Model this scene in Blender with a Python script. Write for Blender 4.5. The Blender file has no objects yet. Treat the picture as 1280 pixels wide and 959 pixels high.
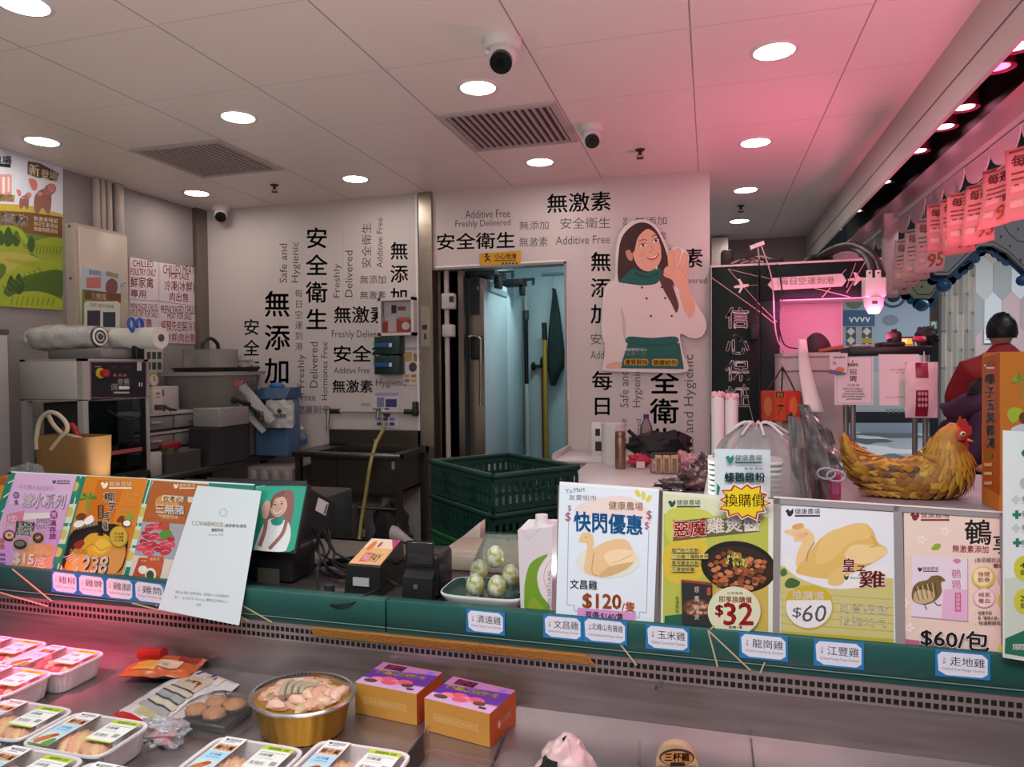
import bpy, bmesh, math, random
from mathutils import Vector, Matrix, noise
PI = math.pi
S = bpy.context.scene
C = S.collection
rnd = random.Random(7)

# ------------------------------------------------------------------ camera
FPX, CX, CY = 880.0, 640.0, 479.5
RW = Matrix(((0.96276548, -0.00337101, -0.27031696), (0.27015675, -0.02460942, 0.96250179), (-0.00989695, -0.99969146, -0.0227824)))
CAM = Vector((0, 0, 1.6))
cd = bpy.data.cameras.new('camera'); co = bpy.data.objects.new('camera', cd); C.objects.link(co)
cd.sensor_width = 36; cd.lens = FPX / 1280 * 36; cd.clip_start = .02; cd.clip_end = 100
cr, cdn, cf = RW.col[0], RW.col[1], RW.col[2]
co.matrix_world = Matrix(((cr[0], -cdn[0], -cf[0], 0), (cr[1], -cdn[1], -cf[1], 0), (cr[2], -cdn[2], -cf[2], 1.6), (0, 0, 0, 1)))
S.camera = co
# ------------------------------------------------------------------ light and exposure
S.view_settings.view_transform = 'Standard'; S.view_settings.look = 'None'; S.view_settings.gamma = 1
S.view_settings.use_curve_mapping = False
S.view_settings.exposure = 0.0
w = bpy.data.worlds.new('world'); S.world = w; w.use_nodes = True
w.node_tree.nodes['Background'].inputs[0].default_value = (.78, .74, .74, 1)
w.node_tree.nodes['Background'].inputs[1].default_value = .24
DOWN_W, DOWN_EMIT = 1.9, 12
def lamp(name, kind, loc, energy, color, size=.2, size_y=None, aim=(0, 0, -1), spot=None, blend=.5, spread=None):
    d = bpy.data.lights.new(name, kind); d.energy = energy; d.color = color
    o = bpy.data.objects.new(name, d); C.objects.link(o); o.location = loc
    o.rotation_euler = Vector(aim).to_track_quat('-Z', 'Y').to_euler()
    if kind == 'AREA':
        d.shape = 'RECTANGLE' if size_y else 'DISK'; d.size = size
        if size_y: d.size_y = size_y
        if spread: d.spread = spread
    elif kind == 'SPOT':
        d.spot_size = spot; d.spot_blend = blend; d.shadow_soft_size = size
    else: d.shadow_soft_size = size
    return o
WHITE = (1, .95, .91); PINK = (1, .14, .36)
# mall ceiling lights over the customers' side
lamp('mall_light', 'AREA', (-.3, -.1, 3.4), 30, (.88, .98, 1), 3.6, 1.0, (0, .48, -1), spread=2.2)
# unseen point lights: whites added to brighten the ceiling, pink for its tint
for x, e in ((-1.6, 16), (-.6, 17), (.3, 13)): lamp('unseen_point_lamp', 'POINT', (x, .5, 2.1), e, (.96, 1, .95), .12)
lamp('unseen_point_lamp', 'POINT', (.98, 1.95, 2.05), 20, (1, .18, .37), .1)
lamp('case_lamp', 'SPOT', (-1.85, .8, 2.2), 420, (1, .06, .2), .05, None, (.18, .44, -1.3), .50, .7)
lamp('case_lamp', 'SPOT', (-.8, .45, 2.5), 20, (1, .75, .8), .08, None, (-.1, .55, -1.5), .9, .7)
lamp('case_lamp', 'SPOT', (.1, .5, 2.5), 36, (1, .36, .5), .08, None, (0, .7, -1.5), 1.0, .7)
# pink meat lamps by the right end
lamp('meat_lamp', 'AREA', (.62, 4.40, 1.95), 4, PINK, .5, .1, (0, .7, -.5))
lamp('meat_lamp', 'SPOT', (.95, 2.4, 2.75), 42, (1, .22, .36), .06, None, (-.42, 1.4, -.85), 1.5, .8)
# pink uplight added unseen on the till shelf to tint the ceiling
lamp('added_pink_uplight', 'AREA', (.74, 3.66, 1.705), 12, (1, .15, .33), .3, .1, (-.2, .0, 1))
# white uplights added out of view behind the posters to brighten the ceiling
lamp('added_white_uplight', 'AREA', (-2.2, 2.4, 1.112), 4.5, (1, .98, .88), .8, .1, (.05, .12, 1))
lamp('added_white_uplight', 'AREA', (-.21, 1.80, 1.06), 4.5, (1, .98, .9), .18, .1, (-.05, .25, 1))
# concourse
lamp('mall_light', 'AREA', (2.6, 4.3, 3.66), 40, (.92, .96, 1), 1.6, 1.0)
lamp('mall_light', 'AREA', (4, 9.3, 3.66), 260, (.92, .96, 1), 3, 2)
lamp('mall_light', 'AREA', (5, 15, 3.66), 220, (.92, .96, 1), 4, 3)
# store room
lamp('store_light', 'AREA', (-1.1, 5.3, 2.62), 9.0, (.82, .97, 1), .5, .15)

# ------------------------------------------------------------------ helpers
def ray(px, py): return RW @ Vector(((px - CX) / FPX, (py - CY) / FPX, 1))
def on(px, py, ax, val):
    r = ray(px, py); return CAM + r * ((val - CAM[ax]) / r[ax])
def PX(px, py, v): return on(px, py, 0, v)
def PY(px, py, v): return on(px, py, 1, v)
def PZ(px, py, v): return on(px, py, 2, v)
def plane(p0, n):
    p0 = Vector(p0); n = Vector(n).normalized(); k = (p0 - CAM).dot(n)
    def f(x, y):
        r = ray(x, y); return CAM + r * (k / r.dot(n))
    return f, n
def sub(f, ox, oy, s):             # the same plane, addressed in coordinates of a magnified crop
    return lambda x, y: f(ox + x / s, oy + y / s)
def flat(o, u, v):                 # local picture frame: origin top-left, u across, v down (vectors for 1 unit)
    o, u, v = Vector(o), Vector(u), Vector(v)
    return (lambda x, y: o + u * x + v * y), v.cross(u).normalized()

def lin(h):
    h = h.lstrip('#'); h = h if len(h) == 6 else ''.join(x * 2 for x in h); c = [int(h[i:i + 2], 16) / 255 for i in (0, 2, 4)]
    return tuple(x / 12.92 if x <= .04045 else ((x + .055) / 1.055) ** 2.4 for x in c) + (1,)
MC = {}
def nodes_of(name):
    m = bpy.data.materials.new(name); m.use_nodes = True
    nt = m.node_tree; return m, nt, nt.nodes['Principled BSDF']
def M(c, rough=.55, metal=0, spec=.4, var=0, scale=30, bump=0, emit=0, coat=0, sss=0):
    k = (c, rough, metal, spec, var, scale, bump, emit, coat, sss)
    if k in MC: return MC[k]
    m, nt, p = nodes_of('mat_' + c.strip('#') + '_%d' % len(MC))
    p.inputs['Base Color'].default_value = lin(c); p.inputs['Roughness'].default_value = rough
    p.inputs['Metallic'].default_value = metal; p.inputs['Specular IOR Level'].default_value = spec
    if coat: p.inputs['Coat Weight'].default_value = coat; p.inputs['Coat Roughness'].default_value = .1
    if sss:
        p.inputs['Subsurface Weight'].default_value = sss; p.inputs['Subsurface Radius'].default_value = (.02, .01, .006); p.inputs['Subsurface Scale'].default_value = .3
    if emit:
        p.inputs['Emission Color'].default_value = lin(c); p.inputs['Emission Strength'].default_value = emit
    if var or bump:
        tc = nt.nodes.new('ShaderNodeTexCoord'); nz = nt.nodes.new('ShaderNodeTexNoise')
        nz.inputs['Scale'].default_value = scale; nz.inputs['Detail'].default_value = 5
        nt.links.new(tc.outputs['Object'], nz.inputs['Vector'])
        if var:
            mx = nt.nodes.new('ShaderNodeMix'); mx.data_type = 'RGBA'
            a = lin(c); mx.inputs[6].default_value = tuple(x * (1 - var) for x in a[:3]) + (1,)
            mx.inputs[7].default_value = tuple(min(1, x * (1 + var)) for x in a[:3]) + (1,)
            nt.links.new(nz.outputs['Fac'], mx.inputs[0]); nt.links.new(mx.outputs[2], p.inputs['Base Color'])
        if bump:
            bp = nt.nodes.new('ShaderNodeBump'); bp.inputs['Strength'].default_value = bump; bp.inputs['Distance'].default_value = .01
            nt.links.new(nz.outputs['Fac'], bp.inputs['Height']); nt.links.new(bp.outputs[0], p.inputs['Normal'])
    MC[k] = m; return m
def steel(c='#8d8680', rough=.32, sc=(2, 2, 60)):
    k = ('steel', c, rough, sc)
    if k in MC: return MC[k]
    m, nt, p = nodes_of('brushed_steel_%d' % len(MC))
    p.inputs['Metallic'].default_value = .9
    tc = nt.nodes.new('ShaderNodeTexCoord'); mp = nt.nodes.new('ShaderNodeMapping'); nz = nt.nodes.new('ShaderNodeTexNoise'); mx = nt.nodes.new('ShaderNodeMix'); mx.data_type = 'RGBA'
    mp.inputs['Scale'].default_value = sc; nz.inputs['Scale'].default_value = 4; nz.inputs['Detail'].default_value = 6
    a = lin(c); mx.inputs[6].default_value = tuple(x * .72 for x in a[:3]) + (1,); mx.inputs[7].default_value = tuple(min(1, x * 1.2) for x in a[:3]) + (1,)
    mr = nt.nodes.new('ShaderNodeMapRange'); mr.inputs[3].default_value = rough - .08; mr.inputs[4].default_value = rough + .14
    L = nt.links.new
    L(tc.outputs['Object'], mp.inputs[0]); L(mp.outputs[0], nz.inputs['Vector']); L(nz.outputs['Fac'], mx.inputs[0]); L(mx.outputs[2], p.inputs['Base Color']); L(nz.outputs['Fac'], mr.inputs[0]); L(mr.outputs[0], p.inputs['Roughness'])
    MC[k] = m; return m
def clear(tint='#ffffff', gloss=.12, rough=.08, milk=0.0, wrinkle=0):
    k = ('clear', tint, gloss, rough, milk, wrinkle)
    if k in MC: return MC[k]
    m = bpy.data.materials.new('clear_plastic_%d' % len(MC)); m.use_nodes = True; nt = m.node_tree; nt.nodes.clear(); L = nt.links.new
    out = nt.nodes.new('ShaderNodeOutputMaterial'); t = nt.nodes.new('ShaderNodeBsdfTransparent'); t.inputs[0].default_value = lin(tint)
    g = nt.nodes.new('ShaderNodeBsdfGlossy'); g.inputs['Roughness'].default_value = rough
    d = nt.nodes.new('ShaderNodeBsdfDiffuse'); d.inputs[0].default_value = lin(tint)
    m1 = nt.nodes.new('ShaderNodeMixShader'); m2 = nt.nodes.new('ShaderNodeMixShader'); fr = nt.nodes.new('ShaderNodeLayerWeight'); fr.inputs[0].default_value = gloss
    m1.inputs[0].default_value = milk
    L(t.outputs[0], m1.inputs[1]); L(d.outputs[0], m1.inputs[2]); L(m1.outputs[0], m2.inputs[1]); L(g.outputs[0], m2.inputs[2]); L(fr.outputs['Fresnel'], m2.inputs[0]); L(m2.outputs[0], out.inputs[0])
    if wrinkle:
        tc = nt.nodes.new('ShaderNodeTexCoord'); nz = nt.nodes.new('ShaderNodeTexNoise'); nz.inputs['Scale'].default_value = wrinkle; nz.inputs['Detail'].default_value = 4; nz.inputs['Distortion'].default_value = 1.5
        bp = nt.nodes.new('ShaderNodeBump'); bp.inputs['Strength'].default_value = .9; bp.inputs['Distance'].default_value = .01
        L(tc.outputs['Object'], nz.inputs['Vector']); L(nz.outputs['Fac'], bp.inputs['Height'])
        for s in (g, d, fr): L(bp.outputs[0], s.inputs['Normal'])
    MC[k] = m; return m

TEXTS = {}
def glyphs(s, bold=0, spacing=1):
    bold = max(bold, 0); k = (s, bold, spacing)
    if k not in TEXTS:
        c = bpy.data.curves.new('t', 'FONT'); c.body = s; c.resolution_u = 2; c.space_character = spacing
        o = bpy.data.objects.new('t', c); C.objects.link(o)
        me = bpy.data.meshes.new_from_object(o.evaluated_get(bpy.context.evaluated_depsgraph_get()))
        vs = [(v.co.x, v.co.y) for v in me.vertices]; fs = [tuple(p.vertices) for p in me.polygons]
        bpy.data.objects.remove(o); bpy.data.curves.remove(c); bpy.data.meshes.remove(me)
        x0, x1 = min(v[0] for v in vs), max(v[0] for v in vs); y0, y1 = min(v[1] for v in vs), max(v[1] for v in vs)
        if bold:                    # heavier strokes: the glyph laid over itself, a hair apart
            n = len(vs); d = min(bold, .07) * .62; sh = [(-d, 0), (d, 0), (0, d), (0, -d)] if bold > .012 else [(-d, 0), (d, 0)]
            if bold > .04: sh += [(-d * .7, d * .7), (d * .7, d * .7), (-d * .7, -d * .7), (d * .7, -d * .7)]
            fs = [tuple(i + n * j for i in f) for j in range(len(sh)) for f in fs]; vs = [(x + a, y + b) for a, b in sh for x, y in vs]
        TEXTS[k] = (vs, fs, x0, x1, y0, y1)
    return TEXTS[k]

def spline(pts, n=6, closed=True):
    P = [Vector(p) for p in pts]; N = len(P); out = []
    for i in range(N if closed else N - 1):
        if closed: a, b, c, d = P[(i - 1) % N], P[i], P[(i + 1) % N], P[(i + 2) % N]
        else: a, b, c, d = P[max(i - 1, 0)], P[i], P[i + 1], P[min(i + 2, N - 1)]
        for k in range(n):
            t = k / n
            out.append(.5 * (2 * b + (c - a) * t + (2 * a - 5 * b + 4 * c - d) * t * t + (3 * b - a - 3 * c + d) * t ** 3))
    if not closed: out.append(P[-1])
    return out

WL = {}
class B:
    def __init__(s): s.v, s.f, s.mi, s.sm, s.mats, s.T = [], [], [], [], [], None
    def m(s, mat):
        if isinstance(mat, str): mat = M(mat)
        if mat not in s.mats: s.mats.append(mat)
        return s.mats.index(mat)
    def add(s, vs, fs, mat, smooth=False):
        k = len(s.v); i = s.m(mat)
        s.v += [(s.T @ Vector(p)) if s.T else Vector(p) for p in vs]
        for f in fs: s.f.append(tuple(k + j for j in f)); s.mi.append(i); s.sm.append(smooth)
        return s
    def box(s, x0, x1, y0, y1, z0, z1, mat, bev=0, seg=2):
        if bev:
            bm = bmesh.new(); bmesh.ops.create_cube(bm, size=1)
            bmesh.ops.transform(bm, verts=bm.verts, matrix=Matrix.Translation(((x0 + x1) / 2, (y0 + y1) / 2, (z0 + z1) / 2)) @ Matrix.Diagonal((x1 - x0, y1 - y0, z1 - z0, 1)))
            bmesh.ops.bevel(bm, geom=bm.edges[:], offset=bev, segments=seg, profile=.5, affect='EDGES')
            bm.verts.index_update(); s.add([v.co.copy() for v in bm.verts], [[v.index for v in f.verts] for f in bm.faces], mat, True); bm.free(); return s
        v = [(x, y, z) for x in (x0, x1) for y in (y0, y1) for z in (z0, z1)]
        return s.add(v, [(0, 1, 3, 2), (4, 6, 7, 5), (0, 4, 5, 1), (2, 3, 7, 6), (0, 2, 6, 4), (1, 5, 7, 3)], mat)
    def hexa(s, b4, t4, mat):      # eight free corners
        return s.add(list(b4) + list(t4), [(3, 2, 1, 0), (4, 5, 6, 7), (0, 1, 5, 4), (1, 2, 6, 5), (2, 3, 7, 6), (3, 0, 4, 7)], mat)
    def slab(s, pts, n, t, mat):   # planar outline given thickness t along -n
        n = Vector(n).normalized(); N = len(pts); a = [Vector(p) for p in pts]; b = [p - n * t for p in a]
        return s.add(a + b, [tuple(range(N)), tuple(range(2 * N - 1, N - 1, -1))] + [(i, N + i, N + (i + 1) % N, (i + 1) % N) for i in range(N)], mat)
    def ring(s, secs, mat, cap=True, smooth=True, closed=False):   # loft through loops of equal length
        n = len(secs[0]); vs = [p for c in secs for p in c]; fs = []
        R = len(secs)
        for r in range(R if closed else R - 1):
            q = (r + 1) % R
            for i in range(n): fs.append((r * n + i, r * n + (i + 1) % n, q * n + (i + 1) % n, q * n + i))
        if cap and not closed: fs += [tuple(range(n - 1, -1, -1)), tuple(range((R - 1) * n, R * n))]
        return s.add(vs, fs, mat, smooth)
    def cyl(s, p0, p1, r0, mat, r1=None, n=16, cap=True, smooth=True):
        p0, p1 = Vector(p0), Vector(p1); r1 = r0 if r1 is None else r1; d = (p1 - p0).normalized()
        a = d.orthogonal().normalized(); b = d.cross(a)
        ci = [(math.cos(2 * PI * i / n), math.sin(2 * PI * i / n)) for i in range(n)]
        return s.ring([[p + (a * x + b * y) * r for x, y in ci] for p, r in ((p0, r0), (p1, r1))], mat, cap, smooth)
    def tube(s, pts, r, mat, n=8, sm=0):
        P = spline(pts, sm, False) if sm else [Vector(p) for p in pts]; secs = []; a = None
        for i, p in enumerate(P):
            d = (P[min(i + 1, len(P) - 1)] - P[max(i - 1, 0)]).normalized()
            a = d.orthogonal().normalized() if a is None else (a - d * a.dot(d)).normalized()
            b = d.cross(a); rr = r(i / (len(P) - 1)) if callable(r) else r
            secs.append([p + (a * math.cos(2 * PI * k / n) + b * math.sin(2 * PI * k / n)) * rr for k in range(n)])
        return s.ring(secs, mat)
    def lathe(s, prof, c, mat, n=24, cap=True, sx=1, sy=1):
        c = Vector(c)
        return s.ring([[c + Vector((r * sx * math.cos(2 * PI * k / n), r * sy * math.sin(2 * PI * k / n), z)) for k in range(n)] for r, z in prof], mat, cap)
    def ell(s, c, r, mat, nu=16, nv=10, wob=0, ws=20, rot=None):
        c = Vector(c); r = Vector(r) if hasattr(r, '__len__') else Vector((r, r, r)); secs = []
        for j in range(nv + 1):
            t = PI * j / nv; t = min(max(t, .02), PI - .02); l = []
            for i in range(nu):
                u = 2 * PI * i / nu; d = Vector((math.sin(t) * math.cos(u), math.sin(t) * math.sin(u), -math.cos(t)))
                k = 1 + (wob * noise.noise((c + d) * ws / 10 + c * 37) if wob else 0)
                q = Vector((d.x * r.x * k, d.y * r.y * k, d.z * r.z * k))
                if rot: q = rot @ q
                l.append(c + q)
            secs.append(l)
        return s.ring(secs, mat)
    def grid(s, fn, nu, nv, mat, smooth=True):
        vs = [fn(i / nu, j / nv) for j in range(nv + 1) for i in range(nu + 1)]
        return s.add(vs, [(j * (nu + 1) + i, j * (nu + 1) + i + 1, (j + 1) * (nu + 1) + i + 1, (j + 1) * (nu + 1) + i) for j in range(nv) for i in range(nu)], mat, smooth)
    def mesh(s, name):
        me = bpy.data.meshes.new(name); return me
    def build(s, name, parent=None, loc=None):
        if parent is not None: o0 = WL[parent.as_pointer()]
        elif loc is not None: o0 = Vector(loc)
        else:
            lo = [min(p[i] for p in s.v) for i in range(3)]; hi = [max(p[i] for p in s.v) for i in range(3)]
            o0 = Vector(((lo[0] + hi[0]) / 2, (lo[1] + hi[1]) / 2, lo[2]))
        me = bpy.data.meshes.new(name); me.from_pydata([p - o0 for p in s.v], [], s.f); me.update()
        for m in s.mats: me.materials.append(m)
        me.polygons.foreach_set('material_index', s.mi); me.polygons.foreach_set('use_smooth', s.sm)
        o = bpy.data.objects.new(name, me); C.objects.link(o); WL[o.as_pointer()] = o0
        if parent is not None: o.parent = parent
        else: o.location = o0
        if any(s.sm):
            try: me.set_sharp_from_angle(angle=.9)
            except Exception: pass
        return o
    def one(s, name, label, cat, group=None, loc=None): return tag(s.build(name, None, loc), label, cat, group)
    def struct(s, name, kind='structure'):
        o = s.build(name); o['kind'] = kind; return o
def tag(o, label, cat, group=None):
    o['label'] = label; o['category'] = cat
    if group: o['group'] = group
    return o
def thing(name, label, cat, loc=(0, 0, 0), group=None):
    o = bpy.data.objects.new(name, None); C.objects.link(o); o.location = loc; o.empty_display_size = .05
    WL[o.as_pointer()] = Vector(loc); return tag(o, label, cat, group)
def dup(root, loc, rz=0, label=None, scale=None, rot=None):
    def cp(o, par):
        c = o.copy(); C.objects.link(c)
        if par: c.parent = par
        for ch in kids.get(o, ()): cp(ch, c)
        return c
    kids = {}
    def gather(o):
        kids[o] = list(o.children)
        for ch in kids[o]: gather(ch)
    gather(root)
    r = cp(root, None); r.location = loc; r.rotation_euler = rot or (0, 0, rz)
    if label: r['label'] = label
    if scale: r.scale = scale
    WL[r.as_pointer()] = Vector(loc); return r

def clipf(pts, cl):                 # a face trimmed to a convex outline
    sg = sum(cl[i][0] * cl[(i + 1) % len(cl)][1] - cl[(i + 1) % len(cl)][0] * cl[i][1] for i in range(len(cl)))
    for i in range(len(cl)):
        (ax, ay), (bx, by) = cl[i], cl[(i + 1) % len(cl)]
        if sg < 0: ax, ay, bx, by = bx, by, ax, ay
        side = [(bx - ax) * (p[1] - ay) - (by - ay) * (p[0] - ax) for p in pts]
        if min(side, default=0) >= 0: continue
        out = []
        for k, p in enumerate(pts):
            q, s0, s1 = pts[(k + 1) % len(pts)], side[k], side[(k + 1) % len(pts)]
            if s0 >= 0: out.append(p)
            if s0 * s1 < 0: t = s0 / (s0 - s1); out.append((p[0] + (q[0] - p[0]) * t, p[1] + (q[1] - p[1]) * t))
        pts = out
        if len(pts) < 3: return []
    return pts
class Art:                          # flat print on a plane: later calls lie a hair above earlier ones
    def __init__(s, b, mp, n, eps=.00003, w0=0, clip=None):
        s.clip = clip; eps = eps if eps < .0001 else {.0006: .0001, .0008: .0001, .0005: .0001}.get(eps, .00003 if eps < .001 else .0005)
        s.b, s.mp, s.n, s.eps, s.w = b, mp, Vector(n).normalized(), eps, w0 or eps
    def to(s, ox, oy, sc):          # work in the coordinates of a magnified crop
        a = Art(s.b, sub(s.mp, ox, oy, sc), s.n, s.eps, 0, s.clip and [((x - ox) * sc, (y - oy) * sc) for x, y in s.clip]); a.w = s.w + s.eps; return a
    def _up(s): s.w += s.eps
    def faces(s, pts, fs, c):
        if s.clip:
            np_, nf = [], []
            for f in fs:
                q = clipf([tuple(pts[i])[:2] for i in f], s.clip)
                if len(q) > 2: nf.append(tuple(range(len(np_), len(np_) + len(q)))); np_ += q
            pts, fs = np_, nf
        vs = [s.mp(x, y) + s.n * s.w for x, y in pts]; s.b.add(vs, fs, c); s._up(); return s
    def poly(s, pts, c): return s.faces([tuple(p)[:2] for p in pts], [tuple(range(len(pts)))], c)
    def blob(s, pts, c, n=5): return s.poly([(p.x, p.y) for p in spline([Vector((x, y, 0)) for x, y in pts], n)], c)
    def rect(s, x0, y0, x1, y1, c): return s.poly([(x0, y0), (x1, y0), (x1, y1), (x0, y1)], c)
    def rrect(s, x0, y0, x1, y1, r, c):
        pts = []
        for cx, cy, a in ((x1 - r, y0 + r, -90), (x1 - r, y1 - r, 0), (x0 + r, y1 - r, 90), (x0 + r, y0 + r, 180)):
            pts += [(cx + r * math.cos(math.radians(a + k * 30)), cy + r * math.sin(math.radians(a + k * 30))) for k in range(4)]
        return s.poly(pts, c)
    def ell(s, cx, cy, rx, ry, c, n=28, rot=0):
        ca, sa = math.cos(rot), math.sin(rot)
        return s.poly([(cx + rx * math.cos(2 * PI * k / n) * ca - ry * math.sin(2 * PI * k / n) * sa, cy + rx * math.cos(2 * PI * k / n) * sa + ry * math.sin(2 * PI * k / n) * ca) for k in range(n)], c)
    def line(s, pts, w, c):
        vs, fs = [], []
        for (x0, y0), (x1, y1) in zip(pts, pts[1:]):
            l = math.hypot(x1 - x0, y1 - y0) or 1; nx, ny = -(y1 - y0) / l * w / 2, (x1 - x0) / l * w / 2; k = len(vs)
            vs += [(x0 + nx, y0 + ny), (x1 + nx, y1 + ny), (x1 - nx, y1 - ny), (x0 - nx, y0 - ny)]; fs.append((k, k + 1, k + 2, k + 3))
        return s.faces(vs, fs, c)
    def frame(s, x0, y0, x1, y1, w, c): return s.line([(x0, y0), (x1, y0), (x1, y1), (x0, y1), (x0, y0)], w, c)
    def curve(s, pts, w, c, n=5): return s.line([(p.x, p.y) for p in spline([Vector((x, y, 0)) for x, y in pts], n, False)], w, c)
    def txt(s, t, x0, y0, x1, y1, c, bold=0, up=False, slant=0, skew=0, nominal=True):
        vs, fs, a0, a1, b0, b1 = glyphs(t, bold)
        if any(ord(ch) > 0x3000 for ch in t) and nominal:
            b0, b1 = -.10, .87
            if len(t) == 1: a0, a1 = .04, .96
        pts = []
        for x, y in vs:
            u, v = (x - a0) / (a1 - a0), (b1 - y) / (b1 - b0)
            if up: pts.append((x0 + v * (x1 - x0), y1 - u * (y1 - y0)))
            else: pts.append((x0 + u * (x1 - x0) + slant * (1 - v) * (y1 - y0), y0 + v * (y1 - y0) + skew * u))
        return s.faces(pts, fs, c)
    def col(s, t, x0, y0, x1, y1, c, bold=0, gap=.16):   # characters stacked downwards
        n = len(t); h = (y1 - y0) / (n + gap * (n - 1))
        for i, ch in enumerate(t): s.txt(ch, x0, y0 + i * h * (1 + gap), x1, y0 + i * h * (1 + gap) + h, c, bold)
        return s
    def logo(s, x, y, h, c, c2=None):   # farm mark: bird-like leaf, four characters over a bar
        s.poly([(x + h * a, y + h * b) for a, b in ((0, .4), (.2, .12), (.4, .1), (.55, .36), (.95, .0), (1, .5), (.75, .9), (.45, 1), (.25, .8), (.18, .5))], c)
        s.txt('健康農場', x + h * 1.15, y, x + h * 4.2, y + h * .72, c2 or c, .01); s.rect(x + h * 1.15, y + h * .8, x + h * 4.2, y + h, c2 or c); return s
# ------------------------------------------------------------------ the setting
YB, XL, HC = 4.57, -3.72, 2.816
XBEAM = .882
def panelled(name, c, sx, sy, ox, oy, dark, width=.006, rough=.38):
    m, nt, p = nodes_of(name); L = nt.links.new
    tc = nt.nodes.new('ShaderNodeTexCoord'); geo = nt.nodes.new('ShaderNodeNewGeometry'); sep = nt.nodes.new('ShaderNodeSeparateXYZ'); L(geo.outputs['Position'], sep.inputs[0])
    def seam(o, off, pitch):
        a = nt.nodes.new('ShaderNodeMath'); a.operation = 'SUBTRACT'; a.inputs[1].default_value = off - 50 * pitch; L(o, a.inputs[0])
        b = nt.nodes.new('ShaderNodeMath'); b.operation = 'MODULO'; b.inputs[1].default_value = pitch; L(a.outputs[0], b.inputs[0])
        d = nt.nodes.new('ShaderNodeMath'); d.operation = 'LESS_THAN'; d.inputs[1].default_value = width; L(b.outputs[0], d.inputs[0]); return d.outputs[0]
    s1 = seam(sep.outputs['X'], ox, sx); s2 = seam(sep.outputs['Y'], oy, sy)
    nz = nt.nodes.new('ShaderNodeTexNoise'); nz.inputs['Scale'].default_value = 1.3; nz.inputs['Detail'].default_value = 3; L(geo.outputs['Position'], nz.inputs['Vector'])
    m0 = nt.nodes.new('ShaderNodeMix'); m0.data_type = 'RGBA'; a = lin(c); m0.inputs[6].default_value = tuple(x * .95 for x in a[:3]) + (1,); m0.inputs[7].default_value = tuple(min(1, x * 1.05) for x in a[:3]) + (1,); L(nz.outputs['Fac'], m0.inputs[0])
    m1 = nt.nodes.new('ShaderNodeMix'); m1.data_type = 'RGBA'; m1.inputs[7].default_value = lin(dark); L(s1, m1.inputs[0]); L(m0.outputs[2], m1.inputs[6])
    m2 = nt.nodes.new('ShaderNodeMix'); m2.data_type = 'RGBA'; m2.inputs[7].default_value = lin('#cdc2bc'); L(s2, m2.inputs[0]); L(m1.outputs[2], m2.inputs[6])
    L(m2.outputs[2], p.inputs['Base Color']); p.inputs['Roughness'].default_value = rough; p.inputs['Specular IOR Level'].default_value = .35
    return m
ceilm = panelled('white_metal_ceiling_panels', '#e4d8d0', .603, .57, -.066, 2.072, '#958a85', .006)
B().box(-3.8, XBEAM, 1.5, 7.3, HC, HC + .05, ceilm).struct('ceiling')
concrete = M('#8f8787', .8, var=.12, scale=3, bump=.05)
B().box(XL - .1, XL, -1, 4.67, 0, HC, concrete).struct('wall_left')
# mall floor: pale terrazzo with dark facets
mf, nt, p = nodes_of('patterned_mall_floor'); L = nt.links.new
geo = nt.nodes.new('ShaderNodeNewGeometry'); mp = nt.nodes.new('ShaderNodeMapping'); mp.inputs['Scale'].default_value = (.9, .8, 1); mp.inputs['Rotation'].default_value = (0, 0, .6)
vo = nt.nodes.new('ShaderNodeTexVoronoi'); vo.distance = 'MANHATTAN'; vo.inputs['Scale'].default_value = 1.1
rp = nt.nodes.new('ShaderNodeValToRGB'); rp.color_ramp.interpolation = 'CONSTANT'
rp.color_ramp.elements[0].color = lin('#c9c9cc'); rp.color_ramp.elements[1].position = .62; rp.color_ramp.elements[1].color = lin('#47484c')
e = rp.color_ramp.elements.new(.5); e.color = lin('#9a9a9e')
sx = nt.nodes.new('ShaderNodeSeparateColor'); L(geo.outputs['Position'], mp.inputs[0]); L(mp.outputs[0], vo.inputs['Vector']); L(vo.outputs['Color'], sx.inputs[0]); L(sx.outputs[0], rp.inputs[0]); L(rp.outputs[0], p.inputs['Base Color']); p.inputs['Roughness'].default_value = .25
B().box(-8, 14, -4, 22, -.05, 0, mf).struct('floor')
B().box(XL, 1.2, 1.9, 7.3, 0, .2, M('#6b6663', .6, var=.1, scale=8)).struct('floor_staff')

# back wall, printed; the left panel reaches the steel column, the right one holds the store room doorway
wallw = M('#c4bbb8', .45, var=.02, scale=2)
ink = '#2c3238'; ink2 = '#4d5157'
b = B(); b.box(XL, -1.934, YB, YB + .1, .2, HC, wallw)
bw = plane((0, YB, 0), (0, -1, 0))
A0 = Art(b, *bw, eps=.0006); A = A0.to(250, 240, 3.1967)
A.line([(572, 70), (572, 560)], 2, '#b3acaa')
for t, x0, y0, x1, y1, bd in (('安全衛生', 425, 140, 508, 552, .025), ('無添加', 260, 393, 357, 768, .025), ('安全衛生', 175, 507, 237, 822, .02), ('每日空運到港', 380, 388, 410, 635, -.004), ('無添加', 762, 198, 830, 455, .025)):
    A.col(t, x0, y0, x1, y1, ink if bd > 0 else ink2, bd, .25)
for t, x0, y0, x1, y1 in (('Safe and', 318, 207, 348, 363), ('Hygienic', 366, 200, 402, 362), ('Freshly', 390, 650, 425, 782), ('Delivered', 440, 600, 470, 782), ('Hormones Free', 485, 600, 510, 832), ('Freshly', 533, 287, 567, 422), ('Delivered', 580, 235, 610, 420), ('Additive Free', 706, 103, 730, 303), ('Freshly Delivered', 382, 905, 404, 1110)):
    A.txt(t, x0, y0, x1, y1, ink2, 0, up=True)
A.txt('安全衛生', 645, 125, 685, 303, ink2, -.004, up=True)
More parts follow.
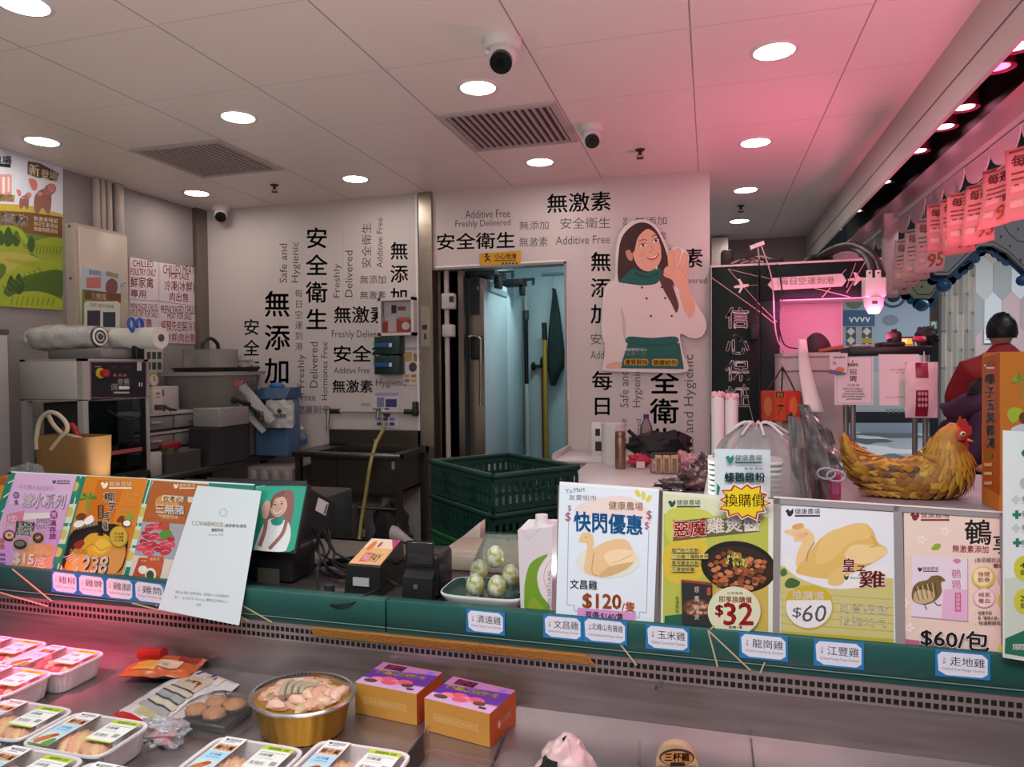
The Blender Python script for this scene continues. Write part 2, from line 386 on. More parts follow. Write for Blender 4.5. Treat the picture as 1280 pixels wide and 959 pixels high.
for t, x0, y0, x1, y1, bd in (('無添加', 640, 332, 742, 368, -.004), ('無激素', 640, 395, 742, 429, -.004), ('無激素', 537, 455, 747, 525, .025), ('Freshly Delivered', 527, 553, 748, 590, 0), ('安全衛生', 535, 612, 838, 680, .025), ('Additive Free', 536, 701, 678, 725, 0), ('無激素', 530, 750, 690, 803, .025), ('Hygienic', 703, 748, 826, 784, 0), ('Additive Free', 278, 806, 462, 834, 0), ('每日空運到港', 318, 853, 518, 888, -.004)):
    A.txt(t, x0, y0, x1, y1, ink if bd > 0 else ink2, bd)
b.struct('wall_back')
b = B(); XD0, XD1, ZD = -1.80, -.904, 2.292
b.box(-1.84, 0.004, YB, YB + .1, ZD, HC, wallw); b.box(XD1, .004, YB, YB + .1, .2, ZD, wallw)
A0 = Art(b, *bw, eps=.0006); A = A0.to(520, 210, 3.308)
A.line([(702, 60), (702, 385)], 2, '#b3acaa')
A.line([(80, 410), (620, 382), (628, 960)], 7, '#e4dfdd')
for t, x0, y0, x1, y1, bd, sk in (('無激素', 543, 106, 805, 188, .025, -12), ('Additive Free', 203, 176, 390, 210, 0, -6), ('Freshly Delivered', 163, 218, 390, 254, 0, -8), ('無添加', 427, 219, 548, 258, -.004, -3), ('安全衛生', 597, 206, 803, 254, -.004, -4), ('安全衛生', 87, 271, 408, 341, .025, -9), ('無激素', 427, 287, 545, 328, -.004, -3), ('Additive Free', 578, 283, 802, 318, 0, -6), ('安全衛生', 722, 684, 925, 732, -.004, -2), ('Additive Free', 722, 757, 905, 790, 0, 0), ('無添加', 905, 203, 1037, 240, -.004, -5), ('無激素', 905, 268, 1035, 304, -.004, -5), ('無激素', 928, 336, 1185, 418, .025, -6), ('Freshly Delivered', 960, 452, 1203, 486, 0, 0)):
    A.txt(t, x0, y0, x1, y1, ink if bd > 0 else ink2, bd, skew=sk)
A.col('無添加', 724, 345, 805, 645, ink, .025, .3)
A = A0.to(520, 400, 2.997)
A.col('每日空運到港', 660, 190, 735, 740, ink, .025, .3)
A.col('安全衛生', 880, 72, 982, 500, ink, .03, .14)
for t, x0, y0, x1, y1 in (('Safe and', 764, 190, 796, 328), ('Hygienic', 812, 185, 850, 328), ('Freshly Delivered', 824, 372, 848, 590), ('Additive Free', 765, 370, 788, 560), ('Safe and Hygienic', 1003, 130, 1050, 530)):
    A.txt(t, x0, y0, x1, y1, ink2, 0, up=True)
A0.to(520, 210, 3.308).txt('Additive Free', 848, 205, 874, 400, ink2, 0, up=True)
b.struct('wall_back.001')
st = steel('#a39689', .3, (30, 30, .8))
B().box(-1.934, -1.84, YB - .03, YB + .1, .2, HC, st).struct('trim_1')
B().box(-1.965, -1.948, YB - .02, YB, .2, HC - .01, M('#dcd8d6', .5)).struct('trim_2')
B().box(-1.84, XD1, YB - .012, YB + .11, ZD - .014, ZD, M('#8a8583', .4, .5)).box(XD1 - .014, XD1, YB - .012, YB + .11, .2, ZD, M('#8a8583', .4, .5)).struct('trim_3')
# slot of the column's lock plate
b = B(); b.box(-1.925, -1.86, YB - .036, YB - .03, 1.75, 2.03, steel('#b3a596', .35, (30, 30, .8))); b.box(-1.915, -1.878, YB - .04, YB - .036, 1.87, 1.9, '#2a2624'); b.box(-1.9, -1.885, YB - .04, YB - .036, 1.80, 1.84, '#3b332e')
b.one('lock_plate', 'steel lock plate let into the column beside the store doorway', 'lock plate')
# corner column left of the back wall
B().box(XL, XL + .035, YB - .12, YB, .2, HC, steel('#8d857d', .35, (30, 30, .8))).struct('trim_4')

# store room behind the doorway
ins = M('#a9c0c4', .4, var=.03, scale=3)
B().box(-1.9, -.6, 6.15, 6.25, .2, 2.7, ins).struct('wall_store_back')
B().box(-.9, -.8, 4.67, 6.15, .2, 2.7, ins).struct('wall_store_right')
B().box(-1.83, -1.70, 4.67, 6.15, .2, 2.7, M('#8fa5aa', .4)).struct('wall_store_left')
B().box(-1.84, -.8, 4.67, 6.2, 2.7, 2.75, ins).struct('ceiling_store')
# far part of the staff area, right of the back wall
B().box(0, .96, 7.2, 7.3, 0, HC, M('#8e7d7c', .7)).struct('wall_far')
b = B(); b.box(0.02, .17, 6.9, 7.0, .2, HC - .02, steel('#a8a09c', .3, (20, 20, 2))); b.struct('trim_5')

# right hand bulkhead with its black lamp slot and fascia
bm_ = M('#b9aeab', .45); 
b = B(); b.box(XBEAM, .9, 1.5, 7.2, 2.662, HC + .05, bm_); b.box(XBEAM + .003, .9, 1.5, 7.2, 2.652, 2.662, M('#6b6160', .5)); b.box(XBEAM, .9, 1.5, 7.2, 2.556, 2.652, bm_)
b.struct('trim_6')
B().box(.9, 1.25, 1.5, 7.2, 2.95, 3.0, '#0d0d0e').box(.9, .905, 1.5, 7.2, 2.57, 2.95, '#0d0d0e').box(1.24, 1.25, 1.5, 7.2, 2.7, 2.95, '#0d0d0e').struct('ceiling_lamp_slot')
B().box(1.2, 1.24, 1.5, 7.2, 2.59, 2.71, bm_).struct('trim_7')
B().box(1.2, 14, -4, 22, 3.7, 3.75, M('#141416', .9)).struct('ceiling_mall')
B().box(-8, 1.2, -6, -2.5, 3.7, 3.75, M('#b9b6b4', .9)).struct('ceiling_mall.001')

# concourse walls
b = B(); b.box(2.4, 14, 18, 18.1, 0, 3.75, M('#8b97a6', .6))
A = Art(b, *plane((0, 18, 0), (0, -1, 0)), eps=.004).to(1000, 360, 5.328)
A.rect(240, 148, 498, 258, '#31506e'); A.rect(240, 256, 498, 385, '#8d9296')
for k in range(4): A.poly([(325 + 36 * k, 195), (343 + 36 * k, 232), (361 + 36 * k, 195), (352 + 36 * k, 195), (343 + 36 * k, 214), (334 + 36 * k, 195)], '#cfd3d4')
for x in (306, 412):
    A.rect(x, 260, x + 66, 385, '#3c4147')
    for y in (262, 322): A.poly([(x + 33, y), (x + 62, y + 28), (x + 33, y + 56), (x + 4, y + 28)], '#b9b2a8')
A.rect(412, 335, 478, 368, '#9c8432'); A.ell(600, 215, 55, 36, '#6b7482'); A.ell(360, 90, 60, 50, '#5f6b49')
A.rect(330, 820, 900, 868, '#17181b'); A.rect(280, 560, 1100, 825, '#9da3a4'); A.rect(285, 790, 350, 890, '#4a3a2c'); A.ell(310, 805, 16, 14, '#c47a2a'); A.ell(318, 868, 18, 16, '#c47a2a')
for k in range(4): A.poly([(570 + 36 * k, 805), (588 + 36 * k, 840), (606 + 36 * k, 805), (597 + 36 * k, 805), (588 + 36 * k, 822), (579 + 36 * k, 805)], '#5f6b78')
A.rect(320, 835, 1100, 898, '#15161a')
b.struct('wall_concourse')
# ring mark on the wall
# hexagon tiled wall nearer by, with a relief strip
hexc = ['#9b8c8a', '#7f8384', '#a9abb0', '#8f8084', '#9a9a9a', '#a08a8c']
b = B(); pl = plane((0, 12, 0), (0, -1, 0)); p0 = PY(1207, 470, 12); p1 = PY(1177, 470, 12)
b.box(p1.x, 8.5, 12.0, 12.15, 0, 3.7, M('#8d8788', .6))
A = Art(b, *pl, eps=.003); r2 = random.Random(3)
wd, hh = p0.x * 0 + .232, .72
for r in range(7):
    for k in range(14):
        x = p0.x + .12 + k * wd + (wd / 2 if r % 2 else 0); z = .2 + r * .53
        c = hexc[r2.randrange(6)]
        vs = [Vector((x + dx, 12 - .006, z + dz)) for dx, dz in ((0, -.33), (wd / 2 - .004, -.2), (wd / 2 - .004, .2), (0, .33), (-wd / 2 + .004, .2), (-wd / 2 + .004, -.2))]
        b.add(vs, [tuple(range(6))], c)
for k in range(6):
    for r in range(7):
        x = p1.x + .03 + k * .075; z = -.1 + r * .55 + (.27 if k % 2 else 0)
        vs = [Vector((x + dx, 12 - dy, z + dz)) for dx, dy, dz in ((-.036, 0, 0), (0, .05, -.06), (.036, 0, 0), (.036, 0, .5), (0, .05, .56), (-.036, 0, .5))]
        b.add(vs, [(0, 1, 4, 5), (1, 2, 3, 4)], ('#a39a90', '#8b8580', '#979189')[(k + r) % 3])
b.struct('wall_hexagon')
# dark green door beside it
d0, d1 = PY(1163, 430, 13), PY(1176, 430, 13)
B().box(d0.x, d1.x, 13, 13.05, 0, 2.05, '#27312f').box(d0.x, d1.x, 13, 13.05, 2.05, 3.6, '#6e655e').box(d0.x, d1.x, 12.98, 13.0, 2.03, 2.1, '#a6a29e').box(d0.x, d1.x, 12.98, 13.0, 2.72, 2.77, '#a6a29e').struct('door_1')
e0, e1 = PY(1164, 402, 12.95), PY(1170, 411, 12.95)
b = B(); b.box(e0.x, e1.x, 12.9, 13.0, e1.z, e0.z, '#e8f2ee'); Art(b, *plane((0, 12.9, 0), (0, -1, 0)), eps=.003).rect(1165, 403.5, 1169, 410, M('#7fc9b0', .5, emit=.8)).rect(1166.2, 405, 1168, 408.5, '#1f6b4f')
b.one('exit_sign', 'small lit green exit sign above the dark green door', 'exit sign')
# ------------------------------------------------------------------ ceiling fittings
whitep = M('#d8d2ce', .4)
tile_lx = (-3.375, -2.173, -.962, .245); tile_ly = (1.827, 2.927, 4.086, 5.165, 6.255)
spots_ = [(0, 1, 'first downlight over the pig poster on the left wall'), (0, 2, 'downlight in the far corner by the pink meat notices'), (1, 0, 'downlight half out of the top left corner of the photo'), (1, 1, 'downlight nearer than the left air grille'), (1, 2, 'downlight above the left half of the lettered wall'),
          (2, 1, 'downlight between the dome camera and the right air grille'), (2, 2, 'downlight above the doorway lettering'), (3, 1, 'largest downlight in the pink part of the ceiling'), (3, 2, 'second downlight in the pink part of the ceiling'), (3, 3, 'third downlight back over the green booth'), (3, 4, 'farthest and smallest downlight over the green booth')]
proto = None; diff = M('#fff6ee', .5, emit=DOWN_EMIT)
for ix, iy, lab in spots_:
    x, y = tile_lx[ix], tile_ly[iy]
    if proto is None:
        t = thing('recessed_downlight', 'round white ' + lab, 'ceiling light', (x, y, HC), 'downlights of the stall ceiling')
        B().lathe([(.074, .02), (.076, -.006), (.09, -.004), (.093, .0)], (x, y, HC), whitep, 32, False).build('rim', t)
        B().lathe([(.001, .0005), (.075, .0005)], (x, y, HC - .003), diff, 32, True).build('diffuser', t)
        proto = t
    else: dup(proto, (x, y, HC), 0, 'round white ' + lab)
    lamp('downlight_lamp', 'AREA', (x, y, HC - .012), DOWN_W, WHITE, .14)
def vent(px, py, lab):
    c = PZ(px, py, HC); t = thing('air_grille', lab, 'air vent', (c.x, c.y, HC), 'ceiling air grilles')
    f = B(); w = .29
    for a in ((-w, w, -w, -w + .03), (-w, w, w - .03, w), (-w, -w + .03, -w + .03, w - .03), (w - .03, w, -w + .03, w - .03)): f.box(c.x + a[0], c.x + a[1], c.y + a[2], c.y + a[3], HC - .012, HC, M('#b5aaa5', .5))
    f.build('frame', t)
    B().box(c.x - .26, c.x + .26, c.y - .26, c.y + .26, HC - .002, HC - .001, '#3a3432').build('backing', t)
    for k in range(15):
        x = c.x - .245 + k * .035; B().box(x - .007, x + .007, c.y - .26, c.y + .26, HC - .012, HC - .0025, M('#a59a95', .5)).build('slat', t)
    return t
vent(263, 199, 'square ceiling air grille at the left, behind the left downlights'); vent(639, 160, 'square ceiling air grille at the right, beside the small dome camera')
def dome_cam(px, py, lab, s=1.0, aim=(0, -1)):
    c = PZ(px, py, HC); t = thing('dome_camera', lab, 'security camera', (c.x, c.y, HC), 'ceiling security cameras')
    B().lathe([(.062 * s, 0), (.062 * s, -.022 * s), (.056 * s, -.03 * s), (.03 * s, -.032 * s)], (c.x, c.y, HC), whitep, 28).build('base', t)
    a = Vector((aim[0], aim[1], -1.1)).normalized(); q = Vector((c.x, c.y, HC - .052 * s))
    ball = B().ell(q, .047 * s, whitep, 24, 14).build('ball', t)
    B().cyl(q + a * .030 * s, q + a * .049 * s, .036 * s, M('#17181a', .15), n=24).cyl(q + a * .049 * s, q + a * .052 * s, .014 * s, M('#050507', .05), n=16).build('lens', ball)
dome_cam(628, 50, 'larger white dome camera with a black lens near the top middle', 1.15, (.1, -1)); dome_cam(739, 158, 'smaller white dome camera right of the air grille, turned right', 1.0, (.3, -.9))
dome_cam(276, 258, 'white dome camera in the far left corner above the lettered wall', 1.05, (.55, -.9))
for px, py, lab in ((343, 231, 'brass sprinkler head by the left air grille'), (800, 187, 'brass sprinkler head right of the small dome camera'), (926, 257, 'brass sprinkler head above the green booth')):
    c = PZ(px, py, HC); t = thing('sprinkler_head', lab, 'sprinkler', (c.x, c.y, HC), 'ceiling sprinklers'); bz = M('#3c332c', .4, .6)
    B().lathe([(.028, 0), (.024, -.008), (.01, -.01), (.009, -.03)], (c.x, c.y, HC), bz, 14).build('body', t)
    B().lathe([(.02, -.046), (.022, -.05), (.003, -.052)], (c.x, c.y, HC), bz, 14).tube([(c.x - .012, c.y, HC - .028), (c.x - .014, c.y, HC - .04), (c.x, c.y, HC - .047)], .0025, bz, 6).tube([(c.x + .012, c.y, HC - .028), (c.x + .014, c.y, HC - .04), (c.x, c.y, HC - .047)], .0025, bz, 6).build('deflector', t)
# track spots in the black slot
pinkglow = M('#ff7fa8', .4, emit=2); whiteglow = M('#ffdbe4', .4, emit=2.2)
for i, (px, py, em) in enumerate(((1272, 60, 1), (1247, 86, 0), (1205, 136, 1), (1180, 160, 1), (1147, 190, 1), (1104, 229, 1), (1069, 265, 1), (1045, 288, 1))):
    c = PZ(px, py, 2.80); lab = ('white-lit spot lamp cut by the right edge of the photo', 'spot lamp glowing solid pink in the black slot', 'pink-rimmed spot lamp third from the right edge', 'pink-rimmed spot lamp fourth from the right edge', 'pink-rimmed spot lamp in the middle of the black slot', 'white spot lamp third from the far end of the slot', 'white spot lamp next to the last in the black slot', 'last white spot lamp at the far end of the black slot')[i]
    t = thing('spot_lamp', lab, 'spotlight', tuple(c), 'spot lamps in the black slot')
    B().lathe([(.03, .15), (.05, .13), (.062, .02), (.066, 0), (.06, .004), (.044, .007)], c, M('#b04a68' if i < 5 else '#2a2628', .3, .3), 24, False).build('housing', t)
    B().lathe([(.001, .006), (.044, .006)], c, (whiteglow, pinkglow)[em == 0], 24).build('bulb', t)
# ------------------------------------------------------------------ left wall things
pl = plane((XL + .012, 0, 0), (1, 0, 0)); lw = pl
def board(b, mp, n, quad, t, mat): return b.slab([mp(*q) for q in quad], n, t, mat)
b = B(); Q = [(-60, 168), (78.6, 210), (78.6, 388), (-60, 379)]
board(b, *pl, Q, .01, '#d9d9d6'); A0 = Art(b, *pl, eps=.0006, clip=Q); A = A0.to(0, 180, 4.36)
A.poly([(-260, -52), (343, 131), (343, 480), (-260, 400)], '#cdd3dd'); 
A.blob([(-260, 330), (100, 330), (250, 360), (341, 385), (341, 420), (-260, 420)], '#b7a443')
A.poly([(-260, 350), (160, 372), (341, 398), (341, 520), (-260, 460)], '#6d4a22')
A.poly([(-260, 455), (0, 465), (341, 515), (341, 905), (-260, 872)], '#5f7a24')
for pts, c in (([(-200, 500), (0, 445), (120, 470), (165, 600), (60, 640), (-200, 620)], '#8fa02c'), ([(150, 560), (240, 515), (338, 520), (338, 640), (240, 640)], '#8a9a2a'), ([(-200, 620), (60, 590), (200, 620), (250, 680), (100, 760), (-200, 740)], '#a9a349'), ([(-200, 760), (0, 720), (160, 640), (338, 640), (338, 720), (120, 740), (20, 880), (-200, 870)], '#93a528'), ([(30, 780), (140, 720), (338, 690), (338, 830), (200, 850), (40, 830)], '#4a6420'), ([(0, 880), (90, 815), (220, 805), (336, 850), (336, 902), (60, 890)], '#9aab2c'), ([(-200, 700), (0, 650), (30, 700), (-40, 760), (-200, 760)], '#557022')): A.blob(pts, c)
for x, y, h in ((45, 450, 105), (88, 470, 85), (5, 470, 80), (170, 500, 85), (60, 715, 85), (102, 705, 110), (-60, 460, 90)): A.blob([(x, y), (x + h * .28, y + h * .6), (x + h * .12, y + h), (x - h * .12, y + h), (x - h * .28, y + h * .6)], '#35521f')
for k in range(9): A.line([(190 + k * 18, 545 + k * 2), (178 + k * 18, 600)], 5, '#5d7223'); A.line([(10 + k * 24, 770 - k * 12), (40 + k * 24, 800 - k * 12)], 5, '#5d7223'); A.line([(70 + k * 28, 830 + k), (60 + k * 28, 880)], 5, '#62791f'); A.line([(30 + k * 20, 620 + k * 3), (60 + k * 20, 650 + k * 3)], 4, '#8b8638'); A.line([(60 + k * 9, 470 + k * 12), (90 + k * 9, 478 + k * 12)], 4, '#6b8022')
# two pigs
for ox, oy, s in ((235, 300, 1.0), (132, 310, .55)):
    A.blob([(ox - 45 * s, oy - 20 * s), (ox, oy - 55 * s), (ox + 40 * s, oy - 30 * s), (ox + 42 * s, oy + 40 * s), (ox + 28 * s, oy + 85 * s), (ox - 5 * s, oy + 50 * s), (ox - 30 * s, oy + 80 * s), (ox - 50 * s, oy + 55 * s)], '#8a5a52')
    A.blob([(ox + 5 * s, oy - 60 * s), (ox + 40 * s, oy - 85 * s), (ox + 70 * s, oy - 60 * s), (ox + 50 * s, oy - 25 * s), (ox + 10 * s, oy - 20 * s)], '#9a6862')
    A.blob([(ox - 80 * s, oy - 110 * s), (ox - 40 * s, oy - 100 * s), (ox - 35 * s, oy - 55 * s), (ox - 60 * s, oy - 50 * s)], '#c9706a'); A.blob([(ox + 25 * s, oy - 75 * s), (ox + 62 * s, oy - 80 * s), (ox + 60 * s, oy - 45 * s), (ox + 35 * s, oy - 40 * s)], '#c27a78'); A.ell(ox - 18 * s, oy - 28 * s, 16 * s, 10 * s, '#c08078')
A.rrect(-70, 165, 62, 295, 12, '#c8938c'); A.rect(10, 180, 25, 270, '#e6d2cc'); A.rect(40, 180, 50, 260, '#e6d2cc'); A.poly([(-200, 255), (80, 280), (75, 315), (-200, 300)], '#a98139'); A.txt('三無豬', -200, 262, 72, 305, '#f3ead6', .02, skew=10)
A.txt('健康農場', -150, 55, 60, 105, '#23262a', .03, skew=10); A.poly([(-150, 90), (56, 112), (56, 130), (-150, 108)], '#23262a')
A.poly([(150, 95), (215, 105), (318, 160), (310, 205), (205, 185), (148, 165)], '#5b4a2c'); A.txt('新', 155, 105, 212, 170, '#efe5cb', .03, skew=8); A.txt('登場', 222, 135, 312, 190, '#efe5cb', .02, skew=14)
A.txt('三無豬', -70, 362, 148, 428, '#f7f2ea', .03, skew=24)
for k in range(3): A.txt(('無激素殘留', '無抗生素添加', '無瘦肉精添加')[k], 182, 392 + k * 28, 312, 418 + k * 28, '#f2e3c4', .01, skew=16)
b.one('pig_poster', 'large poster of two pigs over green striped hills on the left wall', 'poster')
# cabinet
t = thing('electric_cabinet', 'beige metal cabinet with screws on the grey wall right of the pig poster', 'electrical cabinet', (XL + .04, 3.64, 1.62)); cab = M('#b2a597', .5)
xc = XL + .085; f0 = PX(95, 278, xc); f1 = PX(160.5, 292, xc); zb = 1.62; zt = f0.z
B().box(XL, xc - .014, f0.y, f1.y, zb, zt, cab).build('case', t)
b = B(); b.box(xc - .014, xc, f0.y + .02, f1.y - .008, zb + .02, zt - .02, M('#b8ab9d', .5), .004, 1); dr = b.build('door', t)
for yy, zz in ((f0.y, zt - .02), (f0.y, 2.16), (f0.y, 1.7)): B().cyl((xc - .05, f0.y - .003, zz), (xc - .05, f0.y + .003, zz), .008, '#4a423c', n=8).build('screw', t)
lk = PX(154, 354, xc); B().cyl((xc, lk.y, lk.z), (xc + .008, lk.y, lk.z), .012, '#d7d2cb', n=12).cyl((xc + .008, lk.y, lk.z), (xc + .01, lk.y, lk.z), .005, '#222', n=8).build('lock', dr)
for i, (px, py) in enumerate(((124, 0), (131, 0), (139, 0), (152, 0))):
    yy = PX(px, 230, XL + .05).y; wd = .03 if i < 3 else .055
    b = B(); b.box(XL, XL + .045, yy - wd / 2, yy + wd / 2, zt + .002 if i < 3 else zt + .002, HC, M('#b5aaa0', .5), .006, 1)
    b.one('cable_conduit', ('beige cable duct nearest the pig poster, from cabinet to ceiling', 'second beige cable duct from the pig poster', 'third beige cable duct from the pig poster', 'widest beige cable duct, over the right edge of the cabinet')[i], 'conduit', 'cable ducts above the cabinet')
# sticker poster on the cabinet
pl = plane((xc + .003, 0, 0), (1, 0, 0)); b = B(); board(b, *pl, [(102, 331), (150, 343), (149.5, 408), (101.5, 403)], .002, '#b9c2c9'); A = Art(b, *pl, eps=.0005).to(0, 180, 3.688)
A.poly([(378, 565), (552, 605), (551, 700), (378, 680)], '#a9b7c4'); A.poly([(378, 668), (551, 690), (551, 860), (376, 830)], '#6e8034'); A.poly([(390, 675), (558, 690), (557, 735), (390, 715)], '#6b4a24'); A.txt('三無豬', 420, 685, 490, 715, '#efe6d2', .02, skew=6); A.txt('健康農場', 410, 578, 465, 602, '#23303a', .01, skew=8)
A.rrect(398, 615, 465, 665, 6, '#b56a62'); A.blob([(490, 640), (515, 620), (540, 640), (535, 685), (490, 680)], '#7a4a48'); A.poly([(488, 585), (545, 600), (545, 620), (488, 608)], '#8d8560')
A.rrect(388, 725, 552, 860, 14, '#c9cbbd'); A.txt('四個工藝中的標準', 415, 732, 525, 750, '#2c3a3a', 0, skew=10); A.rect(402, 768, 462, 840, '#3c3440'); A.rect(475, 775, 532, 845, '#2c3a48')
b.one('meat_sticker', 'small green and white pig sticker on the beige cabinet door', 'sticker')
# four pink and white notices
pl = plane((XL + .006, 0, 0), (1, 0, 0)); red = '#a52b3c'
cells = [((162, 321), (198.5, 328), (198.5, 376), (162, 374)), ((199, 328), (248, 335), (248, 383), (199, 376)), ((162, 374.5), (198.5, 377), (199, 428.5), (162, 427)), ((199, 377), (248, 383.5), (248, 430), (199, 428.5))]
rows = [[('CHILLED', 612, 535, 707, 565), ('POULTRY ONLY', 560, 572, 720, 605), ('鮮家禽', 585, 610, 708, 662), ('專用', 590, 668, 672, 708)], [('CHILLED MEAT', 752, 557, 895, 598), ('FOR SALE', 780, 595, 870, 622), ('冷凍(冰鮮)', 758, 628, 895, 678), ('肉出售', 782, 682, 868, 725)],
        [('PREPACKAGED CHILLED', 500, 735, 727, 765), ('POULTRY FOR SALE', 520, 765, 727, 795), ('有售', 640, 800, 700, 845), ('鮮家禽', 580, 858, 725, 905)], [('PREPACKAGED CHILLED', 742, 745, 912, 780), ('MEAT FOR SALE', 772, 780, 882, 806), ('經預先包裝冷凍', 742, 812, 912, 862), ('(冰鮮)肉出售', 758, 868, 898, 912)]]
for i, (q, rw) in enumerate(zip(cells, rows)):
    b = B(); board(b, *pl, q, .004, '#cfc2c6'); A = Art(b, *pl, eps=.0005).to(0, 180, 3.688)
    for t_, x0, y0, x1, y1 in rw: A.txt(t_, max(x0, 602), y0, x1, y1, red, .015, skew=5)
    b.one('meat_notice', ('upper left notice of the four, CHILLED POULTRY ONLY in red', 'upper right notice of the four, CHILLED MEAT FOR SALE in red', 'lower left notice of the four, partly behind the blue scissors', 'lower right notice of the four, PREPACKAGED MEAT FOR SALE in red')[i], 'notice', 'red lettered notices on the grey wall')
b = B(); board(b, *pl, [(180, 430), (204, 431), (203, 467), (180, 468)], .002, '#b9b6b2'); A = Art(b, *pl, eps=.0005)
for i in range(3):
    for j in range(2): A.rect(183.5 + i * 6.6, 440 + j * 13, 188.5 + i * 6.6, 449 + j * 13, '#3a443c')
A.rect(186, 434, 200, 435.5, '#666')
b.one('picture_notice', 'white paper with six small photos under the pink notices', 'notice')
# ------------------------------------------------------------------ left worktop and its machines
ZW = 1.0; ss = steel('#6f6a66', .34); ssd = steel('#59554f', .36); dark = M('#1d1c1d', .5); blk = M('#141416', .45)
t = thing('steel_worktop', 'long steel worktop along the grey left wall, meeting the sink', 'worktop', (-3.38, 3.6, .2))
B().box(XL + .005, -3.02, 2.76, 4.42, ZW - .04, ZW, ss, .004, 1).build('top', t)
B().box(XL + .03, -3.08, 2.8, 4.38, .48, .50, ssd).build('lower_shelf', t)
for x in (-3.62, -3.06):
    for y in (2.82, 3.5, 4.34): B().box(x - .02, x + .02, y - .02, y + .02, .2, ZW - .04, ssd).build('leg', t)
# white upright cabinet at the left edge
t = thing('white_cabinet', 'tall off-white cabinet at the left edge beside the sealing machine', 'cabinet', (-3.53, 2.5, .2)); wc = M('#a7a3a0', .45)
B().box(XL + .01, -3.385, 2.25, 2.72, .202, 1.79, wc, .006, 1).build('body', t); B().box(XL + .008, -3.383, 2.24, 2.725, 1.79, 1.815, M('#5b4d46', .5)).build('top', t)
for z in (1.2, 1.48, 1.7): B().cyl((-3.39, 2.246, z), (-3.39, 2.24, z), .006, '#555', n=8).build('screw', t)
# tray sealing machine
X0, X1, Y0, Y1, ZT = -3.40, -3.0, 2.79, 3.22, 1.665
t = thing('sealing_machine', 'steel tray sealing machine with a black control panel and red stop button', 'machine', (-3.2, 3.0, ZW)); ms = M('#9a948f', .5, .1)
b = B()
for x, y in ((X0, Y0), (X1 - .035, Y0), (X0, Y1 - .035), (X1 - .035, Y1 - .035)): b.box(x, x + .035, y, y + .035, ZW, ZT, ms)
b.box(X0, X1, Y0, Y1, ZW, ZW + .04, ms).box(X0, X1, Y0, Y1, 1.455, 1.46, ms).box(X0, X1, Y0, Y1, ZT - .012, ZT, ms); b.build('frame', t)
B().box(X0 + .005, X1 - .03, Y0 - .006, Y0 - .001, 1.462, ZT - .012, M('#a9a19a', .35, var=.04, scale=9), .002, 1).build('cover_panel', t)
B().box(X0 + .05, X1 - .06, Y0 + .03, Y1 - .1, 1.12, 1.16, ssd).box(X0 + .08, X1 - .1, Y0 + .06, Y1 - .12, 1.2, 1.44, dark).build('sealing_head', t)
B().box(X0 + .05, X1 + .05, Y0 + .05, Y1 - .06, 1.03, 1.06, ssd).build('drawer_tray', t)
B().box(X1 + .001, X1 + .004, Y0 + .03, Y1 - .03, 1.05, 1.45, clear('#b8bcbc', .2, .08)).build('window', t)
B().box(X1 + .004, X1 + .012, Y0 + .16, Y0 + .36, 1.165, 1.185, M('#9a4a4c', .5)).build('pull_bar', t)
B().tube([(X1 + .006, Y0 + .14, 1.40), (X1 + .02, Y0 + .25, 1.34), (X1 + .02, Y0 + .34, 1.36), (X1 + .012, Y0 + .33, 1.43)], .005, blk, 8, 5).build('hose', t)
b = B(); b.box(X1 - .03, X1 + .002, Y0 + .001, Y1 + .001, 1.4605, ZT - .0125, M('#938c87', .45)); b.build('panel_housing', t)
pl = plane((X1 + .005, 0, 0), (1, 0, 0)); b = B(); board(b, *pl, [(113, 452), (183, 452), (183, 496), (114, 500.5)], .005, '#17151a'); A = Art(b, *pl, eps=.0005)
A.frame(113.6, 452.6, 182.6, 497.4, 1.1, '#7a4a66'); A = A.to(0, 400, 4.565)
A.txt('健', 632, 362, 672, 402, '#d8d4d2', .03); A.txt('康農', 672, 334, 738, 372, '#d8d4d2', .03); A.rect(678, 378, 738, 396, '#c9c5c3'); A.rect(648, 410, 738, 420, '#9c9896'); A.rect(782, 240, 808, 290, '#b9b3b0')
A.rect(637, 262, 668, 280, '#3b2430'); A.rect(695, 262, 742, 280, '#3b2430')
for k, x in enumerate((655, 685, 712)): A.poly([(x - 12, 322), (x, 302), (x + 12, 322)], '#8f4a58')
A.rect(792, 358, 798, 380, '#d0cbc8'); A.rect(806, 358, 812, 380, '#d0cbc8'); A.rect(540, 264, 575, 270, '#8d6470')
cpn = b.build('control_panel', t)
q = PX(127.5, 466.5, X1 + .006); B().cyl((X1 + .006, q.y - .012, q.z), (X1 + .012, q.y - .012, q.z), .027, M('#a89a32', .5), n=20).cyl((X1 + .01, q.y, q.z), (X1 + .035, q.y, q.z), .02, M('#9c2226', .4), n=20).build('stop_button', cpn)
B().box(X0 + .02, X1 - .02, Y0 + .14, Y1, ZT, ZT + .055, M('#6f6a68', .5), .006, 1).build('hood', t)
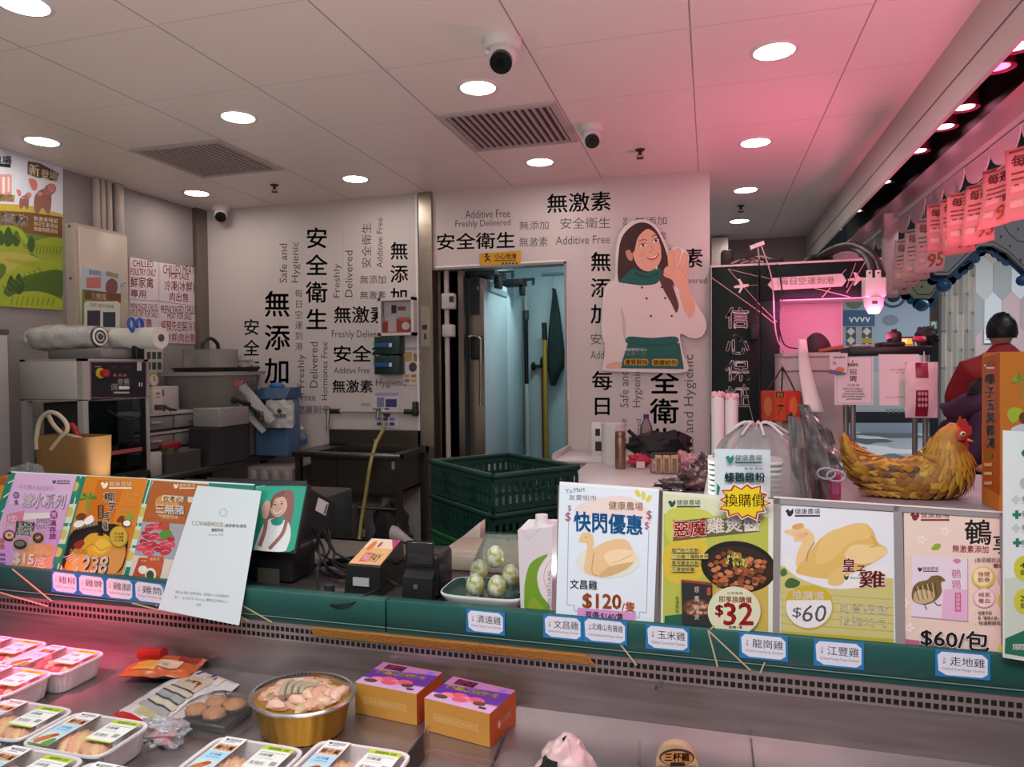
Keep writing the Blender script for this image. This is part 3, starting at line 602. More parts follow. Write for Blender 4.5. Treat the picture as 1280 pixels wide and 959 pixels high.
# film rolls on it
b = B(); film = clear('#f4f1ee', .3, .18, .45, 28)
def roll(u, v):
    a = 2 * PI * u; r = (.056 + .014 * math.sin(PI * min(v * 1.1, 1))) * (1 - .6 * max(0, .25 - v) / .25) + .009 * noise.noise(Vector((math.cos(a) * 2, math.sin(a) * 2, v * 9)))
    return Vector((-3.62 + .52 * v, 2.99 + r * math.cos(a), ZT + .055 + .064 + r * math.sin(a)))
t = thing('film_roll', 'crumpled clear film roll lying on the sealing machine, torn dark end right', 'film roll', (-3.36, 2.99, ZT + .055))
b.grid(roll, 30, 26, film).build('wrapping', t)
B().cyl((-3.55, 2.99, ZT + .119), (-3.09, 2.99, ZT + .119), .05, M('#e2ddd8', .4)).build('roll_core', t)
b = B(); b.lathe([(.055, 0), (.05, .012), (.04, .004), (.032, .018), (.02, .006), (.012, .02)], (0, 0, 0), M('#55504c', .5, .3)); b.v = [Vector((-3.10 + p.z, 2.99 + p.x, ZT + .119 + p.y)) for p in b.v]; b.build('end_cap', t)
b = B(); b.cyl((-3.14, 3.14, ZT + .055 + .058), (-2.84, 3.14, ZT + .055 + .058), .058, M('#c6c1b9', .5), n=28).cyl((-2.84, 3.14, ZT + .113), (-2.835, 3.14, ZT + .113), .02, '#4b4037'); b.one('film_roll', 'smooth white film roll behind the crumpled one on the sealing machine', 'film roll')
# scissors in a holder
t = thing('scissors', 'scissors with blue ring handles standing in a black holder', 'scissors', (-2.93, 3.06, ZT - .2)); q = Vector((-2.985, 3.13, 0)); q.z = PY(168, 432, 3.12).z
B().box(-2.999, -2.965, 3.10, 3.16, q.z - .07, q.z + .06, blk, .008).build('holder', t)
for s in (-1, 1):
    b = B(); c = Vector((-2.98, 3.115 + s * .028, q.z + .115)); b.tube([c + Vector((0, math.cos(a) * .020, math.sin(a) * .03)) for a in [k * PI / 8 for k in range(17)]], .008, M('#1d4f9c', .4), 8); b.tube([c + Vector((0, 0, -.028)), (-2.98, 3.115, q.z + .05), (-2.98, 3.112, q.z + .0)], .012, M('#1d4f9c', .4), 8); b.build('handle', t)
# calendar sheet behind
b = B(); pl = plane((0, 3.2, 0), (0, -1, 0)); board(b, *pl, [(115, 432), (161, 432), (161, 453), (115, 453)], .003, '#a49f9c'); A = Art(b, *pl, eps=.0005)
for x in (130, 145): A.line([(x, 433), (x, 452)], .8, '#7d7876')
A.line([(116, 441), (160, 441)], .8, '#7d7876'); b.one('paper_sheet', 'white ruled paper sheet propped behind the machine top', 'paper')
# tote bag, plastic bag and coil in front of the machine
t = thing('tote_bag', 'brown canvas tote bag with cream loop handles before the machine', 'bag', (-2.75, 2.5, 1.102)); ZW = 1.101; bag = M('#8a6238', .8, var=.1, scale=20, bump=.1)
q0, q1 = PY(38, 546, 2.45), PY(111, 548, 2.45)
def bagf(u, v):
    a = 2 * PI * u; k = 1 - .06 * (1 - v) + .03 * noise.noise(Vector((math.cos(a) * 1.5, math.sin(a) * 1.5, v * 3)))
    cx, cy = math.cos(a), math.sin(a); ex = math.copysign(abs(cx) ** .35, cx); ey = math.copysign(abs(cy) ** .35, cy)
    return Vector(((q0.x + q1.x) / 2 + (q1.x - q0.x) / 2 * ex * k, 2.52 + .075 * ey * k, ZW + .002 + (q0.z - ZW) * v))
B().grid(bagf, 40, 12, bag).build('body', t); b = B(); b.box(q0.x + .03, q1.x - .03, 2.46, 2.58, ZW + .003, ZW + .006, bag); b.box(q0.x + .03, q1.x - .03, 2.49, 2.55, q0.z - .06, q0.z - .05, '#2b211a'); b.build('base', t)
def hnd(px, y): B().tube([PY(x, yy, y) for x, yy in px], .0095, M('#b7a88e', .7), 10, 6).build('handle', t)
hnd([(46, 562), (46, 545), (50, 526), (60, 516), (72, 518), (82, 528), (84, 538), (76, 547), (64, 562)], 2.447); hnd([(60, 518), (66, 530), (78, 542), (92, 546), (108, 551)], 2.50)
b = B(); q = PY(74, 540, 2.5); b.tube([q + Vector((.0, .02, 0)), q + Vector((.05, .02, .03)), q + Vector((.09, .02, -.03))], .012, M('#9c1f26', .5), 8, 4); b.build('red_strap', t)
def crumple(name, lab, cat, c, r, mat, seed=0, wob=.55, nu=34, nv=22, group=None):
    c = Vector(c); b = B(); r = Vector(r)
    def f(u, v):
        th = PI * (.03 + .94 * v); a = 2 * PI * u; d = Vector((math.sin(th) * math.cos(a), math.sin(th) * math.sin(a), -math.cos(th)))
        k = 1 + wob * noise.noise(d * 2.1 + Vector((seed, 0, 0))) + wob * .5 * noise.noise(d * 5.3 + Vector((0, seed, 0)))
        p = Vector((d.x * r.x * k, d.y * r.y * k, d.z * r.z * k)); p.z = max(p.z, -r.z * .92); return c + p
    b.grid(f, nu, nv, mat)
    return b.one(name, lab, cat, group)
q = PY(32, 577, 2.3); crumple('plastic_bag', 'crumpled clear plastic bag in front of the brown tote', 'plastic bag', (q.x, 2.3, 1.153), (.075, .06, .055), clear('#a9a5a2', .3, .2, .45, 18), 3)
q = PY(50, 588, 2.2); b = B()
for k in range(5): b.tube([(q.x + (.085 - k * .01) * math.cos(a), 2.2 + .05 * math.sin(a), 1.112 + k * .009 + .012 + .012 * math.sin(a)) for a in [i * PI / 12 for i in range(25)]], .008, M('#3a3a3d', .6), 8)
b.one('coiled_hose', 'dark coiled hose below the crumpled clear bag', 'hose')
q = PY(160, 592, 2.2); crumple('plastic_bag', 'grey knotted plastic bag behind the orange coconut poster', 'plastic bag', (q.x, 2.2, 1.141), (.075, .05, .042), clear('#8f8a88', .25, .25, .75, 22), 9)
# low cabinet that carries those bags
ZW = 1.0; B().box(-3.3, -1.45, 2.1, 2.66, .2, 1.10, ssd, .004, 1).one('steel_cabinet', 'low dark steel cabinet behind the left posters', 'cabinet')

# ---- between the machine and the back wall
def facebox(name, lab, cat, xf, x0px, y0px, x1px, y1px, depth, mat, group=None, lid=None, zb=None):
    a, c = PX(x0px, y0px, xf), PX(x1px, y1px, xf); b = B(); z0 = zb if zb is not None else c.z
    b.box(xf - depth, xf, a.y, c.y, z0, a.z, mat, .006, 2)
    return b, a, c
t = thing('drawer_tower', 'low clear plastic drawer tower against the left wall', 'drawer unit', (-3.4, 3.9, ZW)); frost = clear('#c4bfbc', .2, .2, .4); fr2 = M('#a8a4a2', .4)
Ya, Yb = 3.36, 4.02; Xf = -3.24
for k in range(3):
    z = ZW + .002 + k * .115; B().box(Xf - .4, Xf, Ya, Yb, z + .095, z + .108, fr2).build('shelf', t)
    for j in range(2):
        y0 = Ya + .01 + j * (Yb - Ya) / 2; y1 = y0 + (Yb - Ya) / 2 - .02
        d = B().box(Xf - .35, Xf - .008, y0, y1, z + .006, z + .088, frost, .01, 2).build('drawer', t)
        B().box(Xf - .008, Xf + .008, (y0 + y1) / 2 - .04, (y0 + y1) / 2 + .04, z + .05, z + .06, fr2).build('handle', d)
B().box(Xf - .4, Xf, Ya - .004, Ya, ZW, ZW + .338, fr2).box(Xf - .4, Xf, Yb, Yb + .004, ZW, ZW + .338, fr2).box(Xf - .4, Xf - .395, Ya, Yb, ZW, ZW + .338, fr2).build('side_panel', t)
ZD2 = ZW + .339
# clock, boxes on the drawer tower
q = PX(192, 475, -3.45); t = thing('alarm_clock', 'small yellow alarm clock with a white dial by the machine', 'clock', tuple(q)); yel = M('#b08a1e', .4)
b = B(); b.cyl((q.x - .05, q.y, q.z), (q.x, q.y, q.z), .046, yel, n=24); b.build('case', t)
b = B(); b.cyl((q.x, q.y, q.z), (q.x + .003, q.y, q.z), .036, M('#cfc6b8', .5), n=24); b.box(q.x + .003, q.x + .005, q.y - .002, q.y + .002, q.z - .004, q.z + .026, '#222').box(q.x + .003, q.x + .005, q.y - .002, q.y + .016, q.z - .004, q.z, '#222'); b.build('dial', t)
B().cyl((q.x - .02, q.y - .028, q.z - .05), (q.x - .02, q.y - .02, q.z - .03), .006, yel, n=8).cyl((q.x - .02, q.y + .028, q.z - .05), (q.x - .02, q.y + .02, q.z - .03), .006, yel, n=8).build('foot', t)
ztop = q.z - .051
b, a, c = facebox('', '', '', -3.42, 190, 484, 224, 497, .16, M('#b5b0ae', .6), zb=ZD2); b.box(-3.42 + .0005, -3.418, a.y + .05, a.y + .1, a.z - .06, a.z - .02, '#8a3d40'); b.one('carton', 'small white carton under the yellow clock on the drawer tower', 'box')
b, a, c = facebox('', '', '', -3.25, 191, 488, 204, 513, .05, M('#c0b8ae', .6), zb=ZD2); Art(b, *plane((-3.248, 0, 0), (1, 0, 0)), eps=.0005).rect(193, 506, 203, 513, '#4a382c').rect(195, 491, 200, 493, '#8a5a4a').rect(195, 496, 200, 497, '#8a5a4a'); b.one('tea_box', 'narrow cream box with a dark picture beside the sealing machine', 'box')
q = PX(215, 505, -3.2); b = B(); 
for k in range(4): b.tube([(-3.3 + .03 * k, q.y - .06 + .02 * k, ZD2 + .012), (-3.26, q.y, ZD2 + .03 + .006 * k), (-3.24 - .01 * k, q.y + .08, ZD2 + .012)], .006, M('#26252a', .5), 8, 4)
b.one('black_cable', 'tangled black cable lying on the drawer tower', 'cable')
# big clear tub with a lid and more tubs on it
tub = clear('#cfcac6', .18, .15, .26); lidm = clear('#d6d2ce', .22, .2, .5)
t = thing('storage_tub', 'large clear storage tub with a pink label under the stacked lids', 'storage tub', (-3.42, 4.2, ZD2)); 
def rtub(b, c, rx, ry, z0, z1, k, mat, n=40, e=.3):
    secs = []
    for z, s in ((z0, k), (z0 + .004, k * 1.01), (z1 - .004, 1), (z1, 1.02)):
        l = []
        for i in range(n):
            a = 2 * PI * i / n; cx, cy = math.cos(a), math.sin(a)
            l.append(Vector((c[0] + rx * s * math.copysign(abs(cx) ** e, cx), c[1] + ry * s * math.copysign(abs(cy) ** e, cy), z)))
        secs.append(l)
    return b.ring(secs, mat)
TX, TY = -3.34, 4.17
rtub(B(), (TX, TY), .27, .21, ZD2, 1.565, .86, tub).build('body', t); rtub(B(), (TX, TY), .30, .235, 1.566, 1.59, .98, lidm).build('lid', t)
q = PX(250, 486, TX + .26); B().box(TX + .262, TX + .266, TY - .13, TY - .03, 1.49, 1.53, M('#a05a58', .5)).build('label', t)
for k in range(7): B().ell((TX - .15 + .05 * k, TY - .06 + .08 * (k % 2), ZD2 + .05), (.05, .05, .035), M(('#8a7c78', '#9c9a96', '#6d5a58')[k % 3], .6), 10, 7, .3).build('packet', t)
t = thing('food_box', 'smaller clear box with a black arched handle on the big lid', 'storage box', (TX, TY, 1.591))
rtub(B(), (TX, TY - .02), .155, .12, 1.622, 1.745, 1.0, clear('#d9d5d2', .25, .15, .3)).build('body', t)
rtub(B(), (TX + .03, TY), .26, .18, 1.592, 1.62, .94, M('#17171a', .35)).build('tray', t)
B().tube([(TX, TY - .1, 1.745), (TX, TY - .09, 1.79), (TX, TY - .02, 1.822), (TX, TY + .05, 1.79), (TX, TY + .06, 1.745)], .013, M('#1b1b1d', .35), 10, 6).build('handle', t)
crumple('plastic_bag', 'pale crumpled plastic bag heaped on the big tub lid by the wall', 'plastic bag', (TX + .1, TY + .19, 1.645), (.09, .04, .055), clear('#b5b1ae', .3, .25, .7, 20), 5, .4)
# bins on the worktop edge
b = B(); rtub(b, (-3.1, 3.93), .1, .2, ZW + .001, 1.235, .97, M('#393637', .5), 40, .25); b.one('plastic_bin', 'larger dark grey plastic bin on the worktop edge', 'bin')
b = B(); rtub(b, (-3.09, 3.52), .07, .15, ZW + .001, 1.115, .95, M('#4a4746', .5), 40, .25); b.one('plastic_bin', 'smaller low grey bin beside the larger dark bin', 'bin')
b = B(); b.box(-3.2, -3.17, 3.5, 3.66, 1.117, 1.16, M('#8c1c1e', .5), .01); b.one('red_lid', 'red plastic tray standing behind the smaller grey bin', 'lid')  # loose red lid standing on edge
b = B(); b.box(-3.145, -3.035, 3.20, 3.345, ZW + .001, 1.135, M('#b0aba6', .6), .003, 1); A = Art(b, *plane((-3.034, 0, 0), (1, 0, 0)), eps=.0006)
for k in range(3): A.rect(203 + 7 * k, 560, 209 + 7 * k, 568, '#4d5a28' if k % 2 else '#2d3526')
A.rect(211, 574, 221, 586, '#9c8c5a'); A.rect(212, 587, 221, 589, '#5c5c5c'); b.one('snack_carton', 'white printed carton with small pictures at the worktop edge', 'box')
b = B(); b.box(-3.25, -3.17, 3.24, 3.355, 1.001, 1.19, M('#1f1c1d', .6), .02, 2); b.one('black_pouch', 'black pouch behind the white printed carton', 'pouch')
B().box(-3.1, -3.05, 3.0, 3.21, 1.055, 1.075, blk, .006, 1).one('black_handle_bar', 'black bar sticking out of the machine towards the carton', 'bar')
# ladle, hanging bags, dispenser
t = thing('paper_dispenser', 'blue paper towel dispenser standing at the corner of the worktop', 'dispenser', (-2.92, 4.3, ZW)); bl = M('#4d6c8c', .45); bld = M('#304a66', .45)
B().box(-3.06, -2.80, 4.24, 4.40, ZW + .001, 1.40, bl, .01).build('body', t); b = B(); b.hexa([(-3.06, 4.22, 1.40), (-2.795, 4.22, 1.40), (-2.795, 4.41, 1.40), (-3.06, 4.41, 1.40)], [(-3.04, 4.28, 1.475), (-2.80, 4.28, 1.475), (-2.80, 4.41, 1.475), (-3.04, 4.41, 1.475)], bld); b.build('lid', t)
B().box(-2.99, -2.88, 4.225, 4.239, 1.27, 1.39, '#101014').build('opening', t); B().ell((-2.94, 4.33, 1.485), (.06, .035, .025), M('#1f5fa0', .4)).build('knob', t)
t = thing('bag_bundle', 'bundle of printed white carrier bags hung before the blue dispenser', 'carrier bags', (-2.88, 4.19, 1.3))
q0, q1 = PY(332, 500, 4.18), PY(366, 535, 4.18); wb = M('#b8b4b2', .6, bump=.15, scale=25)
def bundle(u, v): return Vector((q0.x + (q1.x - q0.x) * u + .01 * noise.noise(Vector((u * 4, v * 4, 1))), 4.18 - .02 * math.sin(PI * u) + .012 * noise.noise(Vector((u * 5, v * 6, 3))), q0.z + (q1.z - q0.z) * v + (.018 * noise.noise(Vector((u * 9, 0, 7))) if v < .1 else 0)))
b = B(); b.grid(bundle, 20, 16, wb); b.box(q0.x + .012, q1.x - .012, 4.19, 4.23, q1.z + .01, q0.z - .02, wb, .01); A = Art(b, *plane((0, 4.155, 0), (0, -1, 0)), eps=.0006); A.txt('健康農場', 340, 517, 357, 523, '#3a3a3c', .01); A.blob([(346, 514), (349, 511), (352, 514), (349, 517)], '#3a3a3c', 3); b.build('bags', t)
b = B(); q = PY(320, 512, 4.12)
def fl(u, v): return Vector((q.x - .16 + .27 * v + .15 * (u - .5) * (1 - .3 * v), 4.12 + .03 * math.sin(u * 7) * .5 - .02 * v, q.z + .13 - .24 * v + .1 * (u - .5)) ) + Vector((0, .012 * noise.noise(Vector((u * 4, v * 4, 0))), 0))
b.grid(fl, 14, 18, clear('#b5b2b0', .25, .2, .72, 22)); A = Art(b, *plane((0, 4.085, 0), (0, -1, 0)), eps=.0006); A.txt('健康農場', 314, 510, 330, 520, '#2b6a52', .01, skew=4); b.one('carrier_bag', 'translucent printed carrier bag drooping beside the white bag bundle', 'plastic bag')
B().box(-3.21, -3.075, 4.16, 4.36, ZW + .001, 1.28, M('#6a6664', .5), .012).one('grey_container', 'grey box with a worn label between the bin and blue dispenser', 'box')
b = B(); b.tube([(-3.02, 4.0, 1.395), (-3.0, 4.06, 1.38), (-2.98, 4.14, 1.365)], .011, blk, 10, 4); b.ell((-3.03, 3.985, 1.40), (.02, .02, .022), blk); b.one('black_handle_tool', 'tool with a black knobbed handle lying over the dark bin', 'tool')
b = B(); b.box(-3.19, -2.985, 3.78, 4.08, 1.237, 1.36, clear('#b5b0ac', .2, .2, .5), .01); b.one('bag_of_bags', 'grey translucent packet of bags on the larger dark bin', 'packet')
t = thing('soap_bottle', 'small clear bottle with a blue label at the sink corner', 'bottle', (-2.80, 4.46, ZW)); q = PY(377, 545, 4.46)
B().lathe([(.035, 1.065), (.04, 1.08), (.04, 1.13), (.02, 1.165), (.012, 1.17)], (q.x, 4.46, 0), clear('#9aa2a8', .2, .1, .5)).build('body', t); B().lathe([(.041, 1.066), (.041, 1.1)], (q.x, 4.46, 0), M('#1f4f8c', .4), cap=False).build('label', t); B().lathe([(.014, 1.17), (.014, 1.19)], (q.x, 4.46, 0), '#d0d4d6').build('cap', t)

# ---- sink
t = thing('steel_sink', 'deep steel sink with a splashback under the lettered wall', 'sink', (-2.27, 4.3, .2)); sk = steel('#6e675f', .33)
SX0, SX1, SY0, SY1, SZ = -2.66, -1.88, 4.07, 4.55, 1.06
b = B(); b.box(SX0, SX1, SY0, SY0 + .05, SZ - .035, SZ, sk, .004, 1).box(SX0, SX1, SY1 - .06, SY1, SZ - .035, SZ, sk).box(SX0, SX0 + .16, SY0, SY1, SZ - .035, SZ, sk).box(SX1 - .06, SX1, SY0, SY1, SZ - .035, SZ, sk); b.build('rim', t)
B().box(SX0, SX1, SY1, SY1 + .012, SZ - .03, SZ + .105, sk).build('splashback', t)
b = B(); b.box(SX0 + .12, SX1 - .04, SY0 + .035, SY0 + .045, .80, SZ - .03, sk).box(SX0 + .12, SX0 + .13, SY0 + .04, SY1 - .04, .80, SZ - .03, sk).box(SX1 - .05, SX1 - .04, SY0 + .04, SY1 - .04, .80, SZ - .03, sk).box(SX0 + .12, SX1 - .04, SY1 - .05, SY1 - .04, .80, SZ - .03, sk).box(SX0 + .12, SX1 - .04, SY0 + .04, SY1 - .04, .80, .81, sk)
b.box(-2.35, -2.34, SY0 + .03, SY0 + .036, .8, SZ - .04, ssd); q = PY(492, 581, SY0 + .03); b.box(q.x - .012, q.x + .012, SY0 + .026, SY0 + .034, q.z - .03, q.z + .02, '#8c8782'); bsn = b.build('basin', t)
for x in (SX0 + .03, SX1 - .03):
    for y in (SY0 + .04, SY1 - .04): B().box(x - .018, x + .018, y - .018, y + .018, .2, SZ - .035, sk).build('leg', t)
B().cyl((SX0 + .05, SY0 + .04, .70), (SX1 - .05, SY0 + .04, .70), .012, sk).build('stretcher', t)
for x in (-2.5, -2.1): B().cyl((x, 4.3, .6), (x, 4.3, .8), .03, M('#a39d95', .5)).build('drain', bsn)
B().tube([(-2.22, 4.4, SZ + .0), (-2.22, 4.4, SZ + .04), (-2.2, 4.36, SZ + .055), (-2.19, 4.34, SZ + .035)], .007, M('#c9c6c2', .2, .8), 8, 5).build('spout', t)
# wall pipe with taps and yellow hose
t = thing('tap_pipe', 'pale wall pipe with taps above the sink, black ends', 'tap', (-2.3, 4.55, 1.3)); pz = PY(470, 514.5, 4.52).z
B().cyl((-2.64, 4.52, pz), (-1.96, 4.52, pz), .013, M('#aaa49d', .45)).build('pipe', t)
for x in (-2.60, -2.0): B().cyl((x - .05, 4.52, pz), (x + .05, 4.52, pz), .018, M('#26221f', .5)).build('coupling', t)
for x, l in ((-2.63, .14), (-2.24, .05)): B().tube([(x, 4.50, pz + .025), (x, 4.49, pz), (x, 4.48, pz - l)], .013, M('#8a8177', .3, .6), 10).cyl((x - .03, 4.475, pz + .022), (x + .03, 4.475, pz + .022), .007, M('#9a938a', .3, .6), n=8).build('tap', t)
B().box(-1.985, -1.955, 4.5, 4.56, pz - .03, pz + .07, M('#2b2725', .5), .004).build('bracket', t)
q = [PY(*p, y) for p, y in (((480, 527), 4.46), ((479, 537), 4.4), ((470, 555), 4.2), ((463, 580), 4.03), ((458, 612), 4.0), ((452, 650), 3.98), ((446, 700), 3.9), ((440, 760), 3.8))]
B().tube(q, .012, M('#8a8048', .5), 10, 6).one('yellow_hose', 'olive yellow hose hanging from the wall tap over the sink', 'hose')
# frosted trays under the worktop end, crate and dark box under the sink
t = thing('frosted_bale', 'plastic-wrapped pale bale with square swells under the worktop', 'wrapped bale', (-2.9, 4.2, .5)); fm = clear('#9c928f', .2, .25, .85, 14)
b = B(); q0, q1 = PY(308, 583, 4.12), PY(362, 602, 4.12); b.box(-3.05, -2.69, 4.12, 4.38, .505, q0.z, M('#857a77', .5), .02)
for k in range(4): b.box(-3.04 + .087 * k, -2.963 + .087 * k, 4.105, 4.2, .60, q0.z - .015, M('#8f8481', .35), .03, 3)
b.build('bale', t)
b = B(); b.box(-2.62, -2.2, 3.98, 4.2, .202, .72, M('#4e4843', .6), .01); A = Art(b, *plane((0, 3.979, 0), (0, -1, 0)), eps=.0006); A.rect(452, 661, 456.5, 671, '#6e6862'); b.one('storage_box', 'grey brown box with a small label below the sink', 'box')
b = B(); q = PY(490, 672, 4.0); b.lathe([(.05, 0), (.055, .03), (.03, .12), (.014, .2), (.012, .22)], (0, 0, 0), M('#a79d95', .5)); b.v = [Vector((q.x - .02 + p.z * .85, 4.05 + p.x, .56 - p.z * .35 + p.y)) for p in b.v]; b.one('spray_bottle', 'pale bottle lying under the sink among dark cloths', 'bottle')
crumple('dark_cloth', 'heap of dark cloths and tubes under the right end of the sink', 'cloth', (-1.98, 4.15, .45), (.13, .1, .26), M('#1e1b1b', .8), 13, .5)

# ---- things on the left lettered wall
t = thing('first_aid_case', 'white framed wall case with red and white packets inside', 'wall case', (-2.12, 4.55, 1.84))
q0, q1 = PY(473, 373, 4.5), PY(518, 419, 4.5); b = B()
for a in ((q0.x, q1.x, q0.z - .02, q0.z), (q0.x, q1.x, q1.z, q1.z + .02), (q0.x, q0.x + .02, q1.z, q0.z), (q1.x - .02, q1.x, q1.z, q0.z)): b.box(a[0], a[1], 4.49, YB, a[2], a[3], M('#c2bdba', .5))
b.box(q0.x, q1.x, 4.555, YB, q1.z, q0.z, '#9a9694'); b.build('frame', t)
b = B(); b.box(q0.x + .025, q1.x - .03, 4.52, 4.553, q1.z + .022, q1.z + .11, M('#9c3d38', .5)); A = Art(b, *plane((0, 4.519, 0), (0, -1, 0)), eps=.0006).to(250, 240, 3.1967)
A.rect(752, 495, 785, 560, '#b9b0ac'); A.ell(822, 535, 16, 16, '#ccc3bf'); A.txt('急救', 722, 500, 752, 520, '#d9cfca'); A.rect(795, 500, 835, 515, '#c25a50'); b.build('red_packet', t)
b = B(); b.box(q0.x + .03, q1.x - .035, 4.525, 4.553, q1.z + .115, q0.z - .022, M('#aaa6a6', .5)); A = Art(b, *plane((0, 4.524, 0), (0, -1, 0)), eps=.0006).to(250, 240, 3.1967); A.rect(765, 452, 785, 485, '#2c2a30'); A.rect(790, 458, 822, 474, '#7e3c48'); b.build('packet', t)
B().box(q0.x + .02, q1.x - .02, 4.50, 4.502, q1.z + .02, q0.z - .02, clear('#ffffff', .12, .05)).build('pane', t)
for i, (y0, y1) in enumerate(((421, 443), (445, 468))):
    a, c = PY(469, y0, 4.5), PY(501, y1, 4.5); t = thing('glove_dispenser', ('upper dark green dispenser with a blue strip under the wall case', 'lower dark green dispenser with a blue strip under the wall case')[i], 'dispenser', (a.x, 4.5, c.z), 'dark green dispensers')
    B().box(a.x, c.x, 4.48, YB, c.z, a.z, M('#16302d', .4), .006).build('case', t); z = (a.z + c.z) / 2
    B().box(a.x + .01, a.x + .135, 4.472, 4.479, z - .016, z + .016, M('#224b7d', .4), .003).build('slot', t); B().box(a.x + .12, a.x + .14, 4.468, 4.474, z - .012, z + .014, '#c8ccd0').build('tag', t)
    B().box(a.x - .02, a.x - .001, 4.5, YB, z + .0, z + .03, M('#8fa894', .5)).build('clip', t)
for quad, lab, cols in (([(503, 432), (529, 430), (529, 482), (503, 480)], 'coloured notice on the wall right of the green dispensers', ('#a3a0a8', '#b49860', '#a86f5a', '#c9c4c4')), ([(468, 489), (499, 489), (499, 536), (468, 534)], 'blue and white notice on the wall behind the hose tap', ('#9a9ab0', '#7d7fa0', '#3c3a70', '#c3c0c6'))):
    b = B(); pl = plane((0, YB - .006, 0), (0, -1, 0)); board(b, *pl, quad, .004, cols[3]); A = Art(b, *pl, eps=.0006); x0, x1, y0, y1 = quad[0][0], quad[1][0], quad[0][1], quad[2][1]
    A.rect(x0 + 1, y0 + 2, x1 - 1, y0 + 6, cols[0]); A.rect(x0 + 3, y0 + 8, x0 + 12, y0 + 20, cols[1]); A.rect(x0 + 14, y0 + 10, x1 - 3, y0 + 20, cols[2]); A.ell((x0 + x1) / 2, y0 + 27, 5, 6, '#4a3a48')
    for k in range(6): A.rect(x0 + 3 + (k % 3) * 8, y1 - 14 + (k // 3) * 6, x0 + 9 + (k % 3) * 8, y1 - 10 + (k // 3) * 6, cols[1 + k % 2])
    b.one('wall_notice', lab, 'notice')
b = B(); a = PY(456, 505, YB); b.box(a.x - .025, a.x + .04, YB - .004, YB - .001, a.z - .012, a.z + .006, '#9a9590'); b.one('wall_sticker', 'tiny pale sticker on the wall above the pipe', 'sticker')

# ---- doorway things
b = B(); pl = plane((0, YB - .01, 0), (0, -1, 0)); board(b, *pl, [(600, 317), (650.5, 313.5), (650.5, 331), (600, 332.5)], .004, '#c8961e'); A = Art(b, *pl, eps=.0006).to(520, 210, 3.308)
A.txt('小心地滑', 325, 352, 415, 378, '#2a2418', .03); A.rect(325, 380, 415, 386, '#6b5a20')
for k in range(5): A.poly([(350 + k * 14, 403), (358 + k * 14, 391), (366 + k * 14, 391), (358 + k * 14, 403)], '#2a2418')
A.ell(292, 358, 6, 6, '#2a2418'); A.line([(290, 364), (298, 376), (284, 386)], 6, '#2a2418'); A.line([(282, 366), (296, 370), (306, 364)], 4, '#2a2418'); A.line([(298, 376), (308, 386)], 5, '#2a2418')
b.one('slippery_floor_sign', 'yellow slippery floor sign over the store room doorway', 'sign')
t = thing('cold_room_door', 'open white insulated door with a steel edge and bent handle', 'door', (-1.55, 5.0, .2)); wd_ = M('#b7cbd0', .35)
dx = PX(592, 420, -1.56); Y_a = 4.80
B().box(-1.66, -1.555, Y_a, 5.42, .22, 2.24, wd_, .006, 1).build('leaf', t)
B().box(-1.665, -1.55, Y_a - .012, Y_a - .001, .22, 2.24, steel('#8c7f74', .32, (30, 30, .8))).build('edge_plate', t)
B().box(-1.55, -1.545, Y_a + .02, 5.4, 2.16, 2.2, M('#8ea3a8', .4)).build('top_rail', t)
h0 = B().box(-1.64, -1.56, Y_a - .05, Y_a - .012, 1.66, 1.83, blk, .008).build('handle_mount', t)
q = [PY(x, y, 4.72) for x, y in ((586, 421), (594, 420), (600, 424), (601, 432), (601, 508))]
B().tube(q, .012, M('#8f857c', .25, .85), 10, 4).build('handle', h0); B().box(-1.64, -1.58, 4.76, 4.788, 1.98, 2.25, '#15161a').build('closer', t)
q = PX(597, 360.5, -1.55); B().box(-1.552, -1.548, q.y - .02, q.y + .03, q.z - .01, q.z + .012, '#38474c').build('plate', t)
B().box(-1.69, -1.585, 5.48, 6.0, .25, 2.2, wd_, .006, 1).one('cold_room_panel', 'second pale blue panel behind the open insulated door', 'panel')
for px, py, wx, lab in ((622, 345, .10, 'black door closer above the insulated door'), (651, 355, .06, 'black door closer above the second panel')):
    q = PX(px, py, -1.5); b = B(); b.box(-1.70, -1.46, q.y - wx * 2, q.y + wx, q.z - .02, q.z + .03, blk, .006).box(-1.50, -1.46, q.y - wx, q.y, q.z - .1, q.z, blk, .006).tube([(-1.47, q.y - .1, q.z + .02), (-1.42, q.y + .12, q.z + .05), (-1.47, q.y + .3, q.z + .03)], .012, blk, 8); b.one('door_closer', lab, 'door closer')
# pipes with junction boxes on the steel jamb
B().box(-1.84, -1.66, 4.67, 4.70, .2, 2.29, steel('#7b7067', .32, (30, 30, .8))).struct('trim_8')
t = thing('jamb_conduit', 'white conduit with two junction boxes beside the open door', 'conduit', (-1.74, 4.62, .2)); q = PY(558, 400, 4.62)
B().cyl((q.x, 4.63, .21), (q.x, 4.63, 2.285), .018, M('#a8a29d', .5), n=12).build('pipe', t)
for y0, y1, x0, x1 in ((367, 386, 552, 567), (406, 421, 553, 566)):
    a, c = PY(x0, y0, 4.6), PY(x1, y1, 4.6); j = B().box(a.x, c.x, 4.59, 4.66, c.z, a.z, M('#b3ada8', .5), .006).build('junction_box', t)
q = PY(565, 374, 4.585); B().box(q.x - .02, q.x + .012, 4.583, 4.59, q.z - .02, q.z + .02, '#26242a').build('switch', t)
for px in (571, 577): q = PY(px, 420, 4.68); B().box(q.x - .012, q.x + .012, 4.71, 4.735, .21, 2.28, '#17181b').one('door_seal', 'black rubber seal strip of the store doorway' if px == 571 else 'second black seal strip nearer the door handle', 'seal')
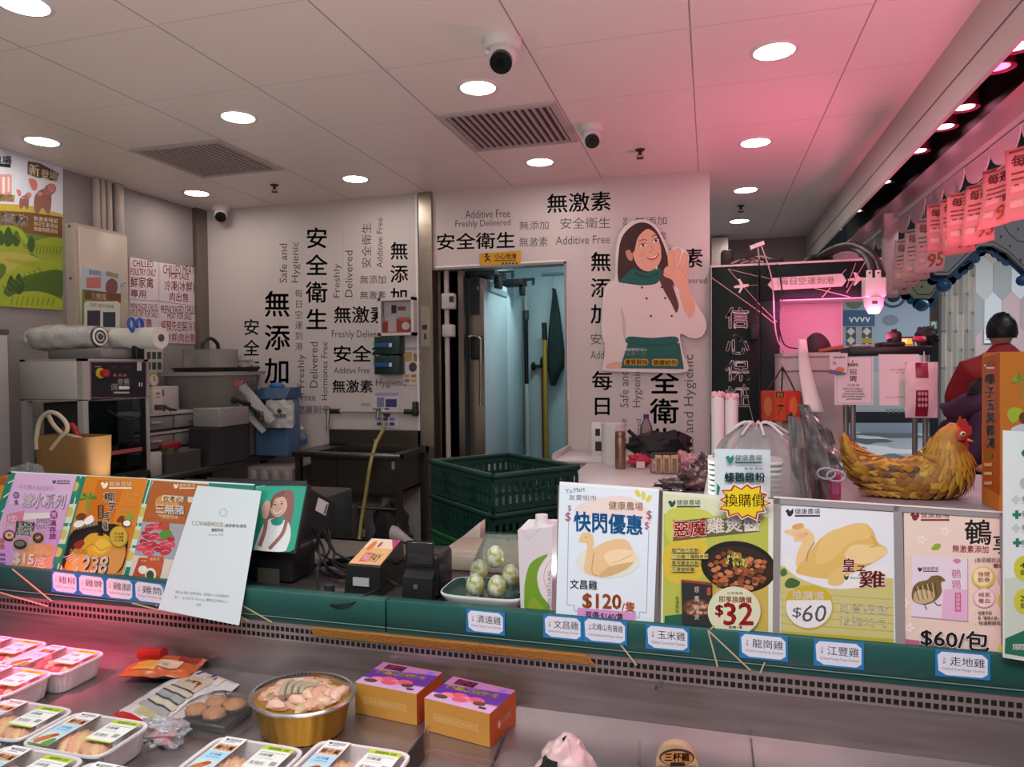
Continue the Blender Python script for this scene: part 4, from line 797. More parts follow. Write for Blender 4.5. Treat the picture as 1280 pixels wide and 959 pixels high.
# poles, broom, apron
q = PY(657.5, 400, 6.05); t = thing('mop_pole', 'white and black telescopic pole leaning in the store room corner', 'pole', (q.x, 6.05, .2))
zA, zB, zC = PY(657, 352, 6.05).z, PY(657, 391, 6.05).z, PY(657, 480, 6.05).z
B().cyl((q.x + .01, 6.05, .202), (q.x, 6.05, zC), .022, M('#b9bcbc', .5), n=12).build('sleeve', t); B().cyl((q.x, 6.05, zC), (q.x, 6.05, zB), .018, blk, n=12).build('shaft', t); B().cyl((q.x, 6.05, zB), (q.x - .01, 6.05, zA), .016, M('#a9adad', .5), n=12).build('tip', t); B().cyl((q.x, 6.05, zB - .06), (q.x, 6.05, zB + .02), .026, M('#4a4a3a', .5), n=12).build('clamp', t)
t = thing('broom', 'yellow handled broom leaning on the store room wall', 'broom', (-.98, 6.0, .2)); a, c = PY(681, 425, 6.0), PY(683, 560, 6.0)
B().cyl((a.x, 6.0, a.z), (c.x, 6.0, .55), .02, M('#a3832a', .5), n=12).build('handle', t); B().cyl((a.x, 6.0, a.z), (a.x - .005, 6.0, a.z + .15), .022, blk, n=12).build('grip', t)
B().box(c.x - .16, c.x + .12, 5.96, 6.04, .42, .56, M('#3a5a8c', .6), .02).build('head', t); b = B()
for k in range(60): x = c.x - .15 + .26 * rnd.random(); b.cyl((x, 5.97 + .06 * rnd.random(), .42), (x + .02 * (rnd.random() - .5), 5.97 + .06 * rnd.random(), .205), .004, M('#8c8c6a', .7), n=4)
b.build('bristles', t)
t = thing('red_stick', 'thin red stick beside the yellow broom handle', 'stick', (-1.05, 6.05, .2)); a, c = PY(678, 460, 6.06), PY(680, 540, 6.06)
B().cyl((a.x, 6.06, a.z), (c.x, 6.06, .202), .012, M('#7a2a22', .5), n=10).build('rod', t)
a = PY(675, 458, 6.1); b = B(); b.box(a.x - .07, a.x + .09, 6.1, 6.149, a.z - .015, a.z + .015, blk).ell((a.x - .06, 6.1, a.z), (.02, .04, .04), blk).ell((a.x + .03, 6.09, a.z + .03), (.025, .05, .06), blk); b.one('broom_clip', 'black wall clip holding the broom handle', 'clip')
t = thing('green_apron', 'dark green apron hanging from a wall hook in the store room', 'apron', (-.8, 6.05, 1.4)); pts = [(691, 361), (695, 362), (700, 385), (706, 432), (704, 465), (694, 470), (693, 482), (688, 482), (686, 470), (683, 455), (688, 400)]
b = B(); pl = plane((0, 6.02, 0), (0, -1, 0)); secs = []
for k, (xl, xr, y) in enumerate(((691, 694, 361), (690, 697, 375), (688, 700, 392), (686, 703, 415), (684, 706, 440), (684, 705.5, 460), (686, 700, 468), (688, 694, 482))):
    l = []
    for i in range(24):
        a = 2 * PI * i / 24; p = PY((xl + xr) / 2 + (xr - xl) / 2 * math.cos(a), y, 6.05); l.append(p + Vector((0, .05 * math.sin(a) * (1 + .4 * math.sin(3 * a + k)), 0)))
    secs.append(l)
b.ring(secs, M('#122a26', .8, bump=.2, scale=14)); b.build('cloth', t); a = PY(690, 345, 6.05); c = PY(693, 362, 6.05); B().tube([a + Vector((0, .06, 0)), (a + c) / 2, c], .008, M('#b0b4b4', .4), 8, 4).build('hook', t)
q = PY(683, 342, 6.1); B().cyl((-1.44, 6.13, q.z), (-.9, 6.13, q.z), .012, M('#8fa2a6', .5)).one('wall_conduit', 'thin horizontal conduit high on the store room back wall', 'conduit')
crumple('dark_sack', 'dark sack slumped behind the right edge of the doorway', 'sack', (-.965, 5.0, .67), (.05, .1, .5), M('#14191b', .8), 21, .3)

# ---- green crates on a trolley
t = thing('crate_trolley', 'low steel trolley under the stack of green crates', 'trolley', (-1.02, 3.1, .2)); cr_z = (1.155, .985, .815); chh = .165
ca, cb, cc_, cd_ = PZ(548, 577, 1.155), PZ(632, 597, 1.155), PZ(708, 578, 1.155), PZ(620, 563, 1.155)
ux = (cb - ca); lx = ux.length; ux.normalize(); uy = (cc_ - cb); uy = (uy - ux * uy.dot(ux)); ly = uy.length; uy.normalize(); c0 = (ca + cc_) / 2
def crate_part(o, f): b = B(); f(b); return b.build(*o)
def crate_geo(b, z1, g, bright):
    R = Matrix((( ux.x, uy.x, 0, c0.x), (ux.y, uy.y, 0, c0.y), (0, 0, 1, 0), (0, 0, 0, 1))); b.T = R; hx, hy = lx / 2, ly / 2; z0 = z1 - chh
    w_ = .012
    for (x0, x1, y0, y1) in ((-hx, hx, -hy, -hy + .02), (-hx, hx, hy - .02, hy), (-hx, -hx + .02, -hy, hy), (hx - .02, hx, -hy, hy)): b.box(x0, x1, y0, y1, z1 - .022, z1, g, .004, 1)
    ins_ = .014
    for s in (-1, 1):
        for axis, L_, off in ((0, hx, hy), (1, hy, hx)):
            def bx(a0, a1, za, zb_):
                o = s * (off - ins_)
                if axis == 0: b.box(a0, a1, o - .004, o + .004, za, zb_, g)
                else: b.box(o - .004, o + .004, a0, a1, za, zb_, g)
            for za, zb_ in ((z0, z0 + .028), (z0 + .062, z0 + .08), (z1 - .05, z1 - .022)): bx(-L_ + .01, L_ - .01, za, zb_)
            n = int(L_ * 2 / .035)
            for k in range(n + 1):
                a = -L_ + .014 + (2 * L_ - .028) * k / n; bx(a - .008, a + .008, z0 + .02, z1 - .04)
            if axis == 0:
                for k in range(-2, 3): bx(k * L_ / 2.4 - .03, k * L_ / 2.4 + .03, z0 + .02, z1 - .04) if k % 2 else None
    b.box(-hx + .02, hx - .02, -hy + .02, hy - .02, z0, z0 + .008, g)
R4 = Matrix(((ux.x, uy.x, 0, c0.x), (ux.y, uy.y, 0, c0.y), (0, 0, 1, 0), (0, 0, 0, 1)))
b = B(); b.T = R4; b.box(-lx / 2, lx / 2, -ly / 2, ly / 2, .60, .645, ssd, .004, 1); b.build('deck', t)
for sx_ in (-1, 1):
    for sy_ in (-1, 1):
        b = B(); b.T = R4; b.box(sx_ * (lx / 2 - .04) - .015, sx_ * (lx / 2 - .04) + .015, sy_ * (ly / 2 - .04) - .015, sy_ * (ly / 2 - .04) + .015, .2, .60, ssd); b.build('leg', t)
for i, z in enumerate(cr_z):
    b = B(); crate_geo(b, z, M(('#15392f', '#15392f', '#1a5a34')[i], .5), i); b.one('plastic_crate', ('topmost dark green plastic crate of the stack before the doorway', 'middle dark green plastic crate of the stack', 'lowest, brighter green plastic crate of the stack')[i], 'crate', 'stacked green crates')
# ------------------------------------------------------------------ standee on the wall
t = thing('woman_cutout', 'cardboard cutout of a smiling woman in white with a green scarf and apron', 'cutout', (-.35, YB - .02, 1.6))
pl = plane((0, YB - .03, 0), (0, -1, 0)); mz = sub(pl[0], 740, 260, 4.567)
out = [(132, 395), (135, 250), (160, 140), (225, 78), (310, 68), (372, 110), (415, 190), (440, 242), (470, 222), (525, 235), (552, 268), (550, 330), (535, 400), (580, 520), (640, 620), (655, 680), (620, 738), (560, 742), (503, 722), (520, 830), (542, 935), (300, 938), (80, 930), (62, 900), (76, 800), (55, 700), (60, 560), (72, 460), (100, 425)]
b = B(); b.slab([mz(p.x, p.y) for p in spline([Vector((x, y, 0)) for x, y in out], 4)], pl[1], .012, '#d9d2d0'); A = Art(b, *pl, eps=.0005).to(740, 260, 4.567)
skin, skin2, hair, hair2, wht, grn = '#d9a78e', '#c08a72', '#3a201c', '#56322a', '#d6ccc8', '#0f5a50'
A.blob([(150, 415), (148, 300), (170, 170), (240, 95), (310, 85), (365, 125), (405, 200), (432, 280), (445, 330), (425, 380), (250, 430), (180, 425)], hair)
A.blob([(390, 360), (440, 370), (480, 470), (498, 560), (485, 605), (455, 560), (420, 480), (385, 400)], hair2)
A.blob([(95, 470), (180, 428), (290, 445), (400, 420), (470, 450), (500, 520), (498, 640), (480, 735), (350, 738), (210, 735), (185, 850), (90, 900), (72, 720), (72, 560)], wht)
A.blob([(165, 560), (188, 640), (192, 740), (180, 740), (172, 650)], '#bdb1ad', 4); A.blob([(495, 560), (540, 590), (600, 590), (640, 680), (610, 728), (550, 728), (500, 690)], wht)
A.blob([(385, 400), (440, 400), (480, 500), (495, 560), (480, 598), (450, 540), (410, 470)], hair2)
A.blob([(235, 345), (300, 370), (380, 340), (395, 380), (370, 430), (290, 442), (200, 432), (150, 420), (190, 385)], grn); A.blob([(250, 365), (310, 390), (380, 365), (370, 380), (310, 402), (250, 385)], '#0a463f', 4)
A.blob([(230, 220), (250, 150), (310, 118), (365, 150), (392, 215), (395, 285), (368, 340), (318, 362), (270, 340), (240, 290)], skin)
A.blob([(192, 250), (215, 240), (232, 265), (228, 300), (205, 292)], skin2)
A.blob([(225, 240), (240, 150), (300, 95), (345, 115), (305, 125), (262, 170), (240, 250), (215, 250)], hair); A.blob([(345, 110), (385, 160), (412, 240), (440, 330), (400, 300), (392, 220), (365, 150)], hair)
for x, y, r in ((292, 213, -.3), (365, 186, -.35)): A.ell(x, y, 19, 8, '#f1e9e4', rot=r); A.ell(x, y, 8, 8, '#2a1a16'); A.curve([(x - 22, y + 3), (x - 5, y - 11), (x + 20, y - 8)], 4, '#2a1a16', 3); A.curve([(x - 24, y - 20), (x - 2, y - 32), (x + 22, y - 28)], 5, '#5a3a30', 3)
A.curve([(332, 200), (348, 240), (336, 252), (322, 250)], 3, '#b47c66', 3)
A.blob([(312, 284), (340, 282), (380, 258), (374, 282), (350, 298), (326, 296)], '#b5483f', 4); A.blob([(318, 284), (342, 283), (374, 264), (362, 280), (342, 288)], '#f6efec', 4)
A.ell(285, 265, 20, 13, '#dc9c88', rot=-.3); A.ell(385, 235, 9, 12, '#dc9c88')
A.ell(368, 342, 5, 8, '#f0e6e0')
# raised hand with the fingers spread round
A.blob([(500, 470), (540, 410), (560, 480), (590, 570), (560, 630), (535, 600), (510, 540)], skin)
A.blob([(455, 330), (520, 340), (545, 380), (535, 440), (500, 470), (455, 410), (420, 395), (408, 375), (430, 345)], skin)
for pts in ([(440, 345), (432, 290), (436, 250), (452, 238), (466, 250), (462, 300), (470, 345)], [(470, 340), (468, 270), (478, 235), (500, 232), (506, 255), (498, 300), (498, 345)], [(500, 345), (510, 290), (525, 255), (545, 262), (545, 290), (530, 330), (522, 360)], [(518, 365), (535, 325), (548, 300), (552, 320), (545, 360), (535, 395)], [(425, 385), (410, 360), (425, 335), (450, 335), (462, 360), (450, 385)]): A.blob(pts, skin, 4); A.curve(pts + pts[:1], 2.2, skin2, 3)
for x, y in ((285, 454), (312, 517), (336, 617), (455, 617), (418, 515), (398, 452)): A.ell(x, y, 7, 7, '#3a3a40', 10)
A.blob([(210, 735), (340, 742), (478, 735), (480, 775), (350, 782), (205, 775)], grn, 4); A.poly([(205, 770), (500, 772), (525, 920), (160, 915)], grn); A.blob([(205, 772), (350, 782), (490, 770), (350, 790)], '#0a463f', 4)
A.blob([(92, 890), (165, 880), (160, 915), (85, 914)], skin, 4)
A.txt('健康農場代言人', 192, 800, 315, 818, '#d9d3cb'); A.txt('推廣大使', 192, 822, 308, 842, '#d9d3cb', .02)
A.rrect(182, 862, 322, 898, 14, '#c79a2c'); A.rrect(342, 862, 490, 902, 14, '#c79a2c'); A.txt('優質鮮味', 188, 864, 318, 896, '#3a2a12', .03); A.txt('健康給你', 348, 866, 485, 900, '#3a2a12', .03)
b.build('print', t)
# ------------------------------------------------------------------ green booth
gd = M('#182624', .6, spec=.12); pkw = M('#c9bfbf', .5); cyl_ = '#cdbfbe'; LY = 4.5
t = thing('green_booth', 'dark green booth frame lettered in white with a plane banner', 'booth', (.3, LY, .2))
x0, x1 = .006, PY(975, 400, LY).x; zt = 2.2; xr = PY(1102, 325, LY).x; zl = PY(1083, 371, LY).z; xm = PY(949, 400, LY).x
b = B(); b.box(x0, xm, LY, LY + .06, .2, zt, gd, .003, 1); pl = plane((0, LY, 0), (0, -1, 0)); A0 = Art(b, *pl, eps=.0008); A = A0.to(880, 280, 3.996); A.col('信心保証', 110, 414, 224, 918, '#efe8e6', .03, .22)
gold = '#b98f8a'
A.line([(38, 268), (280, 440)], 4, gold); A.line([(120, 225), (280, 405)], 3, gold); A.poly([(150, 310), (180, 303), (170, 275), (180, 275), (196, 302), (222, 300), (224, 312), (196, 318), (180, 345), (172, 343), (180, 320), (150, 320)], '#d8cfcd'); A.line([(120, 225), (272, 262)], 3, gold); A.line([(222, 307), (275, 305)], 2, gold)
A.line([(36, 218), (36, 950)], 4, '#c9b9b8'); b.build('letter_panel', t)
b = B(); b.box(xm + .004, x1, LY + .005, LY + .06, .2, zl, gd, .003, 1); pl2 = plane((0, LY + .005, 0), (0, -1, 0)); Art(b, *pl2, eps=.0008).to(880, 280, 3.996).line([(288, 445), (355, 500)], 4, gold).line([(288, 412), (365, 490)], 3, gold); b.build('side_panel', t)
b = B(); b.box(xm + .004, xr, LY, LY + .3, zl, zt, gd, .003, 1); A = Art(b, *pl, eps=.0008).to(880, 280, 3.996)
A.line([(285, 262), (330, 275)], 3, gold); A.poly([(318, 304), (345, 270), (690, 248), (712, 283), (690, 312), (345, 332)], '#d9c9c8'); A.txt('每日空運到港', 380, 267, 650, 306, '#6e5553', 0, skew=-6); A.poly([(718, 275), (755, 268), (745, 242), (760, 242), (778, 266), (812, 268), (812, 276), (778, 284), (755, 308), (745, 306), (756, 284), (720, 284)], '#d9c9c8')
for p in (((758, 195), (712, 318)), ((805, 190), (712, 345)), ((540, 318), (730, 365)), ((590, 368), (632, 318)), ((690, 248), (710, 226))): A.line(p, 4, gold)
b.build('lintel', t)
B().box(x0, xr, LY - .004, LY + .3, zt, zt + .012, pkw).build('top_edge', t)
xp = PY(1053, 400, 5.0).x
B().box(.29, xp - .012, 5.0, 5.03, .2, zl + .1, M('#cfc2c3', .5)).build('back_panel', t); B().box(xp - .012, xp, 4.99, 5.03, .2, zl + .06, '#d8cccc').build('panel_edge', t); B().box(x1, xr - .02, LY + .01, LY + .29, zl - .006, zl - .001, M('#cbbcbd', .5)).build('soffit', t)
t = thing('booth_counter', 'pink-lit pale counter block inside the green booth', 'counter', (.5, 4.1, .2)); a, c = PY(978, 446, 3.95), PY(1054, 446, 3.95)
B().box(a.x, c.x, 3.95, 4.4, .201, a.z, M('#b9a5a6', .5), .004, 1).build('body', t); B().box(a.x, c.x + .005, 3.94, 4.4, a.z, a.z + .02, M('#c4b3b4', .45)).build('top', t); ctz = a.z + .02
q = PY(1010, 463, 3.95); B().box(a.x, c.x, 3.944, 3.949, q.z - .006, q.z, '#8a6f72').build('groove', t)
# dark cap and orange folder on it, paper strip, red gift bag
t = thing('purple_hat', 'dark purple hat lying on the booth counter', 'cap', (.6, 4.1, ctz)); a, c = PY(1006, 436, 4.1), PY(1049, 436, 4.1); m_ = M('#3a1f2c', .7)
b = B(); b.ell(((a.x + c.x) / 2 - .02, 4.1, ctz + .005), ((c.x - a.x) / 2 * .85, .11, .115), m_, 24, 14); b.v = [Vector((p.x, p.y, max(p.z - (p.x - a.x) * .18, ctz + .003))) for p in b.v]; b.build('crown', t)
B().hexa([(a.x + .05, 3.97, ctz + .003), (c.x, 3.97, ctz + .003), (c.x, 4.06, ctz + .003), (a.x + .05, 4.06, ctz + .003)], [(a.x + .06, 3.98, ctz + .02), (c.x - .01, 3.98, ctz + .012), (c.x - .01, 4.06, ctz + .02), (a.x + .06, 4.06, ctz + .03)], m_).build('peak', t)
a, c = PY(1026, 440, 3.9), PY(1057, 433, 3.9); b = B(); b.hexa([(a.x, 3.952, ctz + .001), (c.x, 3.952, ctz + .02), (c.x, 3.968, ctz + .02), (a.x, 3.968, ctz + .001)], [(a.x, 3.952, ctz + .016), (c.x, 3.952, ctz + .04), (c.x, 3.968, ctz + .04), (a.x, 3.968, ctz + .016)], M('#b0552c', .5)); b.one('orange_folder', 'thin orange folder beside the purple hat on the booth counter', 'folder')
def strip(u, v):
    a = PY(1000 - 2 + 17 * u + 0 * v, 420, 3.7); xx = [(998, 1008), (998, 1011), (999, 1016), (1003, 1022), (1006, 1030)]; k = min(v * 4, 3.999); i = int(k); f = k - i
    l = xx[i][0] * (1 - f) + xx[i + 1][0] * f; r = xx[i][1] * (1 - f) + xx[i + 1][1] * f
    return PY(l + (r - l) * u, 424 + 91 * v, 3.938 - .02 * v - .25 * v * v)
b = B(); b.grid(strip, 3, 14, M('#d3c6c6', .6, bump=.1)); o = b.one('paper_strip', 'long white paper strip hanging down left of the booth counter', 'paper strip'); md = o.modifiers.new('thickness', 'SOLIDIFY'); md.thickness = .002
t = thing('gift_bag', 'red paper gift bag with cord handles hung by the green booth', 'gift bag', (.3, 3.9, 1.4)); a, c = PY(952, 489, 3.86), PY(1001, 527, 3.86)
rb = M('#b02018', .5); b = B(); b.box(a.x, c.x, 3.86, 3.938, c.z, a.z, rb, .004, 1); A = Art(b, *plane((0, 3.86, 0), (0, -1, 0)), eps=.0006)
A.rect(968.5, 489.5, 983, 526, '#c9401c'); A.rect(984, 490, 1000, 526, '#d62a20'); A.rect(953, 490, 968, 526, '#a83a22'); A.rect(970, 490, 980, 497, '#3a1512'); A.txt('樣本', 971, 490.5, 979, 496.5, '#d8a83c'); A.txt('大', 971, 500, 981, 520, '#d8952c', .01); A.ell(992, 508, 5, 12, '#e86a3c'); A.ell(960, 508, 5, 12, '#b86a34'); b.build('body', t)
b = B()
for x in (958, 994): b.tube([PY(978, 459, 3.93), PY((978 + x) / 2 + .5, 474, 3.90), PY(x, 490, 3.87)], .004, '#3a1a18', 6)
b.tube([PY(978, 458, 3.94), PY(977, 489, 3.93)], .004, '#3a1a18', 6); b.build('cord', t)
# clutter on top of the booth
b = B(); a, c = PY(901, 333, 4.6), PY(917, 312, 4.6); b.box(a.x, c.x, 4.58, 4.7, 2.213, c.z, M('#2a2224', .5), .02, 2); b.one('black_speaker', 'small dark box speaker on the left end of the booth top', 'speaker')
b = B(); a, c = PY(955, 330, 4.55), PY(979, 323, 4.55); b.box(a.x, c.x, 4.53, 4.62, 2.213, c.z, M('#26191c', .5), .006); b.one('power_adapter', 'flat black adapter among wires on the booth top', 'adapter')
b = B()
for k in range(7):
    xs = [.11 + .03 * k + .05 * rnd.random(), .2 + .03 * rnd.random(), .3, .38 + .04 * rnd.random()]; b.tube([(x, 4.56 + .03 * rnd.random(), 2.225 + .05 * rnd.random() * (1 if 0 < i < 3 else .2)) for i, x in enumerate(xs)], .005, M(('#b9a5a6', '#2a2022')[k % 2], .5), 6, 5)
b.one('wire_tangle', 'tangle of pale and black wires on the booth top', 'wires')
b = B(); a = PY(947, 306, 4.55); b.hexa([(a.x - .04, 4.54, a.z - .03), (a.x + .04, 4.54, a.z + .0), (a.x + .04, 4.56, a.z + .0), (a.x - .04, 4.56, a.z - .03)], [(a.x - .045, 4.54, a.z - .005), (a.x + .035, 4.54, a.z + .022), (a.x + .035, 4.56, a.z + .022), (a.x - .045, 4.56, a.z - .005)], M('#d9cccc', .4)); b.tube([(a.x, 4.55, a.z - .01), (a.x + .01, 4.55, 2.24)], .004, '#b9a9a9', 6); b.one('wire_bracket', 'bent pale bracket sticking up from the wires on the booth', 'bracket')
b = B(); b.tube([PY(x, y, 4.46) for x, y in ((952, 308), (965, 350), (968, 400), (972, 425), (981, 442), (981, 458))], .004, M('#c0abac', .5), 6, 5); b.one('hanging_cable', 'pale cord running down the front of the green booth', 'cord')
b = B(); b.tube([PY(x, y, 4.47) for x, y in ((949, 326), (947, 370), (944, 405))], .004, blk, 6, 5); a, c = PY(938, 406, 4.46), PY(949, 425, 4.46); b.box(a.x, c.x, 4.45, 4.49, c.z, a.z, M('#17171a', .5), .006); b.tube([PY(x, y, 4.46) for x, y in ((972, 330), (978, 370), (973, 400), (980, 430), (997, 436))], .004, blk, 6, 5); b.one('power_socket', 'black power socket box on a cable on the green panel', 'socket')
b = B(); b.tube([PY(x, y, 4.5) for x, y in ((926, 505), (930, 480), (936, 505), (941, 525), (946, 545))], .003, M('#8f8b8a', .5), 6, 5); b.one('hanging_wire', 'grey kinked wire hanging before the white characters', 'wire')
# wall lamp with its hoses
t = thing('dome_fixture', 'pink-lit white dome fixture with two prongs under black hoses', 'fixture', (.74, 3.6, 1.85)); wf = M('#dccfd0', .4)
a, c = PY(1080, 348, 3.6), PY(1107, 371, 3.6); B().box(a.x, c.x, 3.58, 3.66, c.z, a.z, wf, .006).build('bracket', t)
for x in (1087, 1098): q = PY(x, 343, 3.6); B().box(q.x - .012, q.x + .012, 3.6, 3.615, q.z - .04, q.z + .02, wf, .003).cyl((q.x, 3.598, q.z + .008), (q.x, 3.601, q.z + .008), .005, '#4a3438', n=8).build('prong', t)
cx = (a.x + c.x) / 2; r = (c.x - a.x) / 2; b = B(); b.lathe([(.02, c.z - .075), (r * .6, c.z - .066), (r * .88, c.z - .04), (r, c.z - .005), (r, c.z)], (cx, 3.62, 0), wf, 28); A = Art(b, *plane((0, 3.62 - r - .001, 0), (0, -1, 0)), eps=.0004); A.rect(1090, 376, 1097, 380, '#5a4044'); b.build('dome', t)
for i, (p, lab) in enumerate(((((1022, 330), (1045, 313), (1068, 311), (1084, 322), (1090, 340), (1090, 352)), 'lower black corrugated hose arching to the dome fixture'), (((1010, 331), (1040, 312), (1065, 306), (1090, 318), (1101, 340), (1101, 352)), 'upper black corrugated hose arching to the dome fixture'))):
    ys = [4.7, 4.5, 4.2, 3.85, 3.68, 3.68]; B().tube([PY(*q, y) for q, y in zip(p, ys)], lambda s: .018 + .002 * math.sin(s * 260), M('#231a1c', .45), 10, 16).one('black_hose', lab, 'hose', 'black hoses of the dome fixture')
b = B(); b.tube([PY(x, y, 4.62) for x, y in ((1007, 328), (1014, 322), (1030, 320), (1040, 326))], .014, blk, 8, 6); b.one('black_cable_loop', 'black cable loop lying on the booth lintel', 'cable')
b = B(); b.hexa([PY(1040, 327, 4.62), PY(1075, 325, 4.62), PY(1075, 323, 4.75), PY(1040, 325, 4.75)], [PY(1042, 318, 4.62), PY(1068, 314, 4.62), PY(1068, 312, 4.75), PY(1042, 316, 4.75)], M('#a58e98', .6)); b.one('pale_box', 'pale crumpled box on the booth lintel under the hoses', 'box')
a, c = PY(1105, 300, 5.3), PY(1123, 370, 5.3); t = thing('hanging_post', 'pale square post hanging from the fascia beside the booth', 'post', (1.19, 5.34, 2.05)); B().box(a.x, c.x, 5.3, 5.38, c.z, 2.62, M('#b3a6a4', .5), .004, 1).build('shaft', t); B().box(a.x - .004, c.x + .004, 5.295, 5.385, c.z - .004, c.z + .012, '#7d6f6f').build('end_cap', t)
# ------------------------------------------------------------------ till shelf, hanging papers
t = thing('till_shelf', 'dark narrow shelf on steel legs carrying the till equipment', 'shelf', (.8, 3.55, .2)); a, c = PY(1062, 434, 3.52), PY(1166, 443, 3.52); sz = a.z
B().box(a.x, c.x, 3.52, 3.75, sz - .04, sz, M('#1b1719', .45), .003, 1).build('top', t)
for x in (a.x + .02, c.x - .02):
    for y in (3.55, 3.72): B().cyl((x, y, .2), (x, y, sz - .04), .012, M('#8d8688', .35, .7)).build('leg', t)
B().box(a.x + .01, c.x - .01, 3.56, 3.73, 1.08, 1.1, M('#a3898c', .5)).build('lower_shelf', t)
b = B(); q = PY(1118, 434, 3.55); b.box(q.x - .02, q.x + .03, 3.54, 3.62, sz + .001, PY(1118, 414, 3.55).z, M('#241418', .35), .012); b.cyl((q.x + .005, 3.58, PY(1118, 416, 3.55).z), (q.x + .005, 3.58, PY(1118, 411, 3.55).z), .012, blk); b.box(q.x - .06, q.x + .04, 3.53, 3.66, sz + .001, sz + .02, blk, .004); b.one('card_terminal', 'upright black card terminal on the till shelf', 'terminal')
t = thing('small_display', 'small display with a lit yellow screen on the till shelf', 'display', (.85, 3.6, sz)); a, c = PY(1125, 421, 3.6), PY(1143, 436, 3.6); b = B(); b.box(a.x, c.x, 3.6, 3.63, sz + .001, a.z, blk, .004, 1); b.build('case', t)
b = B(); A = Art(b, *plane((0, 3.598, 0), (0, -1, 0)), eps=.0008); A.rect(1127, 423, 1141, 434.5, M('#d8b84a', .5, emit=.7)).rect(1128, 424, 1134, 429, M('#e8e0b0', .5, emit=.7)).rect(1129, 430, 1140, 433, M('#a8842a', .5, emit=.5)); b.build('screen', t)
q = PY(1149, 440, 3.55); t = thing('red_stamp', 'red topped stamp standing on the till shelf', 'stamp', (q.x, 3.55, sz)); B().cyl((q.x, 3.55, sz + .001), (q.x, 3.55, sz + .02), .008, '#5a2a30').build('stem', t); B().lathe([(.026, sz + .02), (.03, sz + .03), (.02, sz + .045)], (q.x, 3.55, 0), M('#b03048', .35)).build('cap', t)
crumple('black_bundle', 'rounded black bundle at the right end of the till shelf', 'bundle', (PY(1158, 440, 3.66).x, 3.66, sz + .045), (.045, .05, .05), M('#121013', .6), 31, .3)
b = B(); a, c = PY(1066, 434, 3.55), PY(1090, 432, 3.55); b.box(a.x, c.x, 3.54, 3.66, sz + .001, sz + .012, M('#b39aa0', .5), .003); b.one('pale_pad', 'pale pad lying on the left end of the till shelf', 'pad')
def hang(name, lab, cat, quad, y, mat, f, sag=.012):
    b = B(); pl = plane((0, y, 0), (0, -1, 0)); board(b, *pl, quad, .003, mat); f(Art(b, *pl, eps=.0006).to(1000, 360, 5.328)); return b.one(name, lab, cat)
def f1(A):
    A.frame(246, 460, 478, 768, 2, '#8a5f68'); A.txt('健康農場', 318, 500, 385, 524, '#3a2830', .03); A.ell(350, 490, 5, 6, '#3a2830'); A.col('招聘', 332, 538, 378, 625, '#4a3038', .015, .1); A.txt('店務員', 315, 638, 398, 658, '#7a5560')
    for k, (x0, x1) in enumerate(((285, 428), (300, 420), (285, 430), (278, 442), (308, 412))): A.txt('誠聘全職及兼職員工一名'[:9 - k % 3], x0, 666 + 17 * k, x1, 678 + 17 * k, '#5a3a44', .01)
hang('hiring_notice', 'white hiring notice in a thin border hung from the till shelf', 'notice', [(1043, 446), (1092, 446), (1091.5, 506), (1043.5, 506)], 3.49, '#d9cccd', f1)
def f2(A): A.txt('歡迎加入會員群組', 598, 540, 700, 552, '#8a6068'); A.txt('掃一掃', 640, 560, 690, 570, '#8a6068'); A.txt('按此加入我們的群組', 575, 722, 700, 734, '#a07880')
hang('member_notice', 'plain pale notice hung beside the hiring notice, half behind the pouch', 'notice', [(1098, 443), (1149, 443), (1160, 507), (1099.5, 507)], 3.49, '#dacdce', f2)
def f3(A): A.txt('健康農場', 222, 455, 300, 470, '#7a4a50', .02); A.txt('食品', 218, 488, 240, 512, '#8a3040', .02); A.ell(265, 545, 32, 18, '#c87a4a'); A.blob([(200, 545), (235, 550), (300, 565), (300, 572), (200, 572)], '#5a5a80'); 
b = B(); pl = plane((0, 3.47, 0), (0, -1, 0)); b.slab([pl[0](1000 + x / 5.328, 360 + y / 5.328) for x, y in ((195, 435), (318, 435), (312, 560), (300, 572), (210, 572), (202, 555))], pl[1], .003, '#d3c2c4'); f3(Art(b, *pl, eps=.0006).to(1000, 360, 5.328)); b.one('food_leaflet', 'small food leaflet tucked over the hiring notice corner', 'leaflet')
t = thing('snack_pouch', 'pale snack pouch with a dark red band hanging by the shelf', 'pouch', (.9, 3.4, 1.36)); a, c = PY(1133, 453, 3.4), PY(1174, 523, 3.4)
def pouch(sgn):
    def f(u, v): return Vector((a.x + (c.x - a.x) * u + .01 * (v - .5) * 0, 3.42 - sgn * .018 * (math.sin(PI * u) ** .6) * (math.sin(PI * v) ** .6 if 0 < v < 1 else 0) + .004 * noise.noise(Vector((u * 5, v * 6, 2))), c.z + (a.z - c.z) * v))
    return f
b = B(); b.grid(pouch(1), 14, 16, M('#cdb4b6', .35, bump=.15, scale=20)); b.grid(pouch(-1), 14, 16, M('#cdb4b6', .35, bump=.15, scale=20)); b.build('body', t)
def band(v0, v1, u0=.3, u1=.68):
    g = pouch(1); b = B(); b.grid(lambda u, v: g(u0 + (u1 - u0) * u, v0 + (v1 - v0) * v) + Vector((0, -.0015, 0)), 8, 10, M('#7a1226', .4)); return b
band(.72, .99).build('upper_band', t); b = band(.03, .50); A = Art(b, *plane((0, 3.394, 0), (0, -1, 0)), eps=.0006).to(1000, 360, 5.328)
for k in range(9): A.ell(795 + (k % 3) * 22, 705 + (k // 3) * 38, 10, 14, '#a8808a', 8)
b.build('lower_band', t)
B().tube([PY(1155, 440, 3.519), PY(1155, 444, 3.46), PY(1155, 456, 3.42)], .003, '#b0a0a2', 6).build('hook', t)
